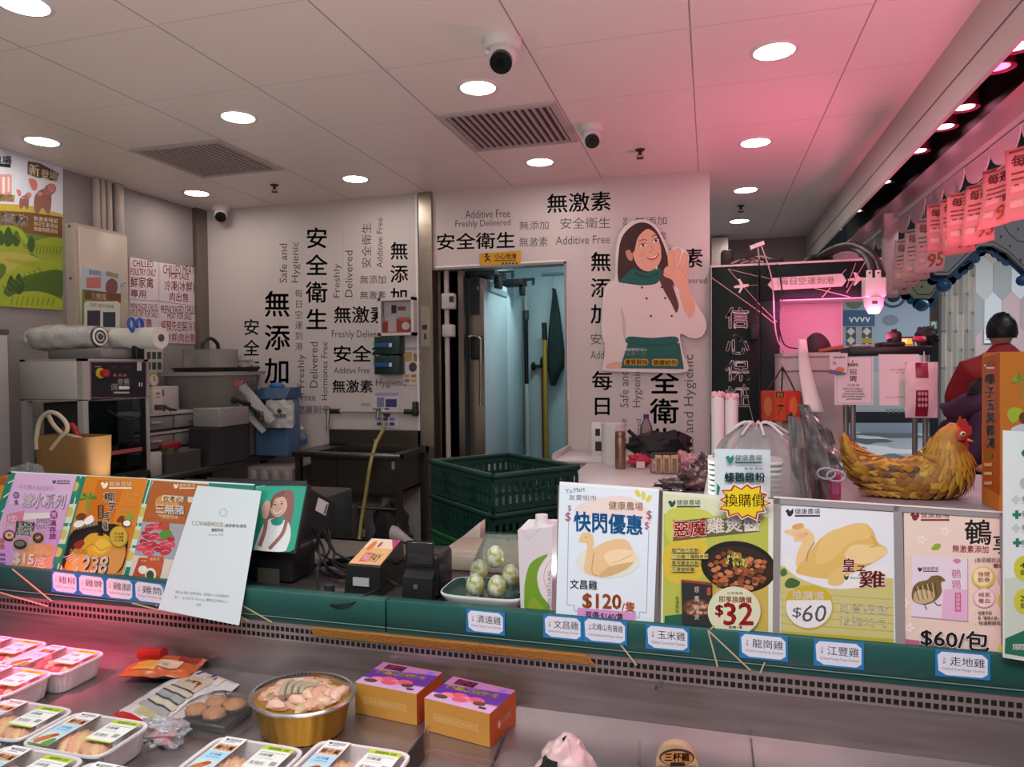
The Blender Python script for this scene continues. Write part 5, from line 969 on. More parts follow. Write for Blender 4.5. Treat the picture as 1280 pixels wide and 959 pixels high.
# ------------------------------------------------------------------ table at the back right with its things
TZ = 1.04; t = thing('white_cabinet_table', 'pale topped cabinet table reaching from the wall towards the posters', 'table', (-.3, 3.7, .2)); tb = M('#c9bfbf', .35); tg = M('#97908f', .5)
B().box(-.69, .05, 3.28, 4.06, TZ - .03, TZ, tb, .004, 1).build('top', t); B().box(-.665, .03, 3.31, 4.04, .2, TZ - .03, tg).build('body', t)
t = thing('wall_cabinet', 'low grey cabinet with a pale top against the back wall', 'cabinet', (-.45, 4.3, .2)); B().box(-.885, -.01, 4.08, 4.565, .2, 1.03, tg, .004, 1).build('body', t); B().box(-.9, -.005, 4.07, 4.566, 1.03, 1.052, tb, .004, 1).build('top', t); B().box(-.9, -.884, 4.07, 4.566, 1.052, 1.085, tb).build('upstand', t)
def at(px, z, py): return PZ(px, py, z)
q = PZ(767, 580, TZ); t = thing('white_canister', 'tall white canister standing behind the steel thermos', 'canister', (q.x, q.y, TZ)); h = PY(767, 529, q.y).z
B().cyl((q.x, q.y, TZ + .001), (q.x, q.y, h - .012), .068, M('#cfc9c7', .35), n=32).build('body', t); B().cyl((q.x, q.y, h - .012), (q.x, q.y, h), .07, M('#d5cfcd', .35), n=32).build('lid', t)
q = PZ(775.5, 586, TZ); t = thing('thermos', 'brushed bronze steel thermos in front of the white canister', 'thermos', (q.x, q.y, TZ)); h = PY(775, 539, q.y).z; br = M('#8c735f', .3, .7)
B().lathe([(.027, TZ + .001), (.029, TZ + .006), (.029, h - .04), (.027, h - .035)], (q.x, q.y, 0), br, 24).build('body', t); B().lathe([(.028, h - .033), (.028, h - .004), (.024, h)], (q.x, q.y, 0), M('#7d6552', .3, .7), 24).build('cap', t)
q = PZ(748, 572, TZ); b = B(); a = PY(739, 528, q.y); c = PY(756, 566, q.y); b.box(a.x, c.x, q.y, q.y + .03, TZ + .001, a.z, M('#d2cccb', .5), .004, 1); A = Art(b, *plane((0, q.y, 0), (0, -1, 0)), eps=.0006); A.rect(744, 536, 750, 545, '#2a2426'); A.rect(744, 552, 752, 564, '#2a2426'); b.one('white_card_holder', 'white stand with black print behind the white canister', 'stand')
t = thing('water_bottle', 'clear plastic bottle with a purple cap near the lettering', 'bottle', (0, 0, TZ)); q = PZ(808, 575, TZ); t.location = (q.x, q.y, TZ); WL[t.as_pointer()] = Vector((q.x, q.y, TZ)); h = PY(808, 518, q.y).z
B().lathe([(.034, TZ + .001), (.037, TZ + .01), (.037, h - .09), (.034, h - .07), (.016, h - .03), (.014, h - .025)], (q.x, q.y, 0), clear('#d8c9cc', .25, .05, .12), 24).build('body', t); B().cyl((q.x, q.y, h - .025), (q.x, q.y, h), .016, M('#4a2a7a', .4), n=16).build('cap', t)
t = thing('black_bag', 'black shoulder bag slumped on the cabinet against the wall', 'bag', (-.3, 4.3, 1.052)); b = B(); a, c = PY(787, 560, 4.3), PY(860, 545, 4.3)
b.ell(((a.x + c.x) / 2, 4.3, 1.052 + .075), ((c.x - a.x) / 2, .1, .08), M('#141215', .6, bump=.2), 26, 14, .5, 25); b.v = [Vector((p.x, p.y, max(p.z, 1.054))) for p in b.v]; b.build('body', t); B().tube([PY(x, y, 4.24) for x, y in ((785, 538), (798, 548), (815, 552), (832, 548), (850, 552), (862, 566))], .012, M('#121013', .6), 8, 6).build('strap', t)
crumple('red_packet', 'crinkled red and white packet beside the steel thermos', 'packet', tuple(PZ(799, 584, TZ) + Vector((0, .02, .033))), (.06, .05, .036), M('#b3243c', .35), 41, .45)
q = PZ(800, 586, TZ); b = B(); b.box(q.x - .015, q.x + .03, q.y - .045, q.y - .04, TZ + .012, TZ + .045, M('#d3b8b6', .5)); b.one('white_label', 'white label propped against the crinkled red packet', 'label')
t = thing('sachet_bag', 'clear bag of striped gold sachets on the pale table', 'packet', tuple(PZ(826, 592, TZ))); q = PZ(815, 592, TZ)
b = B()
for k in range(3): b.T = Matrix.Translation((q.x + .035 + .04 * k, q.y - .01 + .006 * k, TZ + .05)) @ Matrix.Rotation(.25, 4, 'X'); b.box(-.018, .018, -.006, .006, -.047, .05, M('#dcc8a4', .4), .003, 1); b.box(-.010, .010, -.0075, -.006, -.035, .035, M('#8f8a5c', .4)); b.T = None
b.build('sachets', t); b = B(); b.box(q.x - .01, q.x + .145, q.y - .03, q.y + .03, TZ + .002, TZ + .112, clear('#f4e6e4', .15, .1, .05, 20), .02, 3); b.build('wrap', t)
crumple('pink_packet', 'pink crumpled packet right of the gold sachets', 'packet', tuple(PZ(856, 590, TZ) + Vector((0, .03, .045))), (.075, .06, .05), M('#c58f96', .3, bump=.2), 44, .5)
foil = M('#8f8486', .22, .85, bump=.35, scale=18)
for i, (px, py, r, lab) in enumerate(((845, 606, (.08, .05, .028), 'front silvery foil pack on the table behind the sauce poster'), (868, 600, (.07, .06, .05), 'brown and silver foil pack leaning by the tray bag'), (880, 585, (.05, .05, .06), 'upper foil pack against the tray bag'))):
    crumple('foil_pack', lab, 'foil pack', tuple(PZ(px, py, 1.10 if i == 0 else 1.12) + Vector((0, 0, .0))), r, foil if i != 1 else M('#7a6462', .3, .6, bump=.3, scale=18), 50 + i, .7, 26, 18, 'foil packs on the table')
b = B(); q = PY(870, 580, 3.0); b.box(-.1, .14, 2.7, 3.2, .2, 1.08, tg, .004, 1); b.one('support_cabinet', 'grey cabinet under the foil packs behind the tray bag', 'cabinet')
for i, (px, lab) in enumerate(((898, 'left pink topped roll of bags behind the tray bag'), (916, 'right pink topped roll of bags behind the tray bag'))):
    q = PY(px, 545, 2.6); b = B(); r = .024; b.lathe([(r, 1.081), (r, 1.47 - .008 * i), (r * .9, 1.49 - .008 * i), (r * .4, 1.485)], (q.x, 2.75, 0), M('#d5c3c4', .6), 16); 
    for k in range(5): b.ell((q.x + .016 * math.cos(k * 1.3), 2.75 + .016 * math.sin(k * 1.3), 1.49 - .008 * i), (.012, .012, .014), M('#d9a0ac', .6), 8, 6, .3)
    b.one('bag_roll', lab, 'bag roll', 'rolls of bags behind the tray stack')
# ------------------------------------------------------------------ people behind the right end
def skinned(name, chains, mat, parent=None, sub_=2, loc=None):
    vs, es, rs = [], [], []; key = {}
    for ch in chains:
        prev = None
        for p, r in ch:
            k = tuple(round(c, 4) for c in p)
            if k not in key: key[k] = len(vs); vs.append(p); rs.append(r)
            i = key[k]
            if prev is not None and prev != i: es.append((prev, i))
            prev = i
    me = bpy.data.meshes.new(name); o0 = WL[parent.as_pointer()] if parent is not None else Vector(loc)
    me.from_pydata([Vector(v) - o0 for v in vs], es, []); me.update()
    o = bpy.data.objects.new(name, me); C.objects.link(o); WL[o.as_pointer()] = o0
    if parent is not None: o.parent = parent
    else: o.location = o0
    o.modifiers.new('skin', 'SKIN'); s = o.modifiers.new('smooth', 'SUBSURF'); s.levels = s.render_levels = sub_
    me.materials.append(M(mat) if isinstance(mat, str) else mat)
    for i, d in enumerate(me.skin_vertices[0].data):
        r = rs[i]; d.radius = r if hasattr(r, '__len__') else (r, r)
        d.use_root = (i == 0)
    o.modifiers['skin'].use_smooth_shade = True
    return o
def hand(p, d, n, mat, parent, name='glove', s=1.0):
    p, d, n = Vector(p), Vector(d).normalized(), Vector(n).normalized(); w_ = d.cross(n).normalized()
    ch = [[(tuple(p), .024 * s), (tuple(p + d * .045 * s), (.036 * s, .02 * s)), (tuple(p + d * .085 * s), (.036 * s, .018 * s))]]
    for k, l in enumerate((.066, .078, .074, .058)):
        a = p + d * .085 * s + w_ * (k - 1.5) * .019 * s; q = a + (d * .5 + w_ * (k - 1.5) * .05).normalized() * l * .55 * s; e = q + (d * .8 + n * .5).normalized() * l * .5 * s
        ch.append([(tuple(p + d * .085 * s), (.036 * s, .018 * s)), (tuple(a + d * .012), .0095 * s), (tuple(q), .009 * s), (tuple(e), .0075 * s)])
    b0 = p + d * .03 * s - w_ * .03 * s; ch.append([(tuple(p + d * .045 * s), (.036 * s, .02 * s)), (tuple(b0 + d * .01), .012 * s), (tuple(b0 + d * .045 * s - w_ * .03 * s), .0105 * s), (tuple(b0 + d * .075 * s - w_ * .028 * s + n * .012), .0085 * s)])
    return skinned(name, ch, mat, parent, 2)
def head_mesh(c, r, fwd, up_, mat, name, parent=None):   # head with brow, nose, chin, mouth, ears
    c = Vector(c); f = Vector(fwd).normalized(); s = f.cross(Vector(up_)).normalized(); u = s.cross(f)
    b = B()
    def pt(a, t):
        th = PI * t; d = Vector((math.sin(th) * math.cos(a), math.sin(th) * math.sin(a), math.cos(th)))
        x, y, z = d.x * 1.02, d.y * .80, d.z * 1.18
        if d.z < 0: y *= 1 + .28 * d.z; x *= 1 + (.10 * d.z if d.x > 0 else .3 * d.z)
        fr = max(0, d.x)
        nose = math.exp(-((d.y / .13) ** 2) - ((d.z + .12) / .16) ** 2) * fr * .26
        brow = math.exp(-((d.z - .12) / .07) ** 2) * fr * .05; eye = -math.exp(-(((abs(d.y) - .32) / .12) ** 2) - ((d.z - .0) / .08) ** 2) * fr * .07
        mouth = math.exp(-((d.y / .22) ** 2) - ((d.z + .48) / .06) ** 2) * fr * .05
        ear = math.exp(-((d.x + .05) / .12) ** 2 - ((d.z + .02) / .18) ** 2) * (abs(d.y) ** 4) * .16
        k = 1 + nose + brow + eye + mouth
        return c + (f * x * k + s * y * (k + ear) + u * z) * r
    n, m = 36, 26
    b.ring([[pt(2 * PI * i / n, .02 + .96 * j / m) for i in range(n)] for j in range(m + 1)], mat); return b
skin_m = M('#c08f78', .5, sss=.1)
# person in red, back turned
HX, HY = 1.95, 5.6
t = thing('person', 'person in a red jacket with short black hair, back turned behind the carton', 'person', (HX, HY, .2)); H = PY(1255, 415, HY)
B_ = lambda x, y, z: (HX + x, HY + y, z)
bod = [[(B_(0, 0, .98), .095), (B_(0, -.01, 1.15), .095), (B_(0, -.01, 1.33), .095), (B_(0, 0, 1.47), .065), (B_(0, .02, 1.56), .055), (B_(0, .03, 1.64), .06)],
       [(B_(0, 0, .98), .095), (B_(-.1, 0, .9), .065), (B_(-.11, 0, .6), .05), (B_(-.11, .02, .26), .045), (B_(-.11, .13, .225), .03)], [(B_(0, 0, .98), .095), (B_(.1, 0, .9), .065), (B_(.11, 0, .6), .05), (B_(.11, .02, .26), .045), (B_(.11, .13, .225), .03)],
       [(B_(0, 0, 1.47), .065), (B_(-.17, 0, 1.45), .04), (B_(-.22, .06, 1.22), .03), (B_(-.12, .25, 1.08), .034)], [(B_(0, 0, 1.47), .065), (B_(.17, 0, 1.45), .04), (B_(.23, .06, 1.22), .03), (B_(.12, .25, 1.08), .034)]]
skinned('body', bod, skin_m, t)
head_mesh(B_(0, .035, 1.675), .092, (.1, 1, -.12), (0, 0, 1), skin_m, 'head').build('head', t)
jr = M('#8a1a1e', .75, bump=.15, scale=30)
skinned('jacket', [[(B_(0, 0, .80), (.19, .15)), (B_(0, 0, .92), (.2, .15)), (B_(0, -.01, 1.1), (.19, .15)), (B_(0, -.02, 1.32), (.2, .16)), (B_(0, -.01, 1.46), (.14, .12)), (B_(0, .01, 1.545), (.085, .085)), (B_(0, .015, 1.615), (.07, .07))], [(B_(0, -.01, 1.46), (.14, .12)), (B_(-.19, -.01, 1.43), .095), (B_(-.26, .05, 1.24), .078), (B_(-.15, .22, 1.1), .058)], [(B_(0, -.01, 1.46), (.14, .12)), (B_(.19, -.01, 1.43), .095), (B_(.26, .05, 1.24), .078), (B_(.15, .22, 1.1), .058)]], jr, t)
skinned('trousers', [[(B_(0, 0, .96), (.17, .13)), (B_(-.1, 0, .86), .11), (B_(-.11, 0, .6), .09), (B_(-.11, .01, .25), .07)], [(B_(0, 0, .96), (.17, .13)), (B_(.1, 0, .86), .11), (B_(.11, 0, .6), .09), (B_(.11, .01, .25), .07)]], '#1c1b20', t)
t.scale = (1.07, 1.07, 1.09); hb = M('#100e10', .45, bump=.3, scale=40); b = B()
def hairf(u, v):
    a = 2 * PI * u; th = PI * (.02 + .60 * v); d = Vector((math.sin(th) * math.cos(a), math.sin(th) * math.sin(a), math.cos(th)))
    k = 1 + .05 * noise.noise(d * 6); q = Vector((d.x * .084, d.y * .1, d.z * .122)) * k
    if d.y > .55 and d.z < .35: q.y -= .03
    return Vector(B_(0, .02, 1.685)) + q
b.grid(hairf, 36, 18, hb); b.build('hair', t)
hand(B_(-.12, .25, 1.08), (.4, .8, -.2), (0, 0, -1), skin_m, t, 'hand'); hand(B_(.12, .25, 1.08), (-.4, .8, -.2), (0, 0, -1), skin_m, t, 'hand')
# person in purple bending over the work surface
PXx, PYy = 1.27, 4.15
t = thing('person', 'person in a dark purple jacket bending forward, wearing purple gloves, beside the hen', 'person', (PXx, PYy, .2)); P_ = lambda x, y, z: (PXx + x, PYy + y, z)
skinned('body', [[(P_(-.02, .05, .98), .085), (P_(0, .03, 1.15), .085), (P_(.03, .02, 1.28), .085), (P_(.09, 0, 1.40), .038), (P_(.09, -.02, 1.425), .05), (P_(.12, -.03, 1.44), .05)],
   [(P_(-.02, .05, .98), .085), (P_(-.03, -.04, .86), .038), (P_(-.02, -.06, .56), .05), (P_(-.03, -.06, .26), .045), (P_(.08, -.06, .225), .03)], [(P_(-.02, .05, .98), .085), (P_(-.03, .14, .86), .038), (P_(-.02, .14, .56), .05), (P_(-.03, .14, .26), .045), (P_(.08, .14, .225), .03)],
   [(P_(.09, 0, 1.40), .038), (P_(.07, -.17, 1.36), .038), (P_(-.02, -.26, 1.085), .028), (P_(-.0, -.3, 1.10), .026)], [(P_(.09, 0, 1.40), .038), (P_(.09, .17, 1.36), .038), (P_(.08, .22, 1.085), .028), (P_(.2, .1, 1.16), .026)]], skin_m, t)
head_mesh(P_(.115, -.06, 1.425), .085, (.75, -.12, -.65), (.6, 0, .75), skin_m, 'head').build('head', t)
jp = M('#2c1130', .7, bump=.15, scale=30)
skinned('jacket', [[(P_(-.03, .05, .78), (.17, .15)), (P_(-.02, .05, .9), (.17, .15)), (P_(0, .03, 1.12), (.17, .14)), (P_(.03, .02, 1.28), (.18, .15)), (P_(.08, 0, 1.39), (.12, .12)), (P_(.125, 0, 1.42), (.07, .07))], [(P_(.08, 0, 1.39), (.12, .12)), (P_(.06, -.18, 1.35), .088), (P_(-.04, -.26, 1.13), .07), (P_(-.015, -.29, 1.105), .05)], [(P_(.08, 0, 1.39), (.12, .12)), (P_(.08, .18, 1.35), .088), (P_(.07, .23, 1.13), .07), (P_(.17, .12, 1.155), .05)]], jp, t)
skinned('trousers', [[(P_(-.02, .05, .95), (.15, .13)), (P_(-.03, -.04, .82), .105), (P_(-.02, -.06, .56), .085), (P_(-.03, -.06, .25), .07)], [(P_(-.02, .05, .95), (.15, .13)), (P_(-.03, .14, .82), .105), (P_(-.02, .14, .56), .085), (P_(-.03, .14, .25), .07)]], '#15141a', t)
b = B(); hc = Vector(P_(.10, -.055, 1.44)); fw = Vector((.75, -.12, -.65)).normalized()
for_ = B()
def hair2f(u, v):
    a = 2 * PI * u; th = PI * (.02 + .56 * v); ax = Vector((.25, .05, .97)).normalized(); s1 = ax.orthogonal().normalized(); s2 = ax.cross(s1)
    d = s1 * math.sin(th) * math.cos(a) + s2 * math.sin(th) * math.sin(a) + ax * math.cos(th); return hc + Vector((d.x * .098, d.y * .088, d.z * .096)) * (1 + .05 * noise.noise(d * 6))
b.grid(hair2f, 36, 18, hb); b.build('hair', t)
gl = M('#5a4a9c', .45); hand(P_(.0, -.3, 1.10), (.85, -.3, -.1), (.1, -.3, -.95), gl, t); hand(P_(.2, .1, 1.16), (.8, -.5, 0), (0, 0, -1), gl, t)
B().box(1.15, 2.4, 3.45, 3.75, .2, 1.02, tg, .004, 1).one('work_bench', 'grey work bench before the two people, mostly behind the hen', 'bench')
# ------------------------------------------------------------------ raised display shelf with hen, carton
SH = 1.245; t = thing('display_shelf', 'raised grey display shelf behind the right posters', 'shelf', (.7, 2.1, .2)); B().box(.30, 1.5, 1.75, 2.55, SH - .03, SH, M('#8a7478', .4), .004, 1).build('top', t); B().box(.33, 1.45, 2.07, 2.5, .2, SH - .03, M('#6f6668', .5)).build('body', t)
HYY = 2.1; e0, e1 = PY(1060, 620, HYY), PY(1215, 620, HYY); L_ = e1.x - e0.x; hx = (e0.x + e1.x) / 2
t = thing('hen_statue', 'golden brown painted hen statue sitting on the shelf, facing right', 'hen statue', (hx, HYY, SH))
hb_c = ['#b5802a', '#a06a22', '#c4953a', '#8a5a22', '#94602a']
# trunk: sections along the spine (x, z, half width, half height)
kx = L_ / 155
def hp(px, py): q = PY(px, py, HYY); return q.x, q.z
secs_def = [((1058, 550), 3, 5), ((1068, 568), 8, 14), ((1083, 584), 17, 22), ((1104, 595), 28, 26), ((1130, 599), 36, 28), ((1156, 597), 38, 33), ((1175, 588), 36, 37), ((1183, 573), 28, 30), ((1184, 559), 21, 23), ((1187, 547), 16, 18), ((1190, 537), 12, 12), ((1191, 529), 4, 4)]
def dens(i, lo, hi): return lo + (hi - lo) * i
secs = []; pts3 = [(Vector((hp(*p)[0], HYY, hp(*p)[1])), a * kx, h_ * kx) for p, a, h_ in secs_def]
cp = spline([p for p, _, _ in pts3], 4, False); ra = spline([Vector((a, h_, 0)) for _, a, h_ in pts3], 4, False)
for i, p in enumerate(cp):
    d = (cp[min(i + 1, len(cp) - 1)] - cp[max(i - 1, 0)]).normalized(); up2 = Vector((-d.z, 0, d.x)); 
    if d.x < .1 and False: pass
    secs.append([p + Vector((0, 1, 0)) * math.cos(2 * PI * k / 28) * ra[i].x + up2 * math.sin(2 * PI * k / 28) * ra[i].y for k in range(28)])
b = B(); fm1 = M('#a87428', .5, var=.35, scale=40, bump=.3); b.ring(secs, fm1)
fr = random.Random(11); NS = len(secs)
cols = [M(c, .5, var=.2, scale=60) for c in hb_c]
for i in range(2, NS - 9):
    neck = i > NS - 22
    for k in range(0, 28):
        if (k + i) % 2: continue
        c = secs[i][k]; prev = secs[i - 1][k]; nx_ = secs[i][(k + 1) % 28]; n = (c - cp[i]).normalized()
        back = ((prev - c) + Vector((0, 0, -.004))).normalized(); sd = n.cross(back).normalized(); l = (.045 if neck else .034) * (.8 + .4 * fr.random()) * kx / .0019; w2 = (.006 if neck else .0125) * kx / .0019
        n2 = n * .0035; vs = [c + n2, c + back * l * .35 + sd * w2 + n2, c + back * l * .75 + sd * w2 * .8 + n2 * 1.6, c + back * l + n2 * 2.2, c + back * l * .75 - sd * w2 * .8 + n2 * 1.6, c + back * l * .35 - sd * w2 + n2, c + back * l * .5 + n2 * 2.2]
        m_ = cols[0 if neck and fr.random() < .6 else fr.randrange(5)]
        b.add(vs, [(0, 1, 6), (1, 2, 6), (2, 3, 6), (3, 4, 6), (4, 5, 6), (5, 0, 6)], m_, True)
# tail plumes
for k in range(9):
    a = Vector((hp(1068 + k * 1.6, 575)[0], HYY + .012 * (k % 3 - 1), hp(1068, 575)[1])); e = Vector((hp(1054 + 3.2 * k, 541 + 3.4 * k)[0], HYY + .01 * (k % 3 - 1), hp(1054, 541 + 3.4 * k)[1]))
    b.tube([a, (a + e) / 2 + Vector((-.004, 0, 0)), e], lambda s: .011 * (1 - s) + .004, cols[(k * 2) % 5], 6, 3)
b.v = [Vector((p.x, p.y, max(p.z, SH + .002))) for p in b.v]; b.build('body', t)
# wing
b = B()
for r in range(5):
    for k in range(9):
        px = 1092 + k * 8.5 + (r % 2) * 4; py = 582 + r * 8 + (px - 1130) * .05; x, z = hp(px, py); y = HYY - (36 - abs(px - 1135) * .22 - r * .5) * kx
        l = .05 if r > 2 else .034; w2 = .009; c = Vector((x, y, z)); vs = [c, c + Vector((-l * .3, -.004, w2)), c + Vector((-l, -.002, .004)), c + Vector((-l * .4, -.006, -w2)), c + Vector((-l * .4, -.008, 0))]
        b.add(vs, [(0, 1, 4), (1, 2, 4), (2, 3, 4), (3, 0, 4)], cols[(k + 2 * r) % 5] if r > 1 or (k + r) % 3 else M('#6d5348', .5), True)
b.build('wing', t)
red_ = M('#a02a2a', .45, bump=.2, scale=60); x, z = hp(1196, 546)
fc = B().ell((x, HYY, z), (12 * kx, 18.5 * kx, 11 * kx), M('#9c3026', .5, var=.2, scale=50), 18, 12, .15, 40); fc = fc.build('face', t)
b = B(); b.slab([Vector((hp(px, py)[0], HYY - .004, hp(px, py)[1])) for px, py in ((1190, 536), (1197, 528), (1200, 520), (1203, 525), (1207, 524), (1210, 531), (1214, 533), (1214, 542), (1209, 546), (1200, 541))], (0, -1, 0), .008, red_); b.build('comb', fc)
x, z = hp(1206, 550); b = B(); b.add([Vector((x, HYY - .008, z)), Vector((x, HYY + .008, z)), Vector((x, HYY, z + .009)), Vector((x, HYY, z - .007)), Vector((x + .022, HYY, z - .004))], [(0, 2, 4), (2, 1, 4), (1, 3, 4), (3, 0, 4)], M('#d0a01c', .4)); b.build('beak', fc)
x, z = hp(1204, 558); B().ell((x, HYY - .006, z), (.012, .006, .013), red_, 12, 8, .2).ell((x, HYY + .006, z), (.012, .006, .013), red_, 12, 8, .2).build('wattle', fc)
x, z = hp(1198, 541); B().ell((x, HYY - 17.6 * kx, z), (.0065, .004, .0065), '#e0d0a0', 12, 8).ell((x, HYY - 17.6 * kx - .003, z), (.0035, .002, .0035), '#17120e', 10, 6).build('eye', fc)
# orange carton
t = thing('orange_carton', 'tall orange gift carton with a palm tree print at the right edge', 'carton', (.8, 2.1, SH)); c0_ = PY(1250, 440, 1.92); c1_ = PX(1228, 447, c0_.x); Yf, Yr = 1.92, c1_.y; zt = c0_.z; W_ = .30; og = M('#c8752a', .45); og2 = M('#b0521c', .45)
b = B(); b.box(c0_.x, c0_.x + W_, Yf, Yr, SH + .001, zt, og); A = Art(b, *plane((0, Yf - .0004, 0), (0, -1, 0)), eps=.0005); A0 = A; A = A0.to(1140, 380, 7.99)
for a_ in range(7):
    an = -PI + a_ * PI / 6; A.blob([(1100, 760), (1100 + 60 * math.cos(an), 735 + 60 * math.sin(an)), (1100 + 112 * math.cos(an), 800 + 60 * math.sin(an)), (1100 + 62 * math.cos(an), 790 + 30 * math.sin(an))], ('#6b8a2c', '#8aa63a')[a_ % 2], 4)
A.blob([(1090, 760), (1110, 760), (1118, 920), (1092, 920)], '#a8843a', 3); A = A0.to(1140, 480, 6.85); A.blob([(815, 250), (850, 205), (930, 210), (950, 260), (880, 330), (840, 320)], '#a8b83a', 4); A.ell(960, 290, 45, 50, '#6e3a20'); A.blob([(845, 390), (900, 355), (960, 345), (1000, 400), (900, 430)], '#cfd4dc', 4); b.build('box', t)
plx = plane((c0_.x - .0005, 0, 0), (-1, 0, 0)); b = B(); b.slab([plx[0](*q) for q in ((1229, 447.5), (1249.5, 441), (1249.5, 619), (1229, 608))], plx[1], .0004, og2); A = Art(b, *plx, eps=.0005)
A.txt('健康農場', 1233, 453, 1243, 458, '#f0e0d0', .02, skew=-1.5); A.rect(1233, 459, 1243, 461, '#f0e0d0'); A.ell(1231.5, 457, 1, 2, '#f0e0d0')
for k, ch in enumerate('椰子玉果雞湯'): A.txt(ch, 1231.5 + .5 * k, 467 + 16 * k, 1243 + .2 * k, 481 + 16 * k, '#e8e0dc', .07); A.txt(ch, 1231.8 + .5 * k, 467.4 + 16 * k, 1242.8 + .2 * k, 480.6 + 16 * k, '#2a1814', .0)
A.rect(1232, 567, 1241, 573, '#8a6a1c')
for y in (579, 590, 602): A.rect(1231, y, 1241, y + 4, '#d8a88a')
b.build('side_print', t)
# ------------------------------------------------------------------ flyers and scallops
fl_p = '#cf8f88'; fl_q = '#c4aaa6'
def flyer(lab, x, y, z1, w_, h, yaw, mat, pal=False, big=False, seed=0, bend=.25):
    b = B(); r = random.Random(seed); c, s = math.cos(yaw), math.sin(yaw)
    def P(u, v):
        uu = (u - .5) * w_; d = bend * .06 * math.sin(PI * u) + .025 * math.sin(2.5 * v + seed) * v
        return Vector((x + uu * c - d * s, y + uu * s + d * c, z1 - v * h * (1 - .08 * r.random() * 0)))
    b.grid(P, 8, 8, mat)
    k = [0]
    def patch(u0, v0, u1, v1, col):
        k[0] += 1; n = Vector((s, -c, 0)); e = .0012 + .0002 * k[0]; b.grid(lambda u, v: P(u0 + (u1 - u0) * u, v0 + (v1 - v0) * v) + n * e, 4, 3, M(col, .6))
    dk = '#8a3a34' if not pal else '#8a6a66'
    def word(t_, u0, v0, u1, v1, col):
        k[0] += 1; n = Vector((s, -c, 0)); e = .0012 + .0002 * k[0]; vs, fs, a0, a1, b0, b1 = glyphs(t_, .02); b.add([P(u0 + (u1 - u0) * (q - a0) / (a1 - a0), v0 + (v1 - v0) * (b1 - w2) / (b1 - b0)) + n * e for q, w2 in vs], fs, M(col, .6))
    patch(.08, .03, .4, .06, dk); word('每週日', .12, .10, .9, .26, '#6e2a22' if not pal else '#8a5a54')
    for j in range(3): patch(.1, .33 + .08 * j, .85 - .1 * (j % 2), .355 + .08 * j, dk)
    patch(.08, .48, .45, .6, '#d9a8a0'); word('優惠', .5, .48, .9, .6, dk); word('95', .4, .66, .95, .9, '#b5562c'); patch(.1, .7, .35, .82, '#dcb4a8')
    o = b.one('price_flyer', lab, 'flyer', 'pink flyers strung along the fascia'); md = o.modifiers.new('thickness', 'SOLIDIFY'); md.thickness = .0012; md.offset = 1; return o
names = ['largest pink price flyer, cut by the right edge of the photo', 'second pink price flyer from the right edge', 'third pink price flyer from the right edge', 'fourth pink price flyer, its lower tip over the grey valance', 'fifth pink price flyer, overlapping its left neighbour', 'leftmost of the bright pink price flyers']
for i, (y, z, yaw, h) in enumerate(((3.32, 2.485, -1.05, .30), (3.62, 2.478, -1.25, .27), (3.84, 2.458, -1.1, .29), (4.04, 2.464, -.7, .27), (4.2, 2.475, -.95, .30), (4.38, 2.48, -.5, .26))): flyer(names[i], 1.245, y, z, .22 if i < 2 else .18, h, yaw, M(fl_p, .6), False, i == 0, i + 1)
for i, (y, z) in enumerate(((4.72, 2.47), (4.95, 2.45), (5.2, 2.43), (5.5, 2.41))): flyer(('pale flyer nearest the bright pink group', 'second pale flyer from the bright pink group', 'third pale flyer from the bright pink group', 'last pale flyer beside the hanging post')[i], 1.26, y, z, .20, .33, -.95, M(fl_q, .6), True, False, 20 + i)
b = B(); b.tube([(1.247, 3.1, 2.50), (1.247, 3.8, 2.462), (1.247, 4.4, 2.484), (1.262, 5.0, 2.455), (1.25, 5.6, 2.42)], .003, '#d0b0b0', 6, 6); b.one('string', 'thin string carrying the pink flyers under the fascia', 'string')
b = B()
for k in range(14):
    y = 2.2 + .33 * k; pts = [(1.225 + .002 * (k % 2), y + .165 * math.cos(a), 2.575 - .115 * math.sin(a)) for a in [PI * j / 12 for j in range(13)]]; b.slab(pts, (-1, 0, 0), .006, M('#d8c8c8', .5))
b.one('scalloped_valance', 'pale scalloped valance under the pink fascia', 'valance')
# watermelon shaped valances over the concourse
def valance(name, lab, Yv, outer, inner, lines, seeds, c1, blue, balls):
    t = thing(name, lab, 'valance', tuple(PY(*outer[0], Yv))); n = Vector((0, -1, 0)); pl = plane((0, Yv, 0), n)
    b = B(); b.slab([pl[0](*p) for p in outer], n, .05, c1); A = Art(b, *pl, eps=.002)
    for l in lines: A.line(l, 1.1, '#33363c')
    for x, y in seeds: A.ell(x, y, 1.1, 2.0, '#33363c', 10, .4)
    b.build('panel', t); b2 = B()
    for q in (outer[2], outer[7 if len(outer) > 9 else 5]): p = pl[0](*q); b2.cyl((p.x, Yv + .02, p.z + .1), (p.x, Yv + .02, 3.7), .01, '#33363c', n=8)
    b2.build('hanger', t)
    b = B(); pl3 = plane((0, Yv + .05, 0), n); b.slab([pl3[0](*p) for p in inner], n, .03, blue)
    for (x0, y0), (x1, y1) in zip(inner[:len(inner) // 2], inner[1:len(inner) // 2]):
        m = max(1, int(math.hypot(x1 - x0, y1 - y0) / 8))
        for k in range(m + 1): x = x0 + (x1 - x0) * k / m; y = y0 + (y1 - y0) * k / m; q = pl3[0](x, y - 1); r = 5 / 880 * Yv * 1.04; b.slab([q + Vector((r * math.cos(a), .001 * (k % 2), r * math.sin(a))) for a in [j * PI / 6 for j in range(12)]], n, .03, blue)
    b.build('ruffle', t)
    for x, y, r in balls: q = PY(x, y, Yv + .03); B().ell(q, r / 880 * Yv * 1.04, M('#2a5a80', .3), 18, 12).build('ball', t)
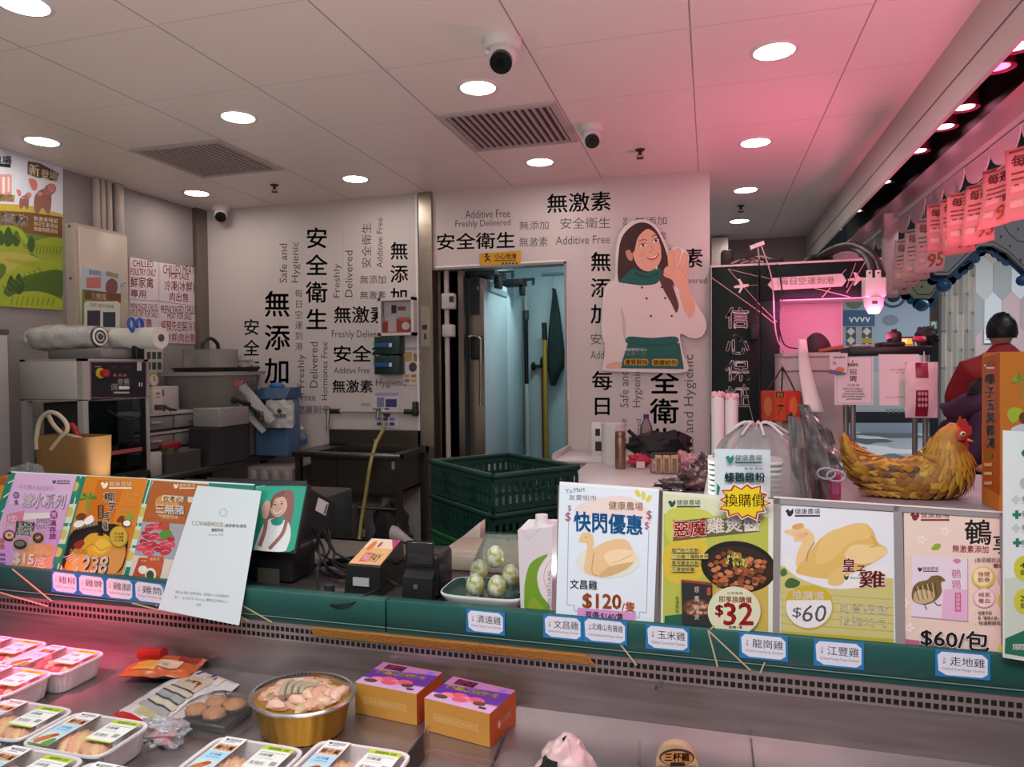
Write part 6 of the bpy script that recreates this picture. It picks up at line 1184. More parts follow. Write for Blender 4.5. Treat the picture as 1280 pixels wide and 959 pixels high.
z8 = lambda l: [(1050 + x / 5.326, 220 + y / 5.326) for x, y in l]
valance('grey_valance', 'large grey melon-slice valance with blue ruffle over the concourse', 6.5, z8([(570, 590), (640, 660), (725, 660), (870, 520), (930, 465), (1020, 465), (1110, 510), (1225, 620), (1500, 800), (1500, 100), (1040, 100), (1000, 380), (880, 470), (760, 500), (620, 470)]),
        z8([(525, 620), (620, 700), (740, 700), (860, 600), (940, 510), (1010, 490), (1120, 570), (1225, 670), (1500, 850), (1500, 700), (1225, 560), (1000, 440), (700, 560), (560, 560)]),
        [z8([(580, 590), (640, 640), (720, 640), (860, 500), (930, 438), (1020, 440), (1110, 490), (1225, 600)]), z8([(1090, 330), (1130, 390), (1180, 430), (1260, 450)]), z8([(640, 500), (720, 480), (800, 440), (900, 440)])], z8([(675, 560), (785, 505), (1130, 465), (1185, 355), (1070, 405), (900, 560), (1200, 560)]), '#8b8d90', M('#274a6e', .5), [(1050 + 690 / 5.326, 220 + 730 / 5.326, 7.5), (1050 + 1215 / 5.326, 220 + 695 / 5.326, 6)])
valance('pale_valance', 'smaller pale green melon-slice valance farther back', 8.5, z8([(380, 690), (500, 815), (600, 815), (650, 740), (640, 640), (560, 600), (420, 640)]), z8([(385, 730), (440, 800), (520, 860), (610, 850), (660, 770), (660, 700), (600, 640), (400, 640)]), [z8([(440, 690), (520, 790), (600, 790), (640, 740)]), z8([(500, 660), (540, 700), (600, 690)])], z8([(485, 712), (545, 738)]), '#a9b096', M('#2f6484', .5), [(1050 + 545 / 5.326, 220 + 860 / 5.326, 7)])
t = thing('ring_ornament', 'dark round ring mark on the far pale blue wall', 'ornament', tuple(PY(1117, 372, 17.9))); b = B(); q = PY(1117, 370, 17.975); b.tube([q + Vector((.24 * math.cos(a), 0, .24 * math.sin(a))) for a in [k * PI / 12 for k in range(25)]], .025, '#2f3b4c', 6); b.build('ring', t); B().ell(q, (.14, .05, .14), '#1c222c').build('disc', t)
b = B(); a, c = PY(1230, 411, 11.97), PY(1244, 429, 11.97); b.box(a.x, c.x, 11.96, 11.985, c.z, a.z, '#b9bdc0'); A = Art(b, *plane((0, 11.96, 0), (0, -1, 0)), eps=.002); A.txt('通知', 1233, 416, 1242, 421, '#33373a', .02); A.rect(1232, 424, 1241, 425, '#555'); b.one('paper_notice', 'white paper notice on the hexagon wall beside the red-jacketed head', 'notice')
# ------------------------------------------------------------------ chilled case
FZ = .86; cs = steel('#a79c9b', .32, (1.2, 20, 20)); cfl = steel('#a59a9b', .36, (3, 3, 3))
t = thing('chilled_case', 'open steel chilled display case with a perforated air strip', 'display case', (-.5, 1.0, 0))
B().box(-2.3, 1.3, .3, 1.47, FZ - .03, FZ, cfl).build('floor_plate', t)
b = B(); b.hexa([(-2.3, 1.465, FZ), (1.3, 1.465, FZ), (1.3, 1.50, FZ), (-2.3, 1.50, FZ)], [(-2.3, 1.475, .944), (1.3, 1.475, .944), (1.3, 1.50, .944), (-2.3, 1.50, .944)], cs); q = PY(826, 856, 1.468); b.cyl((q.x, 1.475, q.z), (q.x, 1.464, q.z), .004, '#55504e', n=10).cyl((q.x - .01, 1.475, q.z - .008), (q.x - .01, 1.464, q.z - .008), .002, '#222', n=8); b.build('back_plate', t)
b = B(); b.box(-2.3, 1.3, 1.474, 1.49, .944, .99, M('#a89a98', .35, .7)); hole = M('#0c0a0a', .8)
for r, z in ((0, .950), (1, .968)):
    for k in range(224):
        x = -2.0 + k * .0135; b.add([(x, 1.4735, z), (x + .0092, 1.4735, z), (x + .0092, 1.4735, z + .0105), (x, 1.4735, z + .0105)], [(0, 1, 2, 3)], hole)
b.build('perforated_strip', t)
B().box(-2.3, 1.3, .25, .3, 0, .95, cs).box(-2.3, 1.3, .3, 1.47, 0, .05, cs).box(-2.3, -2.28, .3, 1.47, .05, .95, cs).box(1.28, 1.3, .3, 1.47, .05, .95, cs).build('shell', t)
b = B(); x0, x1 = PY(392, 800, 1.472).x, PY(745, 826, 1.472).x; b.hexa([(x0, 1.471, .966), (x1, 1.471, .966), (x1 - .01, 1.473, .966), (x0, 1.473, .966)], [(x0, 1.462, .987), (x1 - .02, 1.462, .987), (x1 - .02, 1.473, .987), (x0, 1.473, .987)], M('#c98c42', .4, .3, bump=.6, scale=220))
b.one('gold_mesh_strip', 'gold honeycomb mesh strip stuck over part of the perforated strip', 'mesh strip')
# serving ledge behind the case and the green fascia in front of it
t = thing('serving_ledge', 'grey steel serving ledge behind the green fascia', 'ledge', (-.5, 1.8, 0)); lg = steel('#77706d', .36, (2, 20, 20))
B().box(-2.3, 1.2, 1.502, 2.06, 1.02, 1.045, lg).build('top', t); zz = PY(460, 686, 2.05).z
B().box(-1.4, -.62, 2.04, 2.06, 1.045, zz, lg).box(-1.4, -.62, 2.035, 2.065, zz, zz + .006, lg).build('upstand', t); B().box(-2.3, 1.2, 1.51, 2.03, .0, 1.02, M('#4a4644', .5)).build('body', t)
green = M('#1c5049', .45, var=.12, scale=60); gline = '#b9a883'
def fascia(x0, x1, lab):
    t = thing('green_fascia', lab, 'fascia', ((x0 + x1) / 2, 1.47, .988)); b = B(); b.box(x0, x1, 1.47, 1.50, 1.004, 1.066, green, .0015, 1); bu = b
    b = B(); b.box(x0, x1, 1.472, 1.50, .990, 1.0035, M('#174540', .45)); b.build('lower_board', t); B().box(x0, x1, 1.469, 1.4695, 1.0025, 1.0045, '#6d8f86').build('seam', t)
    A = Art(bu, *plane((0, 1.4685, 0), (0, -1, 0)), eps=.0003)
    for p in ((((15, 711), (65, 752)), ((60, 758), (-10, 738)), ((165, 754), (200, 763)), ((195, 758), (205, 745)), ((298, 754), (340, 778)), ((296, 768), (310, 776)), ((-40, 706), (-60, 746)))) if x0 < -1 else ((((775, 805), (796, 832)), ((885, 788), (897, 834)), ((885, 788), (938, 838)), ((950, 842), (956, 828)), ((888, 787), (893, 782)))): A.line(p, 2.0, gline)
    bu.build('upper_board', t)
xs = PY(482, 760, 1.47).x; fascia(-2.3, xs - .002, 'left length of green fascia with gold lines, under the left posters'); fascia(xs + .002, 1.2, 'right length of green fascia with gold lines, under the right posters')
# blue name labels
blue = '#1e78b4'
def label(quad, zh, en, lab, small='冰鮮'):
    b = B(); pl = plane((0, 1.4678, 0), (0, -1, 0)); b.slab([pl[0](*p) for p in quad], pl[1], .0008, blue)
    (x0, y0), (x1, y1), (x2, y2), (x3, y3) = quad
    mp = lambda u, v: pl[0]((x0 + (x1 - x0) * u) * (1 - v) + (x3 + (x2 - x3) * u) * v, (y0 + (y1 - y0) * u) * (1 - v) + (y3 + (y2 - y3) * u) * v)
    A = Art(b, mp, pl[1], eps=.0002)
    A.poly([(.04, .2), (.12, .06), (.85, .06), (.95, .22), (.95, .8), (.85, .93), (.2, .93), (.06, .78)], '#d9dde6')
    A.txt(zh, .27 if len(zh) < 4 else .2, .2, .9, .56 if len(zh) < 4 else .5, '#2c4a78', .006); A.col(small, .14, .26, .19, .52, '#2c4a78', 0, .1); A.txt(en, .12, .64, .9, .76, '#5a6a8a')
    b.one('name_label', lab, 'label', 'blue name labels on the green fascia')
for quad, zh, en, lab in (
    ([(64.5, 713), (97, 717), (97, 744), (64.5, 740)], '雞柳', 'Chilled Chicken Fillet', 'first blue name label from the left, under the coconut poster'), ([(97.5, 717), (131, 721), (131, 748), (97.5, 744)], '雞髀', 'Chilled Chicken Thigh', 'second blue name label from the left'),
    ([(131.5, 721), (167, 725), (167, 752), (131.5, 748)], '雞腳', 'Chilled Chicken Feet', 'third blue name label from the left'), ([(167.5, 725), (206, 730), (206, 757), (167.5, 752)], '雞筒', 'Chilled Chicken Leg', 'fourth blue name label, half behind the hanging white sheet'),
    ([(583, 761), (631, 766), (631, 795), (583, 790)], '清遠雞', 'Chilled Qing Yuen Chicken', 'blue label 清遠雞 under the egg tray'), ([(679, 768), (728, 772), (728, 802), (679, 797)], '文昌雞', 'Chilled Wenchang Chicken', 'blue label 文昌雞 under the left edge of the blue offer poster'),
    ([(728.5, 771), (784, 777), (784, 807), (728.5, 802)], '北峰山有機雞', 'Chilled Northern Hill Organic Chicken', 'blue label 北峰山有機雞 with six characters'), ([(807, 780), (862, 785), (862, 816), (807, 811)], '玉米雞', 'Chilled Corn-Fed Chicken', 'blue label 玉米雞 under the chicken sauce poster'),
    ([(924, 790), (985, 796), (985, 828), (924, 822)], '龍崗雞', 'Chilled Long Kong Chicken', 'blue label 龍崗雞 at the gap before the $60 chicken poster'), ([(1017, 799), (1080, 804), (1080, 838), (1017, 832)], '江豐雞', 'Chilled Kong Fung Chicken', 'blue label 江豐雞 under the $60 chicken poster'),
    ([(1169, 812), (1238, 818), (1238, 851), (1169, 845)], '走地雞', 'Chilled Free Range Chicken', 'rightmost blue label 走地雞 under the quail poster')): label(quad, zh, en, lab)
# ------------------------------------------------------------------ left slanted board and posters
def lean(k, y=1.485, z=1.066): return plane((0, y, z), (0, -1, k))
def bl(f, quad, W, H):          # bilinear art frame inside a pixel quad: exact enough on one plane
    (x0, y0), (x1, y1), (x2, y2), (x3, y3) = quad
    return lambda x, y: f((x0 + (x1 - x0) * x / W) * (1 - y / H) + (x3 + (x2 - x3) * x / W) * y / H, (y0 + (y1 - y0) * x / W) * (1 - y / H) + (y3 + (y2 - y3) * x / W) * y / H)
LP = lean(.333, 1.492)
t = thing('slanted_board', 'slanted green board with pale pattern carrying the three left posters', 'board', tuple(LP[0](150, 720)))
b = B(); ob = [(-30, 712), (-6, 650), (6, 606), (12, 593), (22, 589), (318, 605), (296, 745), (0, 715)]; b.slab([LP[0](*p) for p in ob], LP[1], .008, '#1f7a66'); A = Art(b, *LP, eps=.0004)
A.line([(14, 590), (318, 606)], 1.6, '#dfe3dd')
for p in (((4, 622), (18, 612)), ((2, 640), (16, 628)), ((10, 604), (22, 598)), ((96, 594), (62, 720)), ((101, 596), (70, 720)), ((189, 600), (152, 726))): A.line(p, 1.5, '#cfd8c8')
for x, y in ((95, 608), (88, 640), (80, 668), (74, 690), (180, 640), (172, 668), (164, 695)): A.poly([(x - 6, y - 10), (x + 8, y - 10), (x + 1, y + 14), (x - 12, y + 14)], '#c9d6c0' if (y // 7) % 2 else '#2a8a6c'); A.blob([(x - 3, y - 6), (x + 4, y - 3), (x, y + 6), (x - 7, y + 4)], '#c9b45c', 3)
b.build('panel', t)
def poster(name, lab, quad, pl, t_, base, off=.0015):
    b = B(); f = pl[0]; n = pl[1]; g = lambda x, y: f(x, y) + n * (off + t_); b.slab([g(*p) for p in quad], n, t_, base); return b, Art(b, g, n, eps=.00003, clip=quad)
# 1 desserts
b, A = poster('', '', [(21, 591), (97, 595), (64, 713), (-16, 706)], LP, .0012, '#c9a3c6'); Z1 = A.to(0, 580, 5.994); A = Z1
A.poly([(130, 65), (580, 90), (520, 300), (70, 300)], '#d3aed0'); A.poly([(40, 480), (480, 500), (380, 800), (-60, 770)], '#c48fc4'); A.poly([(180, 600), (420, 610), (375, 795), (90, 770)], '#cf8f62'); A.poly([(270, 600), (340, 610), (390, 680), (250, 670)], '#d79a6a')
A.logo(395, 120, 32, '#4a4a55'); A.txt('中式糖水甜品系列', 150, 152, 410, 190, '#a8739a', 0, skew=18); A.txt('糖水系列', 165, 215, 485, 330, '#b983b6', .05, slant=.2, skew=14); A.txt('糖水系列', 160, 210, 480, 325, '#efe6ee', .02, slant=.2, skew=14)
A.ell(128, 236, 24, 26, '#7a3a78'); A.txt('即', 114, 220, 142, 252, '#e6cfe4', .03); A.txt('食', 112, 268, 146, 310, '#7a3a78', .03)
A.poly([(60, 380), (190, 350), (180, 470), (50, 470)], '#c77a94'); A.txt('RED', 70, 390, 135, 430, '#f0dfe6', .04); A.txt('BEAN', 62, 440, 135, 475, '#f0dfe6', .04); A.poly([(130, 430), (270, 440), (250, 545), (120, 530)], '#3a3a3a'); A.txt('BLACK', 150, 440, 255, 475, '#d9d9d4', .03); A.txt('SESAME', 138, 478, 250, 508, '#d9d9d4', .03); A.txt('DESSERT', 130, 512, 245, 540, '#d9d9d4', .03)
A.poly([(190, 370), (390, 365), (380, 410), (180, 420)], '#d9d3cc'); A.txt('SWEET', 280, 410, 385, 445, '#8f7f86', .03); A.txt('PEANUT', 265, 452, 380, 490, '#a898a0', .03)
A.ell(78, 540, 46, 42, '#4a2420'); A.ell(78, 535, 34, 28, '#c7a888'); A.ell(78, 535, 12, 10, '#8a4a3a'); A.rect(105, 555, 220, 650, '#a8907a'); A.ell(160, 605, 50, 38, '#2a2624'); A.ell(158, 598, 36, 22, '#6a6664'); A.rect(240, 510, 340, 600, '#b79a84'); A.ell(294, 556, 42, 40, '#4a2a22'); A.ell(294, 550, 26, 24, '#6b4a3c'); A.line([(280, 550), (292, 562), (310, 540)], 6, '#d9c9b8')
A.ell(412, 382, 28, 32, '#9a3a80'); A.txt('常', 395, 362, 430, 402, '#e9cfe0', .03); A.col('溫存放', 378, 420, 430, 565, '#9a3a80', .03, .1); A.col('健康', 5, 555, 45, 640, '#d78a7a', .02, .1)
A.txt('$15', 112, 672, 262, 760, '#a8674a', .05, slant=.1, skew=12); A.txt('$15', 108, 668, 258, 756, '#f4eee8', .04, slant=.1, skew=12); A.txt('/包', 262, 690, 350, 778, '#f4eee8', .02, slant=.15, skew=8); A.txt('優惠價', 300, 668, 372, 692, '#f0d6c6', .02)
for k in range(3): A.txt('新鮮美味', -40 + 8 * k, 666 + 34 * k, 50, 690 + 34 * k, '#6a3a78', .01, skew=4)
b.one('dessert_poster', 'lilac dessert poster at $15 on the slanted green board', 'poster')
# 2 coconut
b, A = poster('', '', [(109, 595), (186, 599), (153, 722), (75, 716)], LP, .0012, '#d9c9b0'); A = A.to(0, 580, 5.994)
A.poly([(642, 92), (1110, 115), (1035, 480), (545, 460)], '#cf7c1e'); A.poly([(545, 440), (1040, 470), (915, 838), (465, 798)], '#c8741c'); A.poly([(745, 120), (945, 130), (850, 440), (640, 430)], '#c46a14')
A.blob([(470, 660), (520, 560), (700, 480), (860, 450), (960, 520), (950, 700), (890, 815), (700, 810), (490, 790)], '#221a18', 6)
A.blob([(490, 780), (560, 640), (720, 560), (900, 580), (950, 660), (900, 780), (820, 830), (560, 812)], '#c9842e', 5); A.blob([(520, 770), (590, 690), (690, 690), (620, 810), (540, 805)], '#cf9a4a', 5); A.blob([(800, 660), (920, 650), (930, 740), (870, 820), (800, 800)], '#c98f4a', 5)
A.blob([(640, 560), (700, 520), (800, 530), (850, 600), (790, 680), (680, 680), (620, 620)], '#d2a02a', 5); A.blob([(700, 640), (760, 560), (830, 600), (780, 670)], '#dfb63e', 5); A.curve([(640, 640), (700, 600), (760, 650), (820, 620)], 6, '#a8781c', 4); A.blob([(560, 600), (620, 570), (640, 600), (600, 640), (570, 630)], '#8a2a24', 4)
for k in range(4): A.curve([(480 + 22 * k, 700 + 15 * k), (520 + 18 * k, 690 + 10 * k), (570 + 12 * k, 660 + 20 * k)], 6, '#c9c2c0', 3)
A.blob([(505, 590), (560, 500), (680, 440), (775, 432), (760, 470), (640, 510), (560, 560)], '#17120f', 5); A.txt('原隻椰子熬製湯底', 560, 465, 740, 500, '#c9b89a', .0, skew=-40)
A.blob([(560, 450), (600, 420), (640, 440), (620, 470), (570, 475)], '#e6e2da', 4); A.blob([(640, 420), (690, 385), (712, 420), (680, 450), (645, 452)], '#ece8e0', 4); A.blob([(575, 400), (610, 370), (650, 380), (640, 415), (590, 425)], '#6b3a1e', 4); A.ell(955, 448, 38, 30, '#5a2f1a'); A.ell(958, 446, 28, 22, '#e9e6de'); A.blob([(880, 430), (910, 390), (940, 400), (920, 440)], '#6b3a1e', 4); A.blob([(945, 395), (990, 375), (1010, 400), (970, 425)], '#7a9a3a', 4)
for an in range(7): a = -PI * 1.05 + an * PI / 6; A.blob([(668, 262), (668 + 45 * math.cos(a), 250 + 42 * math.sin(a)), (668 + 70 * math.cos(a), 268 + 44 * math.sin(a)), (668 + 40 * math.cos(a), 268 + 26 * math.sin(a))], ('#4a7a2a', '#6f9a34')[an % 2], 4)
A.blob([(655, 265), (675, 265), (680, 350), (648, 352)], '#8a8a3a', 3); A.logo(760, 132, 56, '#f2e2c4')
for i, ch in enumerate('椰子毛雞'): x, y = 790 - 3 * i + (30 if i == 1 else 0), 215 + 72 * i; A.txt(ch, x - 4, y - 4, x + 80 - 14 * i, y + 72, '#efe2cc', .06); A.txt(ch, x, y, x + 76 - 14 * i, y + 68, '#241512', .02)
A.rrect(742, 310, 785, 412, 10, '#4a2a1a'); A.col('清甜滋補', 752, 318, 776, 405, '#c99a4a'); A.txt('爐', 740, 480, 785, 540, '#2a1a16', .04)
for k in range(4): A.txt('無添加味精', 960 - 14 * k, 222 + 40 * k, 1046 - 14 * k, 240 + 40 * k, '#e9b46a', .01, skew=4)
A.ell(900, 548, 72, 82, '#8f7a22'); A.ell(898, 544, 64, 74, '#c2a23a')
for k in range(3): A.txt('今日優惠價'[:3 + k % 2], 862, 515 + 25 * k, 935, 535 + 25 * k, '#5a4212', .02)
A.txt('火鍋湯包', 530, 632, 665, 668, '#d9bd5a', .02, skew=6); A.txt('238', 616, 698, 804, 828, '#3a2216', .09, slant=.2); A.txt('238', 612, 692, 800, 822, '#f0e9d8', .03, slant=.2); A.txt('$', 560, 740, 602, 815, '#efe0b0', .03)
b.one('coconut_poster', 'orange coconut chicken poster at 238 on the slanted green board', 'poster')
# 3 meat
b, A = poster('', '', [(192, 600), (262, 604), (232, 737), (160, 727)], LP, .0012, '#d2c3b4'); A = A.to(180, 580, 4.567)
A.poly([(58, 95), (372, 118), (300, 400), (-20, 330)], '#a85a28'); A.blob([(70, 210), (120, 180), (200, 200), (180, 290), (90, 300)], '#c98a4a', 5); A.logo(170, 112, 30, '#ecd2b2'); A.poly([(112, 178), (290, 190), (275, 222), (102, 212)], '#d9c3a0'); A.txt('炊考必選', 115, 182, 255, 218, '#5a3018', .03, skew=4); A.txt('三無豬', 75, 232, 235, 288, '#4a2a18', .08, skew=8); A.txt('三無豬', 72, 228, 232, 284, '#f2ece4', .03, skew=8); A.txt('肉質鮮嫩', 112, 298, 200, 316, '#e9d3b4', .02)
A.poly([(-20, 330), (310, 350), (270, 560), (-60, 520)], '#9c9ca4'); 
for i, (x, y) in enumerate(((40, 365), (85, 360), (20, 410), (60, 415), (100, 425), (10, 455), (45, 465), (30, 505), (150, 420), (110, 470), (150, 460), (80, 480), (130, 500), (-10, 480), (120, 360))): A.ell(x, y, 34, 20, ('#b8303c', '#c8485a', '#a8283a')[i % 3], rot=.5 * (i % 3) - .4); A.curve([(x - 22, y + 2), (x, y - 6), (x + 20, y)], 4, '#d88a94', 3)
A.blob([(95, 365), (125, 330), (150, 345), (140, 375)], '#b04a2c', 4); A.blob([(95, 400), (115, 380), (160, 385), (162, 410), (130, 428), (100, 425)], '#4f8a34', 4)
A.poly([(-22, 535), (120, 545), (95, 660), (-60, 640)], '#b0482c'); A.poly([(30, 525), (120, 530), (95, 640), (0, 630)], '#b8502c'); A.ell(0, 605, 26, 24, '#e0d8d0'); A.ell(44, 632, 32, 38, '#d8d2cc'); A.ell(42, 635, 22, 26, '#3f4a28'); A.txt('秘製湯', 40, 535, 95, 552, '#f0d8a8', .02); A.txt('紅燒', -10, 548, 18, 562, '#f0d8a8', .02)
b.one('meat_poster', 'rust red sliced meat poster, half covered by the white sheet', 'poster')
# white sheet
SP = lean(.36, 1.462); b, A = poster('', '', [(247, 607), (327, 614), (299, 782), (198, 762)], SP, .0008, '#ced4d8', 0); A = A.to(180, 580, 4.567)
A.ell(453, 278, 24, 26, '#b4bcc6'); A.ell(453, 278, 15, 17, '#ced4d8'); A.txt('C.C.WAREWOOD', 275, 326, 455, 350, '#a58a5a', .03, skew=10); A.txt('(健康農場)優惠', 460, 342, 585, 362, '#6a7280', .02, skew=4); A.txt('優惠群組', 385, 368, 455, 388, '#5a6270', .02); A.txt('WhatsApp 群組', 368, 398, 455, 412, '#8a929c', 0)
A.txt('掃描 QR 碼加入我們的群組，此群組的 QR 碼由職員提供', 180, 722, 488, 740, '#9aa2aa', .01, skew=26); A.txt('按下，加入後可收 WhatsApp 優惠訊息及資訊人士', 176, 752, 478, 770, '#9aa2aa', .01, skew=26); A.txt('說明：', 300, 798, 330, 812, '#9aa2aa', .01)
b.one('white_sheet', 'white printed sheet hanging over the fascia from the green screen', 'sheet')
# customer display with woman, and its body
t = thing('customer_display', 'tilted display with a smiling woman on green, black till body behind', 'display', (-1.15, 1.6, 1.045)); DP = lean(.4, 1.56, 1.16)
Q = [(232, 600), (384, 606.5), (369, 687), (362, 691), (225, 680)]; b = B(); b.slab([DP[0](*p) - DP[1] * .002 for p in [(231, 598), (385, 605), (369, 692), (223, 682)]], DP[1], .016, '#1a1a1c'); bz_ = b.build('bezel', t)
b = B(); b.slab([DP[0](*p) for p in [(265, 604), (383, 608), (368, 687), (362, 690), (240, 684)]], DP[1], .0015, '#2c9a80'); A = Art(b, *DP, eps=.0003).to(180, 580, 4.567)
A.rect(300, 97, 930, 126, '#26282b'); A.line([(530, 122), (560, 150)], 4, '#8fd0bc'); A.line([(560, 122), (600, 140), (690, 124)], 3, '#8fd0bc')
A.blob([(720, 230), (745, 175), (800, 150), (850, 160), (858, 230), (840, 330), (820, 430), (805, 470), (775, 420), (745, 460), (700, 490), (660, 470), (690, 380)], '#8a5a56'); A.blob([(630, 480), (680, 350), (740, 310), (820, 330), (838, 400), (820, 470), (790, 502), (640, 492)], '#dcd9d8'); A.blob([(725, 320), (770, 305), (800, 300), (785, 345), (740, 350)], '#2c8a7a', 4)
A.blob([(725, 230), (750, 190), (800, 190), (818, 235), (800, 280), (760, 305), (728, 280)], '#d3a594'); A.curve([(738, 265), (755, 285), (785, 270)], 7, '#f0eae6', 4); A.curve([(735, 268), (755, 290), (788, 270)], 2, '#a84a44', 4); A.ell(748, 232, 7, 4, '#2a1a18', 10); A.ell(787, 228, 7, 4, '#2a1a18', 10); A.curve([(738, 222), (748, 217), (758, 221)], 2.5, '#5a3a34', 3); A.curve([(778, 217), (788, 213), (798, 218)], 2.5, '#5a3a34', 3); A.curve([(768, 230), (766, 252), (772, 256)], 2, '#b8826f', 3)
A.blob([(718, 240), (740, 180), (800, 155), (790, 185), (750, 200), (730, 250)], '#7a4c48', 4); A.curve([(700, 300), (690, 380), (660, 470)], 22, '#96605c', 4); A.curve([(815, 320), (790, 400), (715, 485)], 20, '#96605c', 4); A.blob([(672, 250), (700, 210), (722, 230), (708, 300), (680, 310)], '#d3a594', 4)
b.build('screen', bz_)
x0, x1 = -1.36, -1.075; b = B(); b.hexa([(x0, 1.60, 1.13), (x1, 1.60, 1.13), (x1, 1.86, 1.115), (x0, 1.86, 1.115)], [(x0, 1.665, 1.30), (x1, 1.665, 1.30), (x1, 1.87, 1.20), (x0, 1.87, 1.20)], M('#18171a', .5)); b.build('till_body', t)
b = B(); A = Art(b, *plane((x1 + .0005, 0, 0), (1, 0, 0)), eps=.0004); A.poly([(398, 622), (411, 629), (407, 645), (394, 638)], '#c2c2c2'); A.poly([(408, 630), (410, 631), (406.5, 643), (404.5, 642)], '#4a4a4a'); b.build('side_label', t)
B().box(-1.23, -1.04, 1.585, 1.70, 1.047, 1.135, M('#121214', .5), .008).build('stand', t); b = B(); q = PY(335, 720, 1.583); b.box(q.x - .03, q.x + .035, 1.58, 1.584, q.z - .03, q.z + .02, M('#4a443e', .4)); b.build('stand_plate', t)
# cables
b = B(); r3 = random.Random(5)
for k in range(6):
    x = -1.04 + .02 * k; b.tube([(-1.08 + .05 * r3.random(), 1.75, 1.15), (-1.05 + .07 * r3.random(), 1.70, 1.11), (x - .03 + .06 * r3.random(), 1.66 + .03 * r3.random(), 1.055 + .008 * k), (x + .09 + .03 * r3.random(), 1.62 + .02 * r3.random(), 1.054 + .006 * k), (x + .12, 1.70, 1.052 + .006 * k), (x + .02, 1.74, 1.054 + .006 * k), (x - .05, 1.69, 1.053 + .006 * k)], .0034, blk, 6, 6)
b.one('black_cables', 'heap of black cables on the ledge right of the display stand', 'cables')
b = B(); b.tube([PY(398, 700, 1.6), PY(397, 730, 1.55), PY(404, 750, 1.50), PY(418, 757, 1.466), PY(440, 753, 1.466), PY(462, 742, 1.50), PY(475, 735, 1.56)], .0028, blk, 6, 6); q = PY(412, 746, 1.55); b.cyl((q.x, 1.55, q.z - .03), (q.x, 1.55, q.z + .03), .013, M('#2a2a2c', .5), n=12); b.one('black_plug', 'black plug and cable drooping over the fascia edge', 'cable')
# card reader with colourful label, black printer
t = thing('card_reader', 'black card reader with a colourful sticker on its lid', 'card reader', (-.8, 1.58, 1.046)); a, c = PY(433, 735, 1.56), PY(478, 735, 1.56)
B().hexa([(a.x, 1.55, 1.047), (c.x, 1.55, 1.047), (c.x, 1.70, 1.047), (a.x, 1.70, 1.047)], [(a.x + .004, 1.555, 1.115), (c.x - .004, 1.555, 1.115), (c.x - .004, 1.69, 1.15), (a.x + .004, 1.69, 1.15)], M('#19181a', .4)).build('body', t)
f, n = flat((a.x + .007, 1.686, 1.1505), ((c.x - a.x - .014) / 100, 0, 0), (0, -.124 / 60, -.0323 / 60)); b = B(); A = Art(b, f, n, eps=.0004); A.rect(0, 0, 100, 60, '#d6a672'); A.rect(0, 0, 100, 22, '#dcc6b0'); A.poly([(70, 0), (100, 0), (100, 25)], '#b0306a'); A.ell(22, 18, 10, 12, '#d0702c'); A.rect(24, 34, 48, 54, '#c23a5a'); A.txt('快易', 27, 36, 46, 52, '#f2e4e0', .02); A.txt('PAY', 52, 36, 82, 54, '#7a3a34', .03); A.ell(45, 14, 6, 7, '#a84a3a'); b.build('sticker', t)
b = B(); b.box(a.x + .025, c.x - .03, 1.547, 1.551, 1.068, 1.088, '#a7a5a3'); b.build('label', t); B().tube([(c.x, 1.64, 1.10), (c.x + .04, 1.63, 1.12), (c.x + .06, 1.62, 1.09), (c.x + .03, 1.6, 1.06), (c.x - .002, 1.6, 1.07)], .004, blk, 6, 6).build('cable', t)
t = thing('barcode_scanner', 'upright black barcode reader with a dark window on the ledge', 'scanner', (-.69, 1.6, 1.046)); a, c = PY(503, 735, 1.56), PY(549, 735, 1.56)
b = B(); b.box(a.x, c.x, 1.56, 1.66, 1.047, PY(525, 692, 1.56).z, M('#161518', .4), .015, 3); b.build('body', t); B().box(a.x + .012, c.x - .012, 1.556, 1.562, 1.125, 1.185, M('#2e2c2e', .12), .006).build('window', t); b = B(); b.hexa([(a.x + .01, 1.535, 1.047), (c.x - .01, 1.535, 1.047), (c.x - .01, 1.559, 1.047), (a.x + .01, 1.559, 1.047)], [(a.x + .01, 1.54, 1.10), (c.x - .01, 1.54, 1.10), (c.x - .01, 1.559, 1.115), (a.x + .01, 1.559, 1.115)], M('#1d1c1f', .35)); b.box(a.x + .04, c.x - .045, 1.5345, 1.538, 1.076, 1.086, '#5a585a'); b.build('front_cover', t)
b = B(); b.tube([PY(470, 700, 2.03), PY(467, 692, 2.035), PY(473, 688, 2.05), PY(480, 690, 2.06)], .003, '#9a9894', 6, 5); b.one('wire_hook', 'thin white wire hook over the ledge upstand', 'hook')
# plank, carton, egg tray, eggs, milk carton
b = B(); pl = plane((0, 2.02, 0), (0, -1, 0)); b.slab([pl[0](*p) for p in ((548, 696), (600, 653), (600.5, 700))], pl[1], .05, M('#c0aaa0', .5, var=.2, scale=12)); b.one('pale_board', 'pale pinkish board end rising behind the egg tray', 'board')
b = B(); a, c = PY(546, 692, 1.80), PY(648, 740, 1.80); b.box(a.x, c.x, 1.80, 2.0, 1.046, a.z, M('#a08f80', .6), .003, 1); b.box(a.x + .001, c.x, 1.798, 1.80, 1.10, 1.103, '#c2b4a6'); b.one('beige_carton', 'beige carton strip behind the egg tray', 'carton')
t = thing('foam_tray', 'white foam tray with a dark green inside under the eggs', 'tray', (-.5, 1.57, 1.046)); a, c = PY(545, 748, 1.52), PY(655, 760, 1.52); ex, ey, tx, ty = (c.x - a.x) / 2, .075, (a.x + c.x) / 2, 1.588
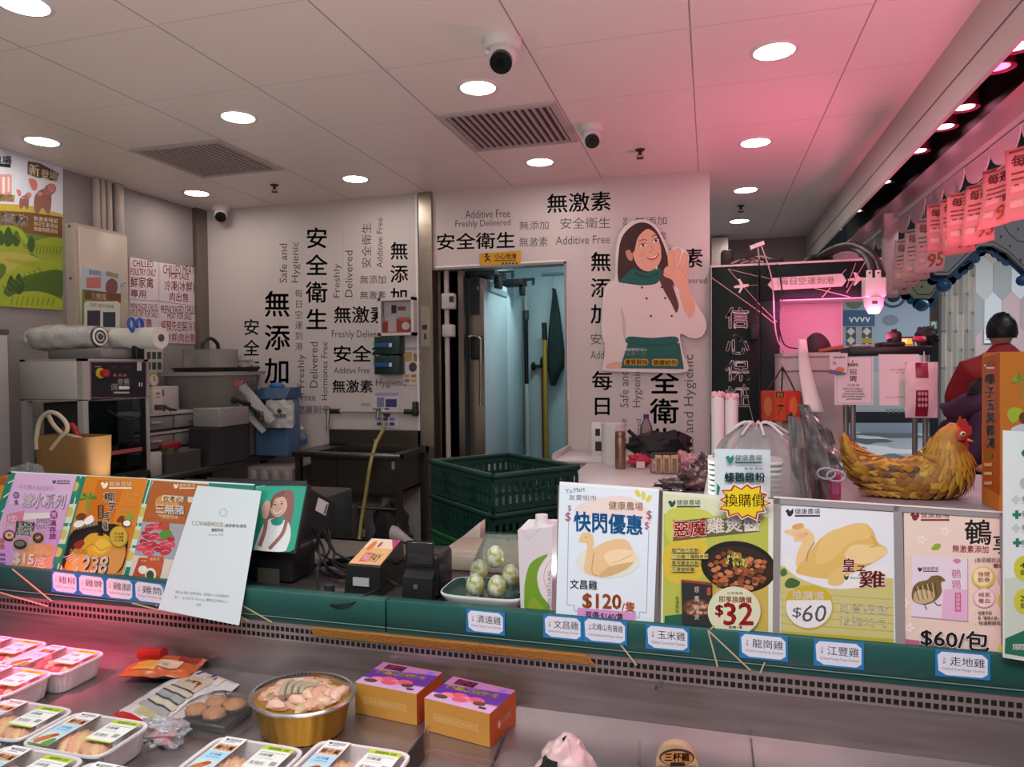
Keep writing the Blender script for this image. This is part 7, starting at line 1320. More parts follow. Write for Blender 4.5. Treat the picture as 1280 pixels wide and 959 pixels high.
def rr(k, z, dz=0): return [Vector((tx + ex * k * math.copysign(abs(math.cos(q)) ** .45, math.cos(q)), ty + ey * k * math.copysign(abs(math.sin(q)) ** .45, math.sin(q)), z)) for q in [2 * PI * i / 40 for i in range(40)]]
wf2 = M('#d5d6d4', .6); B().ring([rr(.01, 1.047), rr(.8, 1.047), rr(.84, 1.05), rr(.98, 1.068), rr(1.0, 1.073), rr(.985, 1.076), rr(.968, 1.0755)], wf2, False).build('foam', t)
B().ring([rr(.972, 1.0755), rr(.94, 1.076), rr(.84, 1.062), rr(.82, 1.060), rr(.01, 1.060)], M('#123f38', .25), cap=False).build('green_liner', t)
t2 = thing('egg_pack', 'clear plastic egg box standing on the green tray', 'egg box', (-.46, 1.57, 1.062)); a, c = PY(588, 748, 1.56), PY(645, 748, 1.56)
b = B(); b.hexa([(a.x, 1.525, 1.0625), (c.x - .005, 1.525, 1.0625), (c.x - .005, 1.615, 1.0625), (a.x, 1.615, 1.0625)], [(a.x + .015, 1.535, 1.15), (c.x + .002, 1.535, 1.15), (c.x + .005, 1.63, 1.20), (a.x + .02, 1.63, 1.20)], clear('#f4f6f2', .1, .05, .02)); esh = b.build('shell', t2)
b = B(); b.slab([PY(*p, 1.66) for p in ((607, 668), (646, 669), (648, 712), (603, 710))], (0, -1, 0), .003, clear('#dfe4e0', .3, .08, .2, 14)); b.build('lid', esh)
nm, nt, p_ = nodes_of('egg_with_peel_flecks'); tc = nt.nodes.new('ShaderNodeTexCoord'); nz = nt.nodes.new('ShaderNodeTexNoise'); nz.inputs['Scale'].default_value = 70; nz.inputs['Detail'].default_value = 6; cr2 = nt.nodes.new('ShaderNodeValToRGB'); cr2.color_ramp.elements[0].position = .42; cr2.color_ramp.elements[0].color = lin('#a39c3e'); cr2.color_ramp.elements[1].position = .56; cr2.color_ramp.elements[1].color = lin('#c6cfbc'); nt.links.new(tc.outputs['Object'], nz.inputs['Vector']); nt.links.new(nz.outputs['Fac'], cr2.inputs[0]); nt.links.new(cr2.outputs[0], p_.inputs['Base Color']); p_.inputs['Roughness'].default_value = .3
for px, py, y, lab in ((619, 696, 1.585, 'mottled egg on top of the pile in the clear box'), (594, 731, 1.552, 'mottled egg at the front left in the clear box'), (621, 733, 1.548, 'mottled egg at the front middle of the clear box'), (599, 713, 1.60, 'mottled egg behind the front left one'), (638, 719, 1.60, 'mottled egg at the back right under the lid')):
    q = PY(px, py, y); b = B(); b.ell(q, (.0215, .0215, .0265), nm, 20, 14); b.v = [Vector((q.x + (p.x - q.x) * (1 - .12 * (p.z - q.z) / .0265), q.y + (p.y - q.y) * (1 - .12 * (p.z - q.z) / .0265), p.z)) for p in b.v]; b.one('egg', lab, 'egg', 'mottled eggs in the clear box')
t = thing('milk_carton', 'tall white drink carton with a green swoosh and white cap', 'carton', (-.36, 1.54, 1.046)); Yc_ = 1.515; a, c = PY(651, 760, Yc_), PY(689, 760, Yc_); zt = PY(660, 664, Yc_).z; zr = PY(690, 650, Yc_ + .05).z; mw = M('#d3cdd0', .3)
mb = [(a.x, Yc_, 1.047), (c.x, Yc_, 1.047), (c.x + .012, Yc_ + .062, 1.047), (a.x + .008, Yc_ + .062, 1.047)]; aL = PY(647, 652, Yc_)
mtp = [(aL.x, Yc_, zt), (c.x + .004, Yc_, zt + .012), (c.x + .012, Yc_ + .062, zr), (aL.x + .01, Yc_ + .062, zr - .004)]
b = B(); b.hexa(mb, mtp, mw); A = Art(b, *plane((0, Yc_ - .0003, 0), (0, -1, 0)), eps=.00025).to(540, 660, 6.85)
A.blob([(800, 700), (790, 560), (800, 440), (840, 310), (930, 245), (1020, 222), (960, 270), (910, 360), (900, 450), (930, 560), (1000, 660), (998, 716), (900, 712)], '#6f9a28', 5); A.blob([(820, 680), (860, 600), (900, 620), (960, 690), (900, 710)], '#8aa62c', 5); A.blob([(905, 400), (960, 290), (1020, 240), (1022, 700), (1000, 655), (930, 560)], '#ddd6d8', 4); A.curve([(1022, 270), (970, 350), (960, 450), (1000, 560)], 4, '#a8826a', 5); A.line([(745, -2), (830, 95), (935, -2)], 3, '#b3adb2'); A.txt('100% NATURAL', 990, 360, 1020, 700, '#6a6a70', 0, up=True); b.build('body', t)
q = PY(677, 650, Yc_ + .03); B().cyl((q.x, q.y, q.z - .012), (q.x, q.y, q.z + .012), .014, M('#d8d4d4', .35), n=24).build('cap', t)
# ------------------------------------------------------------------ right posters in their stands
RP = lean(.122); fm = M('#6e6864', .4); 
t = thing('offer_poster', 'white and blue flash offer poster at $120 in a grey stand', 'poster', tuple(RP[0](756, 780))); b, A = poster('', '', [(700, 602), (824, 611), (817, 790), (695, 778)], RP, .002, '#d3e1e8'); A = A.to(690, 590, 4.567)
A.poly([(45, 55), (600, 95), (600, 110), (45, 75)], '#e3e8e8'); A.blob([(140, 200), (250, 150), (420, 140), (540, 200), (560, 300), (400, 260), (160, 260)], '#dccfc8', 6)
A.txt('Yo.Mart', 78, 98, 190, 124, '#3a3634', 0, skew=-14); A.txt('友愛街市', 98, 128, 255, 160, '#3a3634', -.005, skew=6); 
for k, (x, y) in enumerate(((490, 122), (522, 135), (553, 152))): A.ell(x, y, 13, 24, '#cfc94a', rot=-.5 + .5 * k)
A.txt('健康農場', 325, 165, 520, 215, '#a8895a', .02, skew=8); A.txt('快閃優惠', 128, 224, 515, 340, '#e6eef0', .09, skew=24); A.txt('快閃優惠', 128, 222, 515, 338, '#2a78b4', .05, skew=24)
for x, y, h in ((92, 190, 36), (78, 230, 56), (540, 220, 56), (530, 285, 46)): A.txt('$', x, y, x + h * .55, y + h, '#c988a4', .02)
A.line([(96, 290), (88, 755), (130, 762), (128, 790), (150, 792)], 3, '#6a9ab8'); A.line([(553, 330), (540, 800), (500, 798), (498, 830), (470, 828)], 3, '#6a9ab8')
ck, ck2, ck3 = '#d9bd8c', '#c9a873', '#e6d0a6'
A.ell(320, 510, 180, 95, '#d3dccc'); A.blob([(180, 345), (230, 355), (240, 400), (236, 470), (240, 530), (232, 570), (185, 560), (195, 480), (200, 410), (155, 398), (162, 372)], ck, 5); A.blob([(190, 560), (240, 440), (330, 390), (420, 385), (460, 440), (470, 500), (420, 560), (300, 600), (220, 585)], ck, 6); A.blob([(300, 470), (380, 440), (460, 450), (480, 490), (400, 540), (330, 530)], ck3, 5); A.blob([(270, 590), (330, 540), (450, 515), (455, 530), (380, 575), (300, 600)], ck2, 5); A.curve([(240, 460), (230, 570), (265, 592)], 4, '#a8844e', 4); A.ell(196, 372, 4, 4, '#7a5a34', 8); A.curve([(345, 520), (400, 500), (460, 470)], 3, '#b8965e', 4)
A.txt('文昌雞', 105, 610, 260, 665, '#24242a', .02, skew=8); A.txt('$120', 178, 692, 395, 785, '#c9703c', .05, skew=8); A.txt('/隻', 400, 735, 475, 795, '#c9703c', .03, skew=4)
A.poly([(148, 772), (482, 800), (475, 850), (145, 822)], '#c98fc0'); A.txt('原價:$140/隻', 192, 790, 408, 838, '#3a2236', .03, skew=14); b.build('print', t)
b = B(); 
for x0, x1 in ((695.5, 700), (818, 824)):
    pl = lean(.122, 1.482); b.slab([pl[0](*p) for p in ((x0 + (2 if x0 < 760 else 5), 607 if x0 < 760 else 614), (x1 + (3 if x0 < 760 else 4), 607.5 if x0 < 760 else 615), (x1 - 1, 779 if x0 < 760 else 790), (x0 - 1, 778 if x0 < 760 else 789))], pl[1], .012, fm)
b.build('side_rails', t)
t = thing('sauce_poster', 'green and yellow chicken sauce poster with a black pan at $32', 'poster', tuple(RP[0](896, 790))); b, A = poster('', '', [(829, 614), (967, 624), (966, 804), (826, 792)], RP, .002, '#cfd8c4'); A = A.to(820, 590, 4.567)
A.poly([(45, 125), (640, 185), (640, 900), (40, 860)], '#a9b24a'); A.poly([(45, 125), (640, 185), (640, 260), (45, 240)], '#c6d0ac'); A.blob([(60, 230), (200, 200), (330, 260), (250, 420), (80, 400)], '#b7bf52', 6); A.blob([(60, 420), (260, 380), (300, 520), (200, 640), (60, 600)], '#c9b23a', 6); A.poly([(330, 620), (640, 600), (640, 910), (330, 880)], '#b9a54c'); A.poly([(50, 820), (150, 810), (180, 880), (48, 868)], '#1f5a44')
A.logo(68, 158, 44, '#1f4a3c'); A.poly([(96, 395), (590, 340), (592, 275), (300, 262), (108, 280)], '#5a5a30'); A.poly([(98, 268), (120, 290), (290, 290), (275, 258), (285, 300), (288, 360), (104, 380)], '#a8302a')
A.txt('惡魔', 102, 280, 286, 372, '#f0e6d8', .08, skew=-8); A.txt('惡魔', 102, 280, 286, 372, '#a0221c', .03, skew=-8); A.txt('雞煲醬', 292, 262, 594, 352, '#3c3420', .09, skew=-16); A.txt('雞煲醬', 292, 262, 594, 352, '#eeeae0', .04, skew=-16)
A.ell(470, 540, 215, 145, '#15120f', 40, .15); A.ell(478, 545, 190, 122, '#2a1e16', 40, .15); r4 = random.Random(8)
for k in range(90):
    a = 2 * PI * r4.random(); d = r4.random() ** .5; A.blob([(470 + 165 * d * math.cos(a) + q[0], 560 + 112 * d * math.sin(a) + q[1]) for q in ((-17, 0), (-3, -13), (16, -3), (8, 13), (-9, 11))], ('#8a4a28', '#a8663c', '#6e3a20', '#b87a4c', '#9a5630')[k % 5], 3)
for k in range(40): x, y = 455 + 60 * (r4.random() - .5) * 2, 505 + 40 * (r4.random() - .5) * 2; A.line([(x, y), (x + 16 * r4.random() - 8, y - 16)], 6, ('#6f9a28', '#a8c04a', '#c9cf6a')[k % 3])
for k, s_ in enumerate(('龍門秘方配製', '二份雞三種麵食用', '重現麗皇自製', '可健康解饞')): A.rect(90, 430 + 36 * k, 90 + 26 * len(s_), 458 + 36 * k, '#c9bf6a'); A.txt(s_, 92, 432 + 36 * k, 88 + 26 * len(s_), 457 + 36 * k, '#2a2a18', .02)
A.poly([(145, 610), (322, 628), (318, 885), (152, 862)], '#26282a'); A.poly([(145, 610), (322, 628), (322, 642), (145, 624)], '#8a3a24'); A.ell(235, 770, 80, 50, '#5a3a28')
for k in range(24): a = 2 * PI * r4.random(); d = r4.random() ** .5; A.ell(235 + 70 * d * math.cos(a), 770 + 42 * d * math.sin(a), 12, 9, ('#a87a58', '#8a5a3c', '#c29a78')[k % 3], 8)
A.col('惡魔雞煲', 220, 650, 246, 840, '#d8d0c0', .02, .5); A.rrect(292, 655, 312, 700, 6, '#b0482c'); A.col('香濃惹味', 112, 705, 132, 800, '#2a3018', .01)
A.ell(445, 790, 150, 140, '#c9cfae', 40); A.txt('任買雞隻', 405, 680, 495, 696, '#6a4a2c', .01); A.txt('即享換購價', 360, 702, 545, 740, '#8a3a24', .03, skew=6); A.txt('$', 340, 755, 382, 822, '#a8282a', .05); A.txt('32', 388, 745, 552, 868, '#a8282a', .04); A.txt('換購1/隻', 415, 872, 492, 890, '#3a2a18', .02); b.build('print', t)
b = B(); pl = lean(.122, 1.482)
for q in (((824.5, 613), (829.5, 613.5), (828, 793), (823, 792.5)), ((960.5, 622), (967.5, 622.5), (966, 805), (959.5, 804.5))): b.slab([pl[0](*p) for p in q], pl[1], .012, fm)
b.build('side_rails', t)
# twin grey frame
t = thing('twin_poster_frame', 'wide grey metal frame holding the last two posters', 'poster frame', tuple(RP[0](1100, 800))); b = B(); gm = M('#9b9896', .4, .3); pl = lean(.122, 1.479)
for q in (((967, 622), (1256, 641), (1256, 648), (967, 630)), ((967, 622), (976, 622.6), (974, 806), (966, 805)), ((1117, 632), (1128, 632.8), (1132, 818), (1120, 817)), ((1250, 640), (1256, 640.5), (1258, 828), (1252, 828))): b.slab([pl[0](*p) for p in q], pl[1], .01, gm)
b.slab([lean(.122, 1.492)[0](*p) for p in ((967, 622), (1256, 641), (1256, 828), (966, 805))], pl[1], .004, '#8a8785'); b.build('frame', t)
b = B(); pl3 = lean(.122, 1.478); b.slab([pl3[0](*p) for p in ((967, 620.8), (1256, 640), (1256, 641.6), (967, 622.6))], pl3[1], .011, '#d5d2ce'); b.build('top_edge', t)
t = thing('chicken_poster', 'pale poster of a plucked yellow chicken on a plate at $60', 'poster', tuple(RP[0](1046, 800))); b, A = poster('', '', [(975, 630.5), (1117, 640), (1119, 816), (974, 803)], RP, .002, '#cdd6da'); A = A.to(960, 620, 5.047)
A.rrect(70, 55, 788, 720, 12, '#d3dade'); A.poly([(75, 440), (788, 520), (792, 930), (80, 870)], '#bdb876')
for k in range(6): A.poly([(78, 600 + 50 * k), (788, 650 + 50 * k), (788, 656 + 50 * k), (78, 604 + 50 * k)], '#a8a25c')
A.poly([(80, 850), (790, 905), (792, 940), (80, 885)], '#b3a52c'); A.logo(108, 78, 52, '#23282c')
A.blob([(100, 420), (130, 380), (300, 480), (560, 480), (740, 430), (745, 480), (640, 560), (420, 585), (220, 530), (130, 470)], '#d9dcdc', 6); A.blob([(78, 470), (105, 455), (120, 490), (85, 505)], '#3f6a34', 4); A.blob([(105, 550), (140, 515), (200, 540), (180, 572), (120, 578)], '#39602e', 4)
A.blob([(175, 440), (180, 370), (200, 320), (212, 290), (165, 285), (158, 255), (105, 230), (108, 215), (150, 210), (155, 188), (210, 172), (225, 195), (265, 220), (292, 260), (280, 320), (250, 370), (240, 410), (210, 470)], '#d8bd86', 5); A.blob([(150, 200), (165, 180), (215, 172), (222, 196), (180, 210)], '#cf9a5a', 4); A.ell(240, 238, 9, 9, '#b8925a', 10); A.ell(210, 248, 30, 20, '#d9a887')
A.blob([(175, 470), (250, 370), (350, 250), (520, 180), (610, 175), (660, 220), (690, 290), (745, 330), (740, 370), (640, 430), (520, 490), (380, 520), (230, 500)], '#cfae62', 6); A.blob([(350, 250), (520, 185), (610, 180), (640, 260), (520, 290), (400, 400), (300, 420)], '#d6b970', 5); A.blob([(480, 380), (530, 310), (640, 310), (740, 330), (740, 370), (650, 420), (560, 430)], '#dcc48a', 5); A.blob([(375, 540), (400, 480), (460, 450), (490, 500), (470, 550), (410, 565)], '#d3b670', 5); A.curve([(290, 290), (250, 360), (245, 410)], 6, '#a07c3c', 4); A.curve([(650, 250), (680, 310), (640, 320)], 5, '#a8843c', 4); A.curve([(480, 390), (560, 430), (650, 425)], 4, '#b8944c', 4)
A.txt('皇', 465, 390, 548, 480, '#e9e0d0', .07); A.txt('皇', 465, 390, 548, 480, '#7a1f22', .025); A.txt('子', 555, 432, 612, 500, '#7a1f22', .02); A.txt('雞', 575, 468, 735, 578, '#e9e0d0', .07); A.txt('雞', 575, 468, 735, 578, '#7a1f22', .025); A.blob([(475, 495), (490, 508), (508, 498), (498, 525), (482, 522)], '#3a3230', 3); A.txt('PRINCE CHICKEN', 515, 508, 590, 522, '#7a7a76')
A.ell(258, 700, 150, 140, '#b5a640', 40); A.ell(256, 696, 144, 134, '#d7d9d9', 40); A.poly([(256 + 144 * math.cos(a), 655 + 92 * math.sin(a)) for a in [PI + k * PI / 20 for k in range(21)]], '#bda62a'); A.txt('推廣價', 150, 590, 350, 648, '#ece8d8', .02, skew=10); A.txt('$', 150, 700, 205, 770, '#4a4a4e', .0, slant=.1); A.txt('60', 208, 685, 358, 792, '#4a4a4e', -.01, slant=.15)
A.txt('肉質細嫩', 445, 670, 750, 735, '#d6d5b8', .01, skew=14); A.txt('油脂均勻', 445, 750, 750, 812, '#d6d5b8', .01, skew=14); b.build('print', t)
t = thing('quail_poster', 'cream quail poster with a pack picture at $60 per pack', 'poster', tuple(RP[0](1190, 810))); b, A = poster('', '', [(1129, 638), (1253, 646), (1254, 828), (1131, 818)], RP, .002, '#d8c3b4'); A = A.to(1110, 530, 2.907)
A.poly([(60, 320), (415, 338), (420, 500), (60, 480)], '#dac8ba'); A.blob([(80, 560), (230, 480), (420, 520), (420, 700), (80, 700)], '#ddc6b8', 5); A.poly([(60, 780), (240, 800), (240, 845), (60, 825)], '#b0607a'); A.logo(78, 318, 34, '#7a2228')
A.txt('鵪', 278, 345, 372, 440, '#2c2a2c', .02); A.txt('享', 378, 400, 450, 472, '#2c2a2c', .02); A.txt('無激素添加', 232, 438, 362, 466, '#a8304c', .03, skew=4); A.blob([(155, 455), (170, 435), (190, 438), (180, 456)], '#8aa02c', 4); A.blob([(165, 493), (180, 485), (188, 490), (178, 500)], '#8aa02c', 4)
for x, y in ((205, 390), (120, 420), (75, 740), (60, 650)):
    for k in range(5): A.ell(x + 11 * math.cos(k * 1.256), y + 11 * math.sin(k * 1.256), 8, 6, '#e2d6cf', 10, k * 1.256)
A.poly([(86, 485), (288, 490), (288, 718), (84, 700)], '#a89aa4'); A.poly([(84, 480), (285, 486), (285, 714), (82, 696)], '#d6cbd6'); A.poly([(200, 600), (285, 600), (285, 714), (190, 705)], '#d3aac6'); A.logo(104, 518, 18, '#2c2a34'); A.col('鵪鶉', 228, 525, 262, 600, '#b55a86', .0, .05); A.col('無激素添加', 244, 615, 258, 675, '#e2c6d6', .01); A.rect(240, 612, 262, 680, '#c05a80'); A.col('滋補養顏', 244, 615, 258, 675, '#f0dce6', .01); A.blob([(232, 495), (248, 488), (262, 496), (248, 506)], '#c97a94', 4)
A.blob([(88, 640), (86, 600), (105, 575), (140, 565), (155, 552), (185, 550), (206, 568), (190, 575), (192, 610), (170, 640), (130, 655)], '#6e5a34', 5); A.blob([(92, 640), (95, 610), (120, 600), (160, 610), (160, 640), (120, 652)], '#b8a478', 4)
for k in range(9): A.line([(95 + 9 * k, 590 - 2 * k), (110 + 8 * k, 640 - 2 * k)], 2.5, ('#3a2e1c', '#cfbf94')[k % 2])
A.ell(184, 562, 3, 3, '#17120e', 8); A.line([(130, 655), (138, 672)], 3, '#3a2e1c'); A.line([(165, 645), (178, 658), (190, 655)], 3, '#3a2e1c')
A.ell(343, 556, 42, 40, '#c9b44a'); A.ell(341, 553, 35, 33, '#e0d2a8'); A.txt('強健', 322, 535, 366, 553, '#a8304c', .02); A.txt('筋骨', 322, 556, 366, 575, '#a8304c', .02); A.ell(346, 630, 40, 36, '#c9a0a4'); A.ell(346, 630, 37, 33, '#dccbc2'); A.txt('補氣', 324, 610, 368, 628, '#a8304c', .02); A.txt('養血', 324, 632, 368, 650, '#a8304c', .02); A.ell(418, 556, 25, 34, '#cfaab0', 20); A.ell(416, 640, 22, 30, '#c9b44a', 20)
A.txt('(本草綱目)記載', 312, 484, 430, 502, '#7a3a2c', .01); A.txt('鵪鶉', 378, 505, 418, 522, '#7a3a2c', .02)
for k, s_ in enumerate(('．性質平和', '．有「動物人參」', '．味道鮮甜低脂')): A.txt(s_, 312, 678 + 18 * k, 372 + 24 * min(k, 2), 692 + 18 * k, '#3a2a24', .02)
A.txt('$60/包', 116, 732, 362, 806, '#f2ece4', .07, skew=22); A.txt('$60/包', 116, 732, 362, 806, '#2a2628', .03, skew=22); A.rect(398, 800, 440, 840, '#cfc84a'); b.build('print', t)
# tall white leaflet at the right edge
t = thing('tall_leaflet', 'tall white leaflet with green plus signs at the right edge of the photo', 'leaflet', tuple(PY(1260, 815, 1.455))); LF = plane((0, 1.45, 1.0), (0, -1, .03)); b = B(); b.slab([LF[0](*p) for p in ((1254, 538), (1360, 546), (1352, 838), (1254, 822))], LF[1], .003, '#d6dcdc'); A = Art(b, *LF, eps=.0003).to(1110, 530, 2.907)
A.poly([(424, 560), (700, 540), (700, 860), (422, 850)], '#c3cfc0'); A.poly([(426, 780), (520, 740), (700, 760), (700, 880), (424, 835)], '#1f6a4c'); 
for x, y, c in ((465, 276, '#b9c4c2'), (468, 330, '#1f7a5c'), (465, 380, '#b9c4c2'), (470, 432, '#1f7a5c')): A.poly([(x - 6, y - 16), (x + 6, y - 16), (x + 6, y - 6), (x + 16, y - 6), (x + 16, y + 6), (x + 6, y + 6), (x + 6, y + 16), (x - 6, y + 16), (x - 6, y + 6), (x - 16, y + 6), (x - 16, y - 6), (x - 6, y - 6)], c)
for y in (288, 342, 392, 446): A.line([(484, y), (640, y + 6)], 2, '#9fb0aa'); A.txt('健康滋補之選', 486, y - 26, 620, y - 6, '#5a6a64', .01)
for y, s_ in ((525, '4個'), (645, '2個')): A.ell(495, y, 38, 46, '#c3c23a'); A.txt(s_, 480, y - 26, 530, y + 2, '#3a4a2c', .02); A.txt('健康', 480, y + 4, 530, y + 26, '#3a4a2c', .02)
A.clip = None; A.blob([(484, 105), (500, 90), (530, 100), (520, 125), (495, 120)], '#1f6a5c', 4); A.ell(500, 215, 22, 22, '#a9b4b6'); A.txt('關注', 454, 798, 540, 822, '#e0e8e4', .02); b.build('print', t)
# sachet and price star
t = thing('soup_powder_sachet', 'white and teal sachet of chicken powder standing behind the price star', 'sachet', tuple(PY(927, 625, 1.58))); pl = plane((0, 1.58, 0), (0, -1, 0)); a, c = PY(893, 561, 1.58), PY(963, 650, 1.58)
b = B(); b.grid(lambda u, v: Vector((a.x + (c.x - a.x) * u, 1.58 - .012 * math.sin(PI * u) ** .7 * math.sin(PI * min(v * .9 + .05, 1)) ** .5, a.z + (1.046 - a.z) * v)), 12, 16, M('#c3d2d6', .35)); b.grid(lambda u, v: Vector((a.x + (c.x - a.x) * u, 1.58 + .012 * math.sin(PI * u) ** .7 * math.sin(PI * min(v * .9 + .05, 1)) ** .5, a.z + (1.046 - a.z) * v)), 12, 16, M('#c3d2d6', .35)); b.build('pouch', t)
b = B(); pl = plane((0, 1.5655, 0), (0, -1, 0)); A = Art(b, *pl, eps=.0003).to(860, 480, 5.327); A.logo(248, 472, 58, '#1f7a70', '#2c5a5a'); A.txt('家常·風味', 375, 556, 500, 574, '#5a7a80', .01); A.txt('蠔鵝雞粉', 245, 588, 512, 656, '#8fb8b4', .05); A.txt('蠔鵝雞粉', 247, 590, 510, 654, '#2c6a70', .02); A.poly([(192, 660), (215, 690), (192, 800)], '#1f6a60'); b.build('print', t)
b = B(); PL = plane((0, 1.492, 0), (0, -1, 0)); A0 = PL[0]; pts = []; cx, cy = 930.5, 627
for k in range(24): a = 2 * PI * k / 24 + .1; q = 1 if k % 2 == 0 else .76; j = 1 + .08 * math.sin(k * 5.1); pts.append((cx + 36 * q * j * math.cos(a), cy + 25 * q * j * math.sin(a)))
b.slab([A0(*p) for p in pts], PL[1], .0015, '#d9d3cc'); A = Art(b, *PL, eps=.0003); A.poly([(cx + (x - cx) * .94, cy + (y - cy) * .93) for x, y in pts], '#a8302a'); A.poly([(cx + (x - cx) * .85, cy + (y - cy) * .82) for x, y in pts], '#dcc91e'); A.txt('換購價', 906, 617, 956, 634, '#2a2a1c', .01); b.one('price_star', 'yellow red-edged starburst price tag over the sauce poster', 'price tag')
# foam tray stack in a bag
q = PY(885, 640, 1.82); e_ = PY(978, 640, 1.82); sx0, sx1 = q.x, e_.x
ORD = 'lowest second third fourth fifth sixth seventh eighth ninth tenth eleventh twelfth thirteenth fourteenth fifteenth sixteenth seventeenth eighteenth nineteenth twentieth twenty-first twenty-second twenty-third twenty-fourth twenty-fifth topmost'.split()
for i in range(26):
    z = 1.046 + .0125 * i; b = B()
    def lp(k, zz): return [Vector(((sx0 + sx1) / 2 + (sx1 - sx0) / 2 * k * math.copysign(abs(math.cos(a)) ** .35, math.cos(a)), 1.82 + .07 * k * math.copysign(abs(math.sin(a)) ** .35, math.sin(a)), zz)) for a in [2 * PI * j / 32 for j in range(32)]]
    b.ring([lp(.86, z), lp(.97, z + .004), lp(1.0, z + .006), lp(1.0, z + .0115)], wf2); b.one('foam_tray', ORD[i] + ' white foam tray' + (' from the bottom' if 0 < i < 25 else '') + ' of the stack in the clear bag', 'tray', 'stacked white foam trays')
t = thing('tray_bag', 'clear plastic bag gathered at the top round the foam trays', 'plastic bag', ((sx0 + sx1) / 2 + .02, 1.83, 1.046)); cxb = (sx0 + sx1) / 2 + .03; topz = PY(935, 532, 1.83).z
def bagg(u, v):
    a = 2 * PI * u; k = (1.0 if v < .55 else 1 - ((v - .55) / .45) ** 1.8 * .92); w_ = 1 + .06 * noise.noise(Vector((math.cos(a) * 3, math.sin(a) * 3, v * 5))) + (.05 * math.sin(a * 14) * max(0, v - .45))
    return Vector((cxb + .125 * k * w_ * math.cos(a), 1.84 + .10 * k * w_ * math.sin(a), 1.048 + (topz - 1.048) * (v if v < .55 else .55 + .45 * math.sin((v - .55) / .45 * PI / 2))))
b = B(); b.grid(bagg, 72, 30, clear('#e0d6d6', .22, .18, .30, 10)); b.build('sheet', t); b = B()
for k in range(9): a = 2 * PI * k / 9; b.tube([(cxb, 1.84, topz - .004), (cxb + .03 * math.cos(a), 1.84 + .03 * math.sin(a), topz + .008), (cxb + .075 * math.cos(a), 1.84 + .06 * math.sin(a), topz - .02)], .003, clear('#e6d4d6', .3, .2, .7), 6, 4)
b.build('gathers', t)
# dark plastic bags leaning right of it
dkp = clear('#857c7e', .16, .32, .6, 12); t = thing('bag_pile', 'leaning pile of grey translucent plastic bags beside the hen', 'plastic bags', (.25, 1.85, 1.046)); pl = plane((0, 1.86, 0), (0, -1, 0))
b = B(); f = lambda q0, q1, q2, q3, y, amp, sd: b.grid(lambda u, v: (lambda x, yy: PY(x, yy, y + amp * noise.noise(Vector((u * 3, v * 4, sd)))))( (q0[0] + (q1[0] - q0[0]) * u) * (1 - v) + (q3[0] + (q2[0] - q3[0]) * u) * v, (q0[1] + (q1[1] - q0[1]) * u) * (1 - v) + (q3[1] + (q2[1] - q3[1]) * u) * v), 16, 20, dkp)
f((985, 520), (1000, 522), (1022, 700), (992, 700), 1.80, .02, 1); f((998, 505), (1012, 506), (1045, 600), (1018, 600), 1.84, .02, 4); f((1012, 515), (1040, 540), (1056, 590), (1030, 585), 1.87, .03, 8); f((990, 560), (1008, 560), (1018, 700), (996, 700), 1.77, .02, 6); f((1003, 522), (1030, 560), (1050, 720), (1015, 720), 1.90, .03, 11); b.build('bags', t)
b = B(); q = PY(1022, 600, 1.8)
for k in range(2): c_ = PY(1033 + 12 * k, 592 + 3 * k, 1.80); b.tube([c_ + Vector((.02 * math.cos(a), 0, .013 * math.sin(a))) for a in [j * PI / 8 for j in range(17)]], .0025, clear('#c9c2c6', .4, .1, .6), 6)
b.build('handles', t); b = B(); b.slab([PY(*p, 1.93) for p in ((1000, 700), (988, 560), (984, 520), (990, 515), (1012, 620), (1020, 700))], (0, -1, 0), .006, M('#232022', .4)); b.build('dark_sleeve', t)
b = B(); a, c = PY(1018, 590, 1.95), PY(1052, 640, 1.95); b.box(a.x, c.x, 1.95, 1.99, 1.046, a.z, M('#a83a68', .4), .008); A = Art(b, *plane((0, 1.9495, 0), (0, -1, 0)), eps=.0004); A.ell(1031, 609, 6, 6, '#d98aac'); A.rect(1040, 603, 1049, 618, '#c8608a'); b.one('pink_packet', 'bright pink packet behind the grey bags, left of the hen', 'packet')
b = B(); q = PY(1100, 592, 2.4); b.box(q.x - .09, q.x + .12, 2.42, 2.53, SH + .001, SH + .012, M('#6d4a8a', .5), .003); b.one('purple_folder', 'purple folder lying on the shelf behind the hen', 'folder')
b = B(); b.box(-2.05, -1.93, 1.60, 1.66, 1.046, 1.29, M('#b05a22', .4), .006); A = Art(b, *plane((0, 1.5995, 0), (0, -1, 0)), eps=.0004); A.blob([(-4, 612), (4, 606), (6, 618), (-2, 626)], '#d8a02c', 4); b.one('orange_pack', 'orange pack at the left edge behind the slanted board', 'pack')
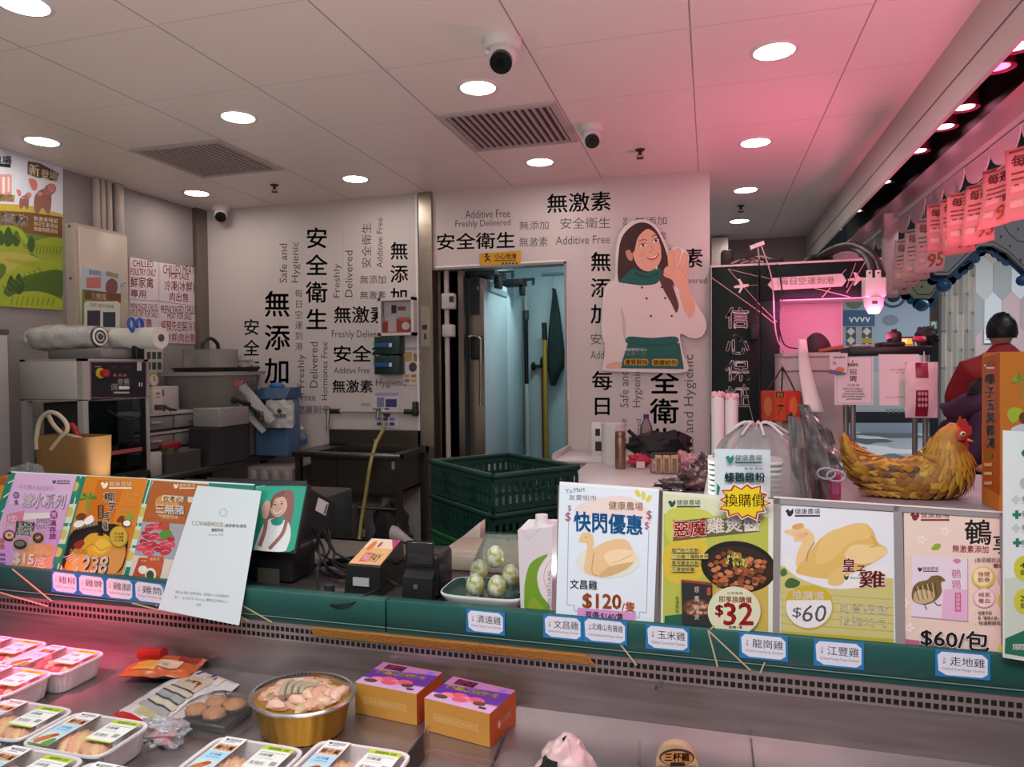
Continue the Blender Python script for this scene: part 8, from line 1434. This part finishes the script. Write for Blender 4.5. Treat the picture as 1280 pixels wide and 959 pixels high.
# ------------------------------------------------------------------ trays of chicken in the case
tw, td, th = .187, .128, .052
wtray = M('#d9d5d5', .35); meat1 = M('#dba98c', .35, var=.12, scale=30); meat2 = M('#e3bd8e', .35, var=.12, scale=30); meat3 = M('#b0605a', .35, var=.15, scale=30, sss=.1)
def chicken_tray(kind, loc, lab):
    x, y, z = loc; t = thing('meat_tray', lab, 'meat tray', loc, 'film-wrapped trays of chicken'); r = random.Random(kind + 3)
    b = B(); n = 96
    def loop(k, zz, rib=0, e=.28):
        l = []
        for i in range(n):
            a = 2 * PI * i / n; kk = k * (1 + (rib * (1 if (i // 2) % 2 else -1)))
            l.append(Vector((x + tw / 2 * kk * math.copysign(abs(math.cos(a)) ** e, math.cos(a)), y + td / 2 * kk * math.copysign(abs(math.sin(a)) ** e, math.sin(a)), z + zz)))
        return l
    b.ring([loop(.82, .0), loop(.85, .003, .010), loop(.93, th - .008, .014), loop(.945, th - .006), loop(1.0, th - .004), loop(1.005, th), loop(.985, th + .002), loop(.925, th), loop(.90, th - .01), loop(.82, .006), loop(.01, .006)], wtray, True); b.build('tray', t)
    for k in range(6):
        if kind == 0: b = B(); b.ell((x - .015 + .085 * (k / 5 - .3) + .006 * r.random(), y + .004 * r.random() - .01, z + .033), (.015, .044, .017), meat1 if k % 2 else meat2, 14, 10, .25, 30, Matrix.Rotation(.5 + .3 * r.random(), 3, 'Z'))
        else: b = B(); b.ell((x - .036 + .015 * k + .006 * r.random(), y - .004 + .014 * (r.random() - .5), z + .032), (.018, .03, .016), (meat1, meat3, meat2)[k % 3], 14, 10, .4, 30, Matrix.Rotation(r.random() * 1.6 - .8, 3, 'Z'))
        b.build('meat_piece', t)
    b = B(); b.add(loop(.96, th + .003), [tuple(range(n))], clear('#f6f2f2', .07, .05, .02)); o = b.build('film', t)
    f, nn = flat((x - tw * .40, y + td * .475, z + th + .0042), (1 / 1000, 0, 0), (0, -1 / 1000, 0)); b = B(); A = Art(b, f, nn, eps=.0002)
    A.rect(0, 0, 46, 122, '#d9d9da'); A.logo(6, 5, 8, '#23282c'); A.rect(8, 16, 30, 18, '#7a8a94'); A.rect(4, 24, 44, 46, '#c8a080'); A.txt('雞中翼', 6, 28, 42, 42, '#7a4020', .04); A.rect(0, 48, 46, 76, '#9fc4d8'); A.txt('走地雞', 10, 54, 34, 62, '#3a7aa0', .01); A.rect(8, 66, 36, 68, '#5a90b0'); A.rect(0, 76, 46, 122, '#b4c8c8'); A.blob([(2, 108), (10, 92), (22, 84), (30, 90), (24, 104), (14, 118)], '#b5642c', 4); A.blob([(18, 86), (26, 80), (34, 84), (28, 94)], '#a8401c', 4); A.blob([(26, 112), (34, 96), (44, 100), (44, 118), (32, 121)], '#5a8a34', 4); A.rect(0, 118, 46, 122, '#4a7a2c'); b.build('card', o)
    f, nn = flat((x + tw * .08, y + td * .40, z + th + .0042), (1 / 1000, 0, 0), (0, -1 / 1000, 0)); b = B(); A = Art(b, f, nn, eps=.0002)
    A.rect(0, 0, 62, 74, '#dadbd6'); A.rect(0, 0, 62, 12, '#a9c234'); A.txt('健康農場 冰鮮', 12, 2, 54, 10, '#5a7a1c', .02); A.rect(4, 18, 56, 19.5, '#8a8a8a'); A.txt('冰鮮雞', 6, 22, 34, 32, '#5a5a5a', .01); A.rect(4, 37, 40, 38, '#9a9a9a'); A.rect(44, 44, 56, 56, '#8d8d90'); A.rect(4, 48, 36, 60, '#c9cac6'); A.txt('$ 58.0', 8, 49, 32, 58, '#5a5a5e', .02); A.rect(0, 70, 62, 74, '#a9c234'); b.build('price_label', o)
    return t
pr_ = chicken_tray(0, (-1.045 - tw / 2, 1.115 - td / 2, FZ + .001), 'white tray of chicken wings right of its row, beside the fish pack'); pr2 = chicken_tray(1, (-1.418 - tw / 2, 1.373 - td / 2, FZ + .001), 'pink-lit chicken tray at the back right of the left group')
for xr, yr, lab in ((-1.24, 1.122, 'white tray of chicken wings, middle of the second front row'), (-1.435, 1.13, 'chicken tray cut by the left edge, in the row before the pink ones'), (-1.062, .982, 'chicken tray cut by the bottom edge, left of the middle front tray'), (-.866, .978, 'chicken tray at the bottom edge, left of the tray by the foil bowl'), (-1.258, .988, 'chicken tray in the bottom left corner'), (-.702, 1.108, 'white chicken tray before the foil bowl, left one of the pair'), (-.510, 1.145, 'white chicken tray before the foil bowl, right one of the pair')): dup(pr_, (xr - tw / 2, yr - td / 2, FZ + .001), 0, lab)
for xr, yr, lab in ((-1.61, 1.39, 'pink-lit chicken tray at the back left, cut by the left edge'), (-1.439, 1.255, 'pink-lit chicken tray in front of the back pink pair'), (-1.63, 1.268, 'pink-lit chicken tray in the second row at the left edge')): dup(pr2, (xr - tw / 2, yr - td / 2 - .004, FZ + .001), 0, lab)
# packs
t = thing('orange_pouch', 'red and orange printed pouch lying at the back of the case', 'pouch', (-1.2, 1.38, FZ)); b = B(); pc = PZ(205, 833, .885)
def pf(sg): 
    def f(u, v): return Vector((pc.x + .17 * (u - .5) - .02 * (v - .5), pc.y + .10 * (v - .5) + .03 * (u - .5), FZ + .022 + sg * .018 * (math.sin(PI * u) * math.sin(PI * v)) ** .5 + .006 * noise.noise(Vector((u * 5, v * 4, 2)))))
    return f
b.grid(pf(1), 24, 16, M('#b3542a', .25, var=.3, scale=18, bump=.3)); b.grid(pf(-1), 24, 16, M('#3a3c44', .3)); b.build('body', t)
g = pf(1); b = B()
for u0, u1, v0, v1, c in ((.45, .8, .2, .5, '#c9a08a'), (.55, .68, .25, .42, '#8a8a94'), (.1, .4, .55, .9, '#a81e1c'), (.15, .5, .1, .45, '#d08a3c'), (.7, .95, .5, .9, '#8a1c1e')): b.grid(lambda u, v, a=(u0, u1, v0, v1): g(a[0] + (a[1] - a[0]) * u, a[2] + (a[3] - a[2]) * v) + Vector((0, 0, .0018)), 6, 6, M(c, .3))
b.build('print', t); b = B(); c0 = g(.15, .92); b.tube([c0 + Vector((-.03, 0, .008)), c0 + Vector((.04, .0, .016))], .014, M('#a8221e', .3), 12); b.build('rolled_end', t)
t = thing('fish_pack', 'vacuum pack printed with a fish in slices, red edges, in the case', 'vacuum pack', (-1.0, 1.25, FZ)); zp = FZ + .02
FP = plane((0, 0, FZ + .024), (0, 0, 1)); q4 = [(140, 885), (240, 828), (300, 848), (205, 925)]
def fpz(u, v): x = (q4[0][0] + (q4[1][0] - q4[0][0]) * u) * (1 - v) + (q4[3][0] + (q4[2][0] - q4[3][0]) * u) * v; y = (q4[0][1] + (q4[1][1] - q4[0][1]) * u) * (1 - v) + (q4[3][1] + (q4[2][1] - q4[3][1]) * u) * v; p = PZ(x, y, FZ + .02); p.z = FZ + .006 + .022 * (math.sin(PI * u) * math.sin(PI * v)) ** .5 + .004 * noise.noise(Vector((u * 7, v * 6, 1))); return p
b = B(); b.grid(fpz, 30, 20, M('#c3bcbc', .22, var=.1, bump=.2)); b.build('body', t)
def patchf(fn, u0, u1, v0, v1, c, e=.0012, nn_=8): b.grid(lambda u, v: fn(u0 + (u1 - u0) * u, v0 + (v1 - v0) * v) + Vector((0, 0, e)), nn_, nn_, M(c, .25))
b = B()
for a in ((.0, .08, 0, 1, '#a81c18'), (.02, .3, .86, 1, '#a81c18'), (.08, .16, .4, .9, '#c9ccd2'), (.1, .9, .25, .7, '#b3a590'), (.82, .95, .1, .8, '#cbb7b2'), (.6, .75, .35, .62, '#8a2a22'), (.62, .73, .4, .57, '#b9a99f'), (.86, .96, .3, .7, '#4a3a78')): patchf(fpz, *a)
for k in range(4): patchf(fpz, .2 + .1 * k, .27 + .1 * k, .2 + .02 * k, .72, ('#8d8f92', '#b5ac9c')[k % 2], .002); patchf(fpz, .275 + .1 * k, .295 + .1 * k, .25, .7, '#3a3c40', .0024)
patchf(fpz, .12, .2, .3, .62, '#a39a68', .0022); b.build('print', t)
t = thing('patty_pack', 'black tray of brown round patties in a loose clear bag', 'patty pack', (-.95, 1.2, FZ)); pa = PZ(272, 884, FZ + .03)
b = B(); b.box(pa.x - .06, pa.x + .055, pa.y - .048, pa.y + .045, FZ + .001, FZ + .018, M('#1d1b1b', .35), .006); b.build('tray', t)
for i, (dx, dy) in enumerate(((-.035, -.022), (.012, -.026), (-.018, .018), (.03, .016))): B().ell((pa.x + dx, pa.y + dy, FZ + .03), (.024, .022, .012), M('#a8784e', .6, var=.3, scale=60, bump=.4), 16, 10, .2, 40).build('patty', t)
b = B(); b.grid(lambda u, v: Vector((pa.x - .085 + .17 * u, pa.y - .075 + .15 * v, FZ + .004 + .046 * (max(0, math.sin(PI * u)) * max(0, math.sin(PI * v))) ** .35 + .004 * noise.noise(Vector((u * 7, v * 7, 4))))), 30, 26, clear('#f6f0f0', .1, .12, .04, 9)); b.build('bag', t)
q = PZ(200, 918, FZ + .02); crumple('clear_wrap', 'crumpled clear wrapper end with blue print beside the fish pack', 'wrapper', (q.x, q.y, FZ + .026), (.05, .032, .024), clear('#eceef2', .25, .12, .25, 16), 61, .5)
# foil bowl
t = thing('foil_bowl', 'oval gold foil bowl with a silver rim filled with chopped chicken', 'foil bowl', (-.80, 1.262, FZ)); bx, by = -.808, 1.262; n = 96
def bl_(k, zz, rib=0): return [Vector((bx + .103 * k * (1 + rib * (i // 2 % 2)) * math.cos(2 * PI * i / n), by + .09 * k * (1 + rib * (i // 2 % 2)) * math.sin(2 * PI * i / n), FZ + zz)) for i in range(n)]
gold_ = M('#b88a26', .38, .7); silv = M('#c9c3c2', .25, .85)
B().ring([bl_(.80, .001), bl_(.82, .004, .012), bl_(.95, .064, .016), bl_(.985, .068)], gold_).build('bowl', t); B().ring([bl_(.985, .068), bl_(1.06, .070), bl_(1.075, .074), bl_(1.05, .077), bl_(.985, .075), bl_(.89, .05, .01), bl_(.84, .04, .01)], silv, False).build('rim', t)
r5 = random.Random(4)
B().ell((bx, by, FZ + .05), (.086, .08, .026), M('#c9a48e', .4, var=.2, scale=40, bump=.4), 24, 12, .12, 30).build('filling', t)
for k in range(44):
    a = 2 * PI * r5.random(); d = r5.random() ** .6 * .074; B().ell((bx + d * math.cos(a), by + d * .9 * math.sin(a), FZ + .070 + .010 * (1 - d / .07) + .004 * r5.random()), (.017 + .014 * r5.random(), .013, .010), (M('#e3c2aa', .35, var=.12, scale=40), M('#dba394', .35, var=.12, scale=40), M('#cbb488', .35, var=.15, scale=40))[k % 3], 12, 8, .4, 60, Matrix.Rotation(r5.random() * 3, 3, 'Z')).build('chicken_piece', t)
for k in range(4): a = 1.2 + .6 * k; B().tube([(bx + .01 * k - .02, by - .045 + .008 * k, FZ + .084), (bx - .035 + .015 * k, by - .01, FZ + .092), (bx - .03 + .02 * k, by + .015, FZ + .088)], .006, M('#a8a48c', .4), 8, 4).build('ginger_slice', t)
B().ring([bl_(.02, .099), bl_(.5, .098), bl_(.98, .079)], clear('#f8f2f2', .04, .06, .02), False).build('film', t)
# sample cartons
def sample_box(lab, px, py, rz):
    c = PZ(px, py, .93); w_, d_, h_ = .152, .112, .067; t = thing('sample_carton', lab, 'carton', (c.x, c.y, FZ), 'orange and gold sample cartons'); b = B(); x0, x1, y0, y1 = c.x - w_ / 2, c.x + w_ / 2, c.y - d_ / 2, c.y + d_ / 2
    b.box(x0, x1, y0, y1, FZ + .001, FZ + h_, M('#bf8a3c', .4)); b.add([(x1 + .0003, y0, FZ + .001), (x1 + .0003, y1, FZ + .001), (x1 + .0003, y1, FZ + h_), (x1 + .0003, y0, FZ + h_)], [(0, 1, 2, 3)], M('#c2521e', .4))
    f, nn = flat((x0, y1, FZ + h_), (w_ / 150, 0, 0), (0, -d_ / 110, 0)); A = Art(b, f, nn, eps=.0002); A.rect(0, 0, 150, 110, '#a86a9c'); A.poly([(0, 40), (150, 20), (150, 75), (0, 90)], '#5a2a8c'); A.rect(0, 80, 150, 110, '#c29ac0'); A.rect(18, 6, 66, 30, '#2a1218'); A.txt('樣本', 22, 8, 62, 28, '#c9406a', .04); A.txt('暖薑紅棗燉湯', 14, 36, 130, 54, '#e6c64a', .03, skew=-4); A.ell(128, 14, 8, 8, '#8a5ac0')
    for q in ((30, 78), (52, 70), (74, 78), (92, 72), (60, 86)): A.ell(q[0] + 8, q[1], 18, 10, ('#c9506a', '#d8788c')[q[0] % 4 // 2], 16)
    A.ell(26, 90, 16, 8, '#5a3a2c'); A.ell(112, 84, 14, 8, '#5a3a2c'); A.rect(118, 92, 134, 100, '#4a2a3a')
    f, nn = flat((x0, y0, FZ + h_), (w_ / 150, 0, 0), (0, 0, -h_ / 66)); A = Art(b, f, nn, eps=.0002)
    for k in range(7): A.frame(22 + 15 * k, 27, 35 + 15 * k, 40, 1, '#d8b878'); A.txt('冰鮮滋補燉雞湯'[k], 24 + 15 * k, 29, 33 + 15 * k, 38, '#d8b878')
    f, nn = flat((x1 + .0005, y0, FZ + h_), (0, d_ / 110, 0), (0, 0, -h_ / 66)); A = Art(b, f, nn, eps=.0002); A.ell(38, 38, 6, 8, '#e0b090'); A.txt('健康農場', 48, 30, 88, 44, '#e0b090', .02)
    b.build('box', t); t.rotation_euler = (0, 0, rz); return t
sample_box('left sample carton of two, purple printed top, against the case back', 499, 845, -.12); sample_box('right sample carton of two, purple top and orange end, nearer the front', 588, 866, -.20)
# clear dividers and two more packs
acr = clear('#f0e4e6', .16, .04, .06)
def fence(lab, p, q, h):
    a, c = PZ(*p, FZ), PZ(*q, FZ); b = B(); d = (c - a).normalized(); n = Vector((-d.y, d.x, 0)) * .0015; b.hexa([a - n, c - n, c + n, a + n], [a - n + Vector((0, 0, h)), c - n + Vector((0, 0, h)), c + n + Vector((0, 0, h)), a + n + Vector((0, 0, h))], acr)
    b.box(0, 0, 0, 0, FZ + .001, FZ + .001, acr); b.v = b.v[:8]; b.f = b.f[:6]; b.mi = b.mi[:6]; b.sm = b.sm[:6]
    for p_ in b.v: p_.z += .001
    b.one('clear_divider', lab, 'divider', 'clear plastic dividers in the case')
fence('clear divider left of the right sample carton', (537, 938), (505, 985), .05); fence('low clear divider in front of the right sample carton', (541, 945), (624, 962), .012); fence('clear divider right of the sample cartons', (645, 884), (610, 975), .01); fence('clear divider between the white bird pack and the round pack', (800, 955), (797, 1010), .045); fence('clear divider right of the round brown pack', (938, 919), (945, 990), .008)
q = PZ(706, 975, FZ + .03); t = thing('bird_pack', 'white wrapped bird pack with a green label at the bottom edge', 'poultry pack', (q.x, q.y, FZ))
b = B(); c_ = Vector((q.x, q.y, FZ + .05))
def bp(u, v):
    th = PI * (.03 + .94 * v); a = 2 * PI * u; d = Vector((math.sin(th) * math.cos(a), math.sin(th) * math.sin(a), -math.cos(th))); k = 1 + .22 * noise.noise(d * 1.8 + Vector((3, 0, 0))) + .12 * noise.noise(d * 5); p = Vector((d.x * .055 * (1 - .35 * max(0, d.z)), d.y * .05, d.z * .052)) * k; p.z = max(p.z, -.049); return c_ + p
b.grid(bp, 32, 22, M('#cbb0ae', .3, var=.08, bump=.25, scale=30)); b.build('body', t)
b = B(); b.grid(lambda u, v: bp(.58 + .16 * u, .30 + .42 * v) + (bp(.58 + .16 * u, .30 + .42 * v) - c_).normalized() * .002, 8, 10, M('#1c2a24', .4)); b.grid(lambda u, v: bp(.66 + .14 * u, .48 + .16 * v) + (bp(.66 + .14 * u, .48 + .16 * v) - c_).normalized() * .0035, 8, 8, M('#a9c234', .4)); b.grid(lambda u, v: bp(.66 + .14 * u, .36 + .12 * v) + (bp(.66 + .14 * u, .36 + .12 * v) - c_).normalized() * .0035, 8, 8, M('#d3cfcc', .4)); b.build('label', t)
q = PZ(846, 985, FZ + .03); t = thing('round_pack', 'round-topped brown printed pack at the bottom edge of the case', 'pack', (q.x, q.y, FZ)); b = B(); pl = plane((0, q.y, 0), (0, -1, 0)); a, c = PY(820, 985, q.y), PY(873, 985, q.y); zc_ = PY(846, 956, q.y).z
pts = [(a.x, q.y, FZ + .001)] + [((a.x + c.x) / 2 + (c.x - a.x) / 2 * math.cos(k), q.y, zc_ + .034 * math.sin(k)) for k in [PI - j * PI / 14 for j in range(15)]] + [(c.x, q.y, FZ + .001)]; b.slab(pts, (0, -1, .2), .03, M('#b79a78', .4)); A = Art(b, *pl, eps=.0006); A.ell(846, 947, 22, 11, '#3a2620'); A.ell(846, 948, 20, 9, '#b5824c'); A.txt('三杯雞', 831, 941, 862, 952, '#7a1f1c', .05); A.rect(822, 957, 870, 985, '#8a6a4a'); A.rect(838, 953, 856, 958, '#2a1a18'); b.build('body', t)
# ------------------------------------------------------------------ end
for o in list(bpy.data.objects):
    if o.type == 'MESH' and not o.users_collection: bpy.data.objects.remove(o)
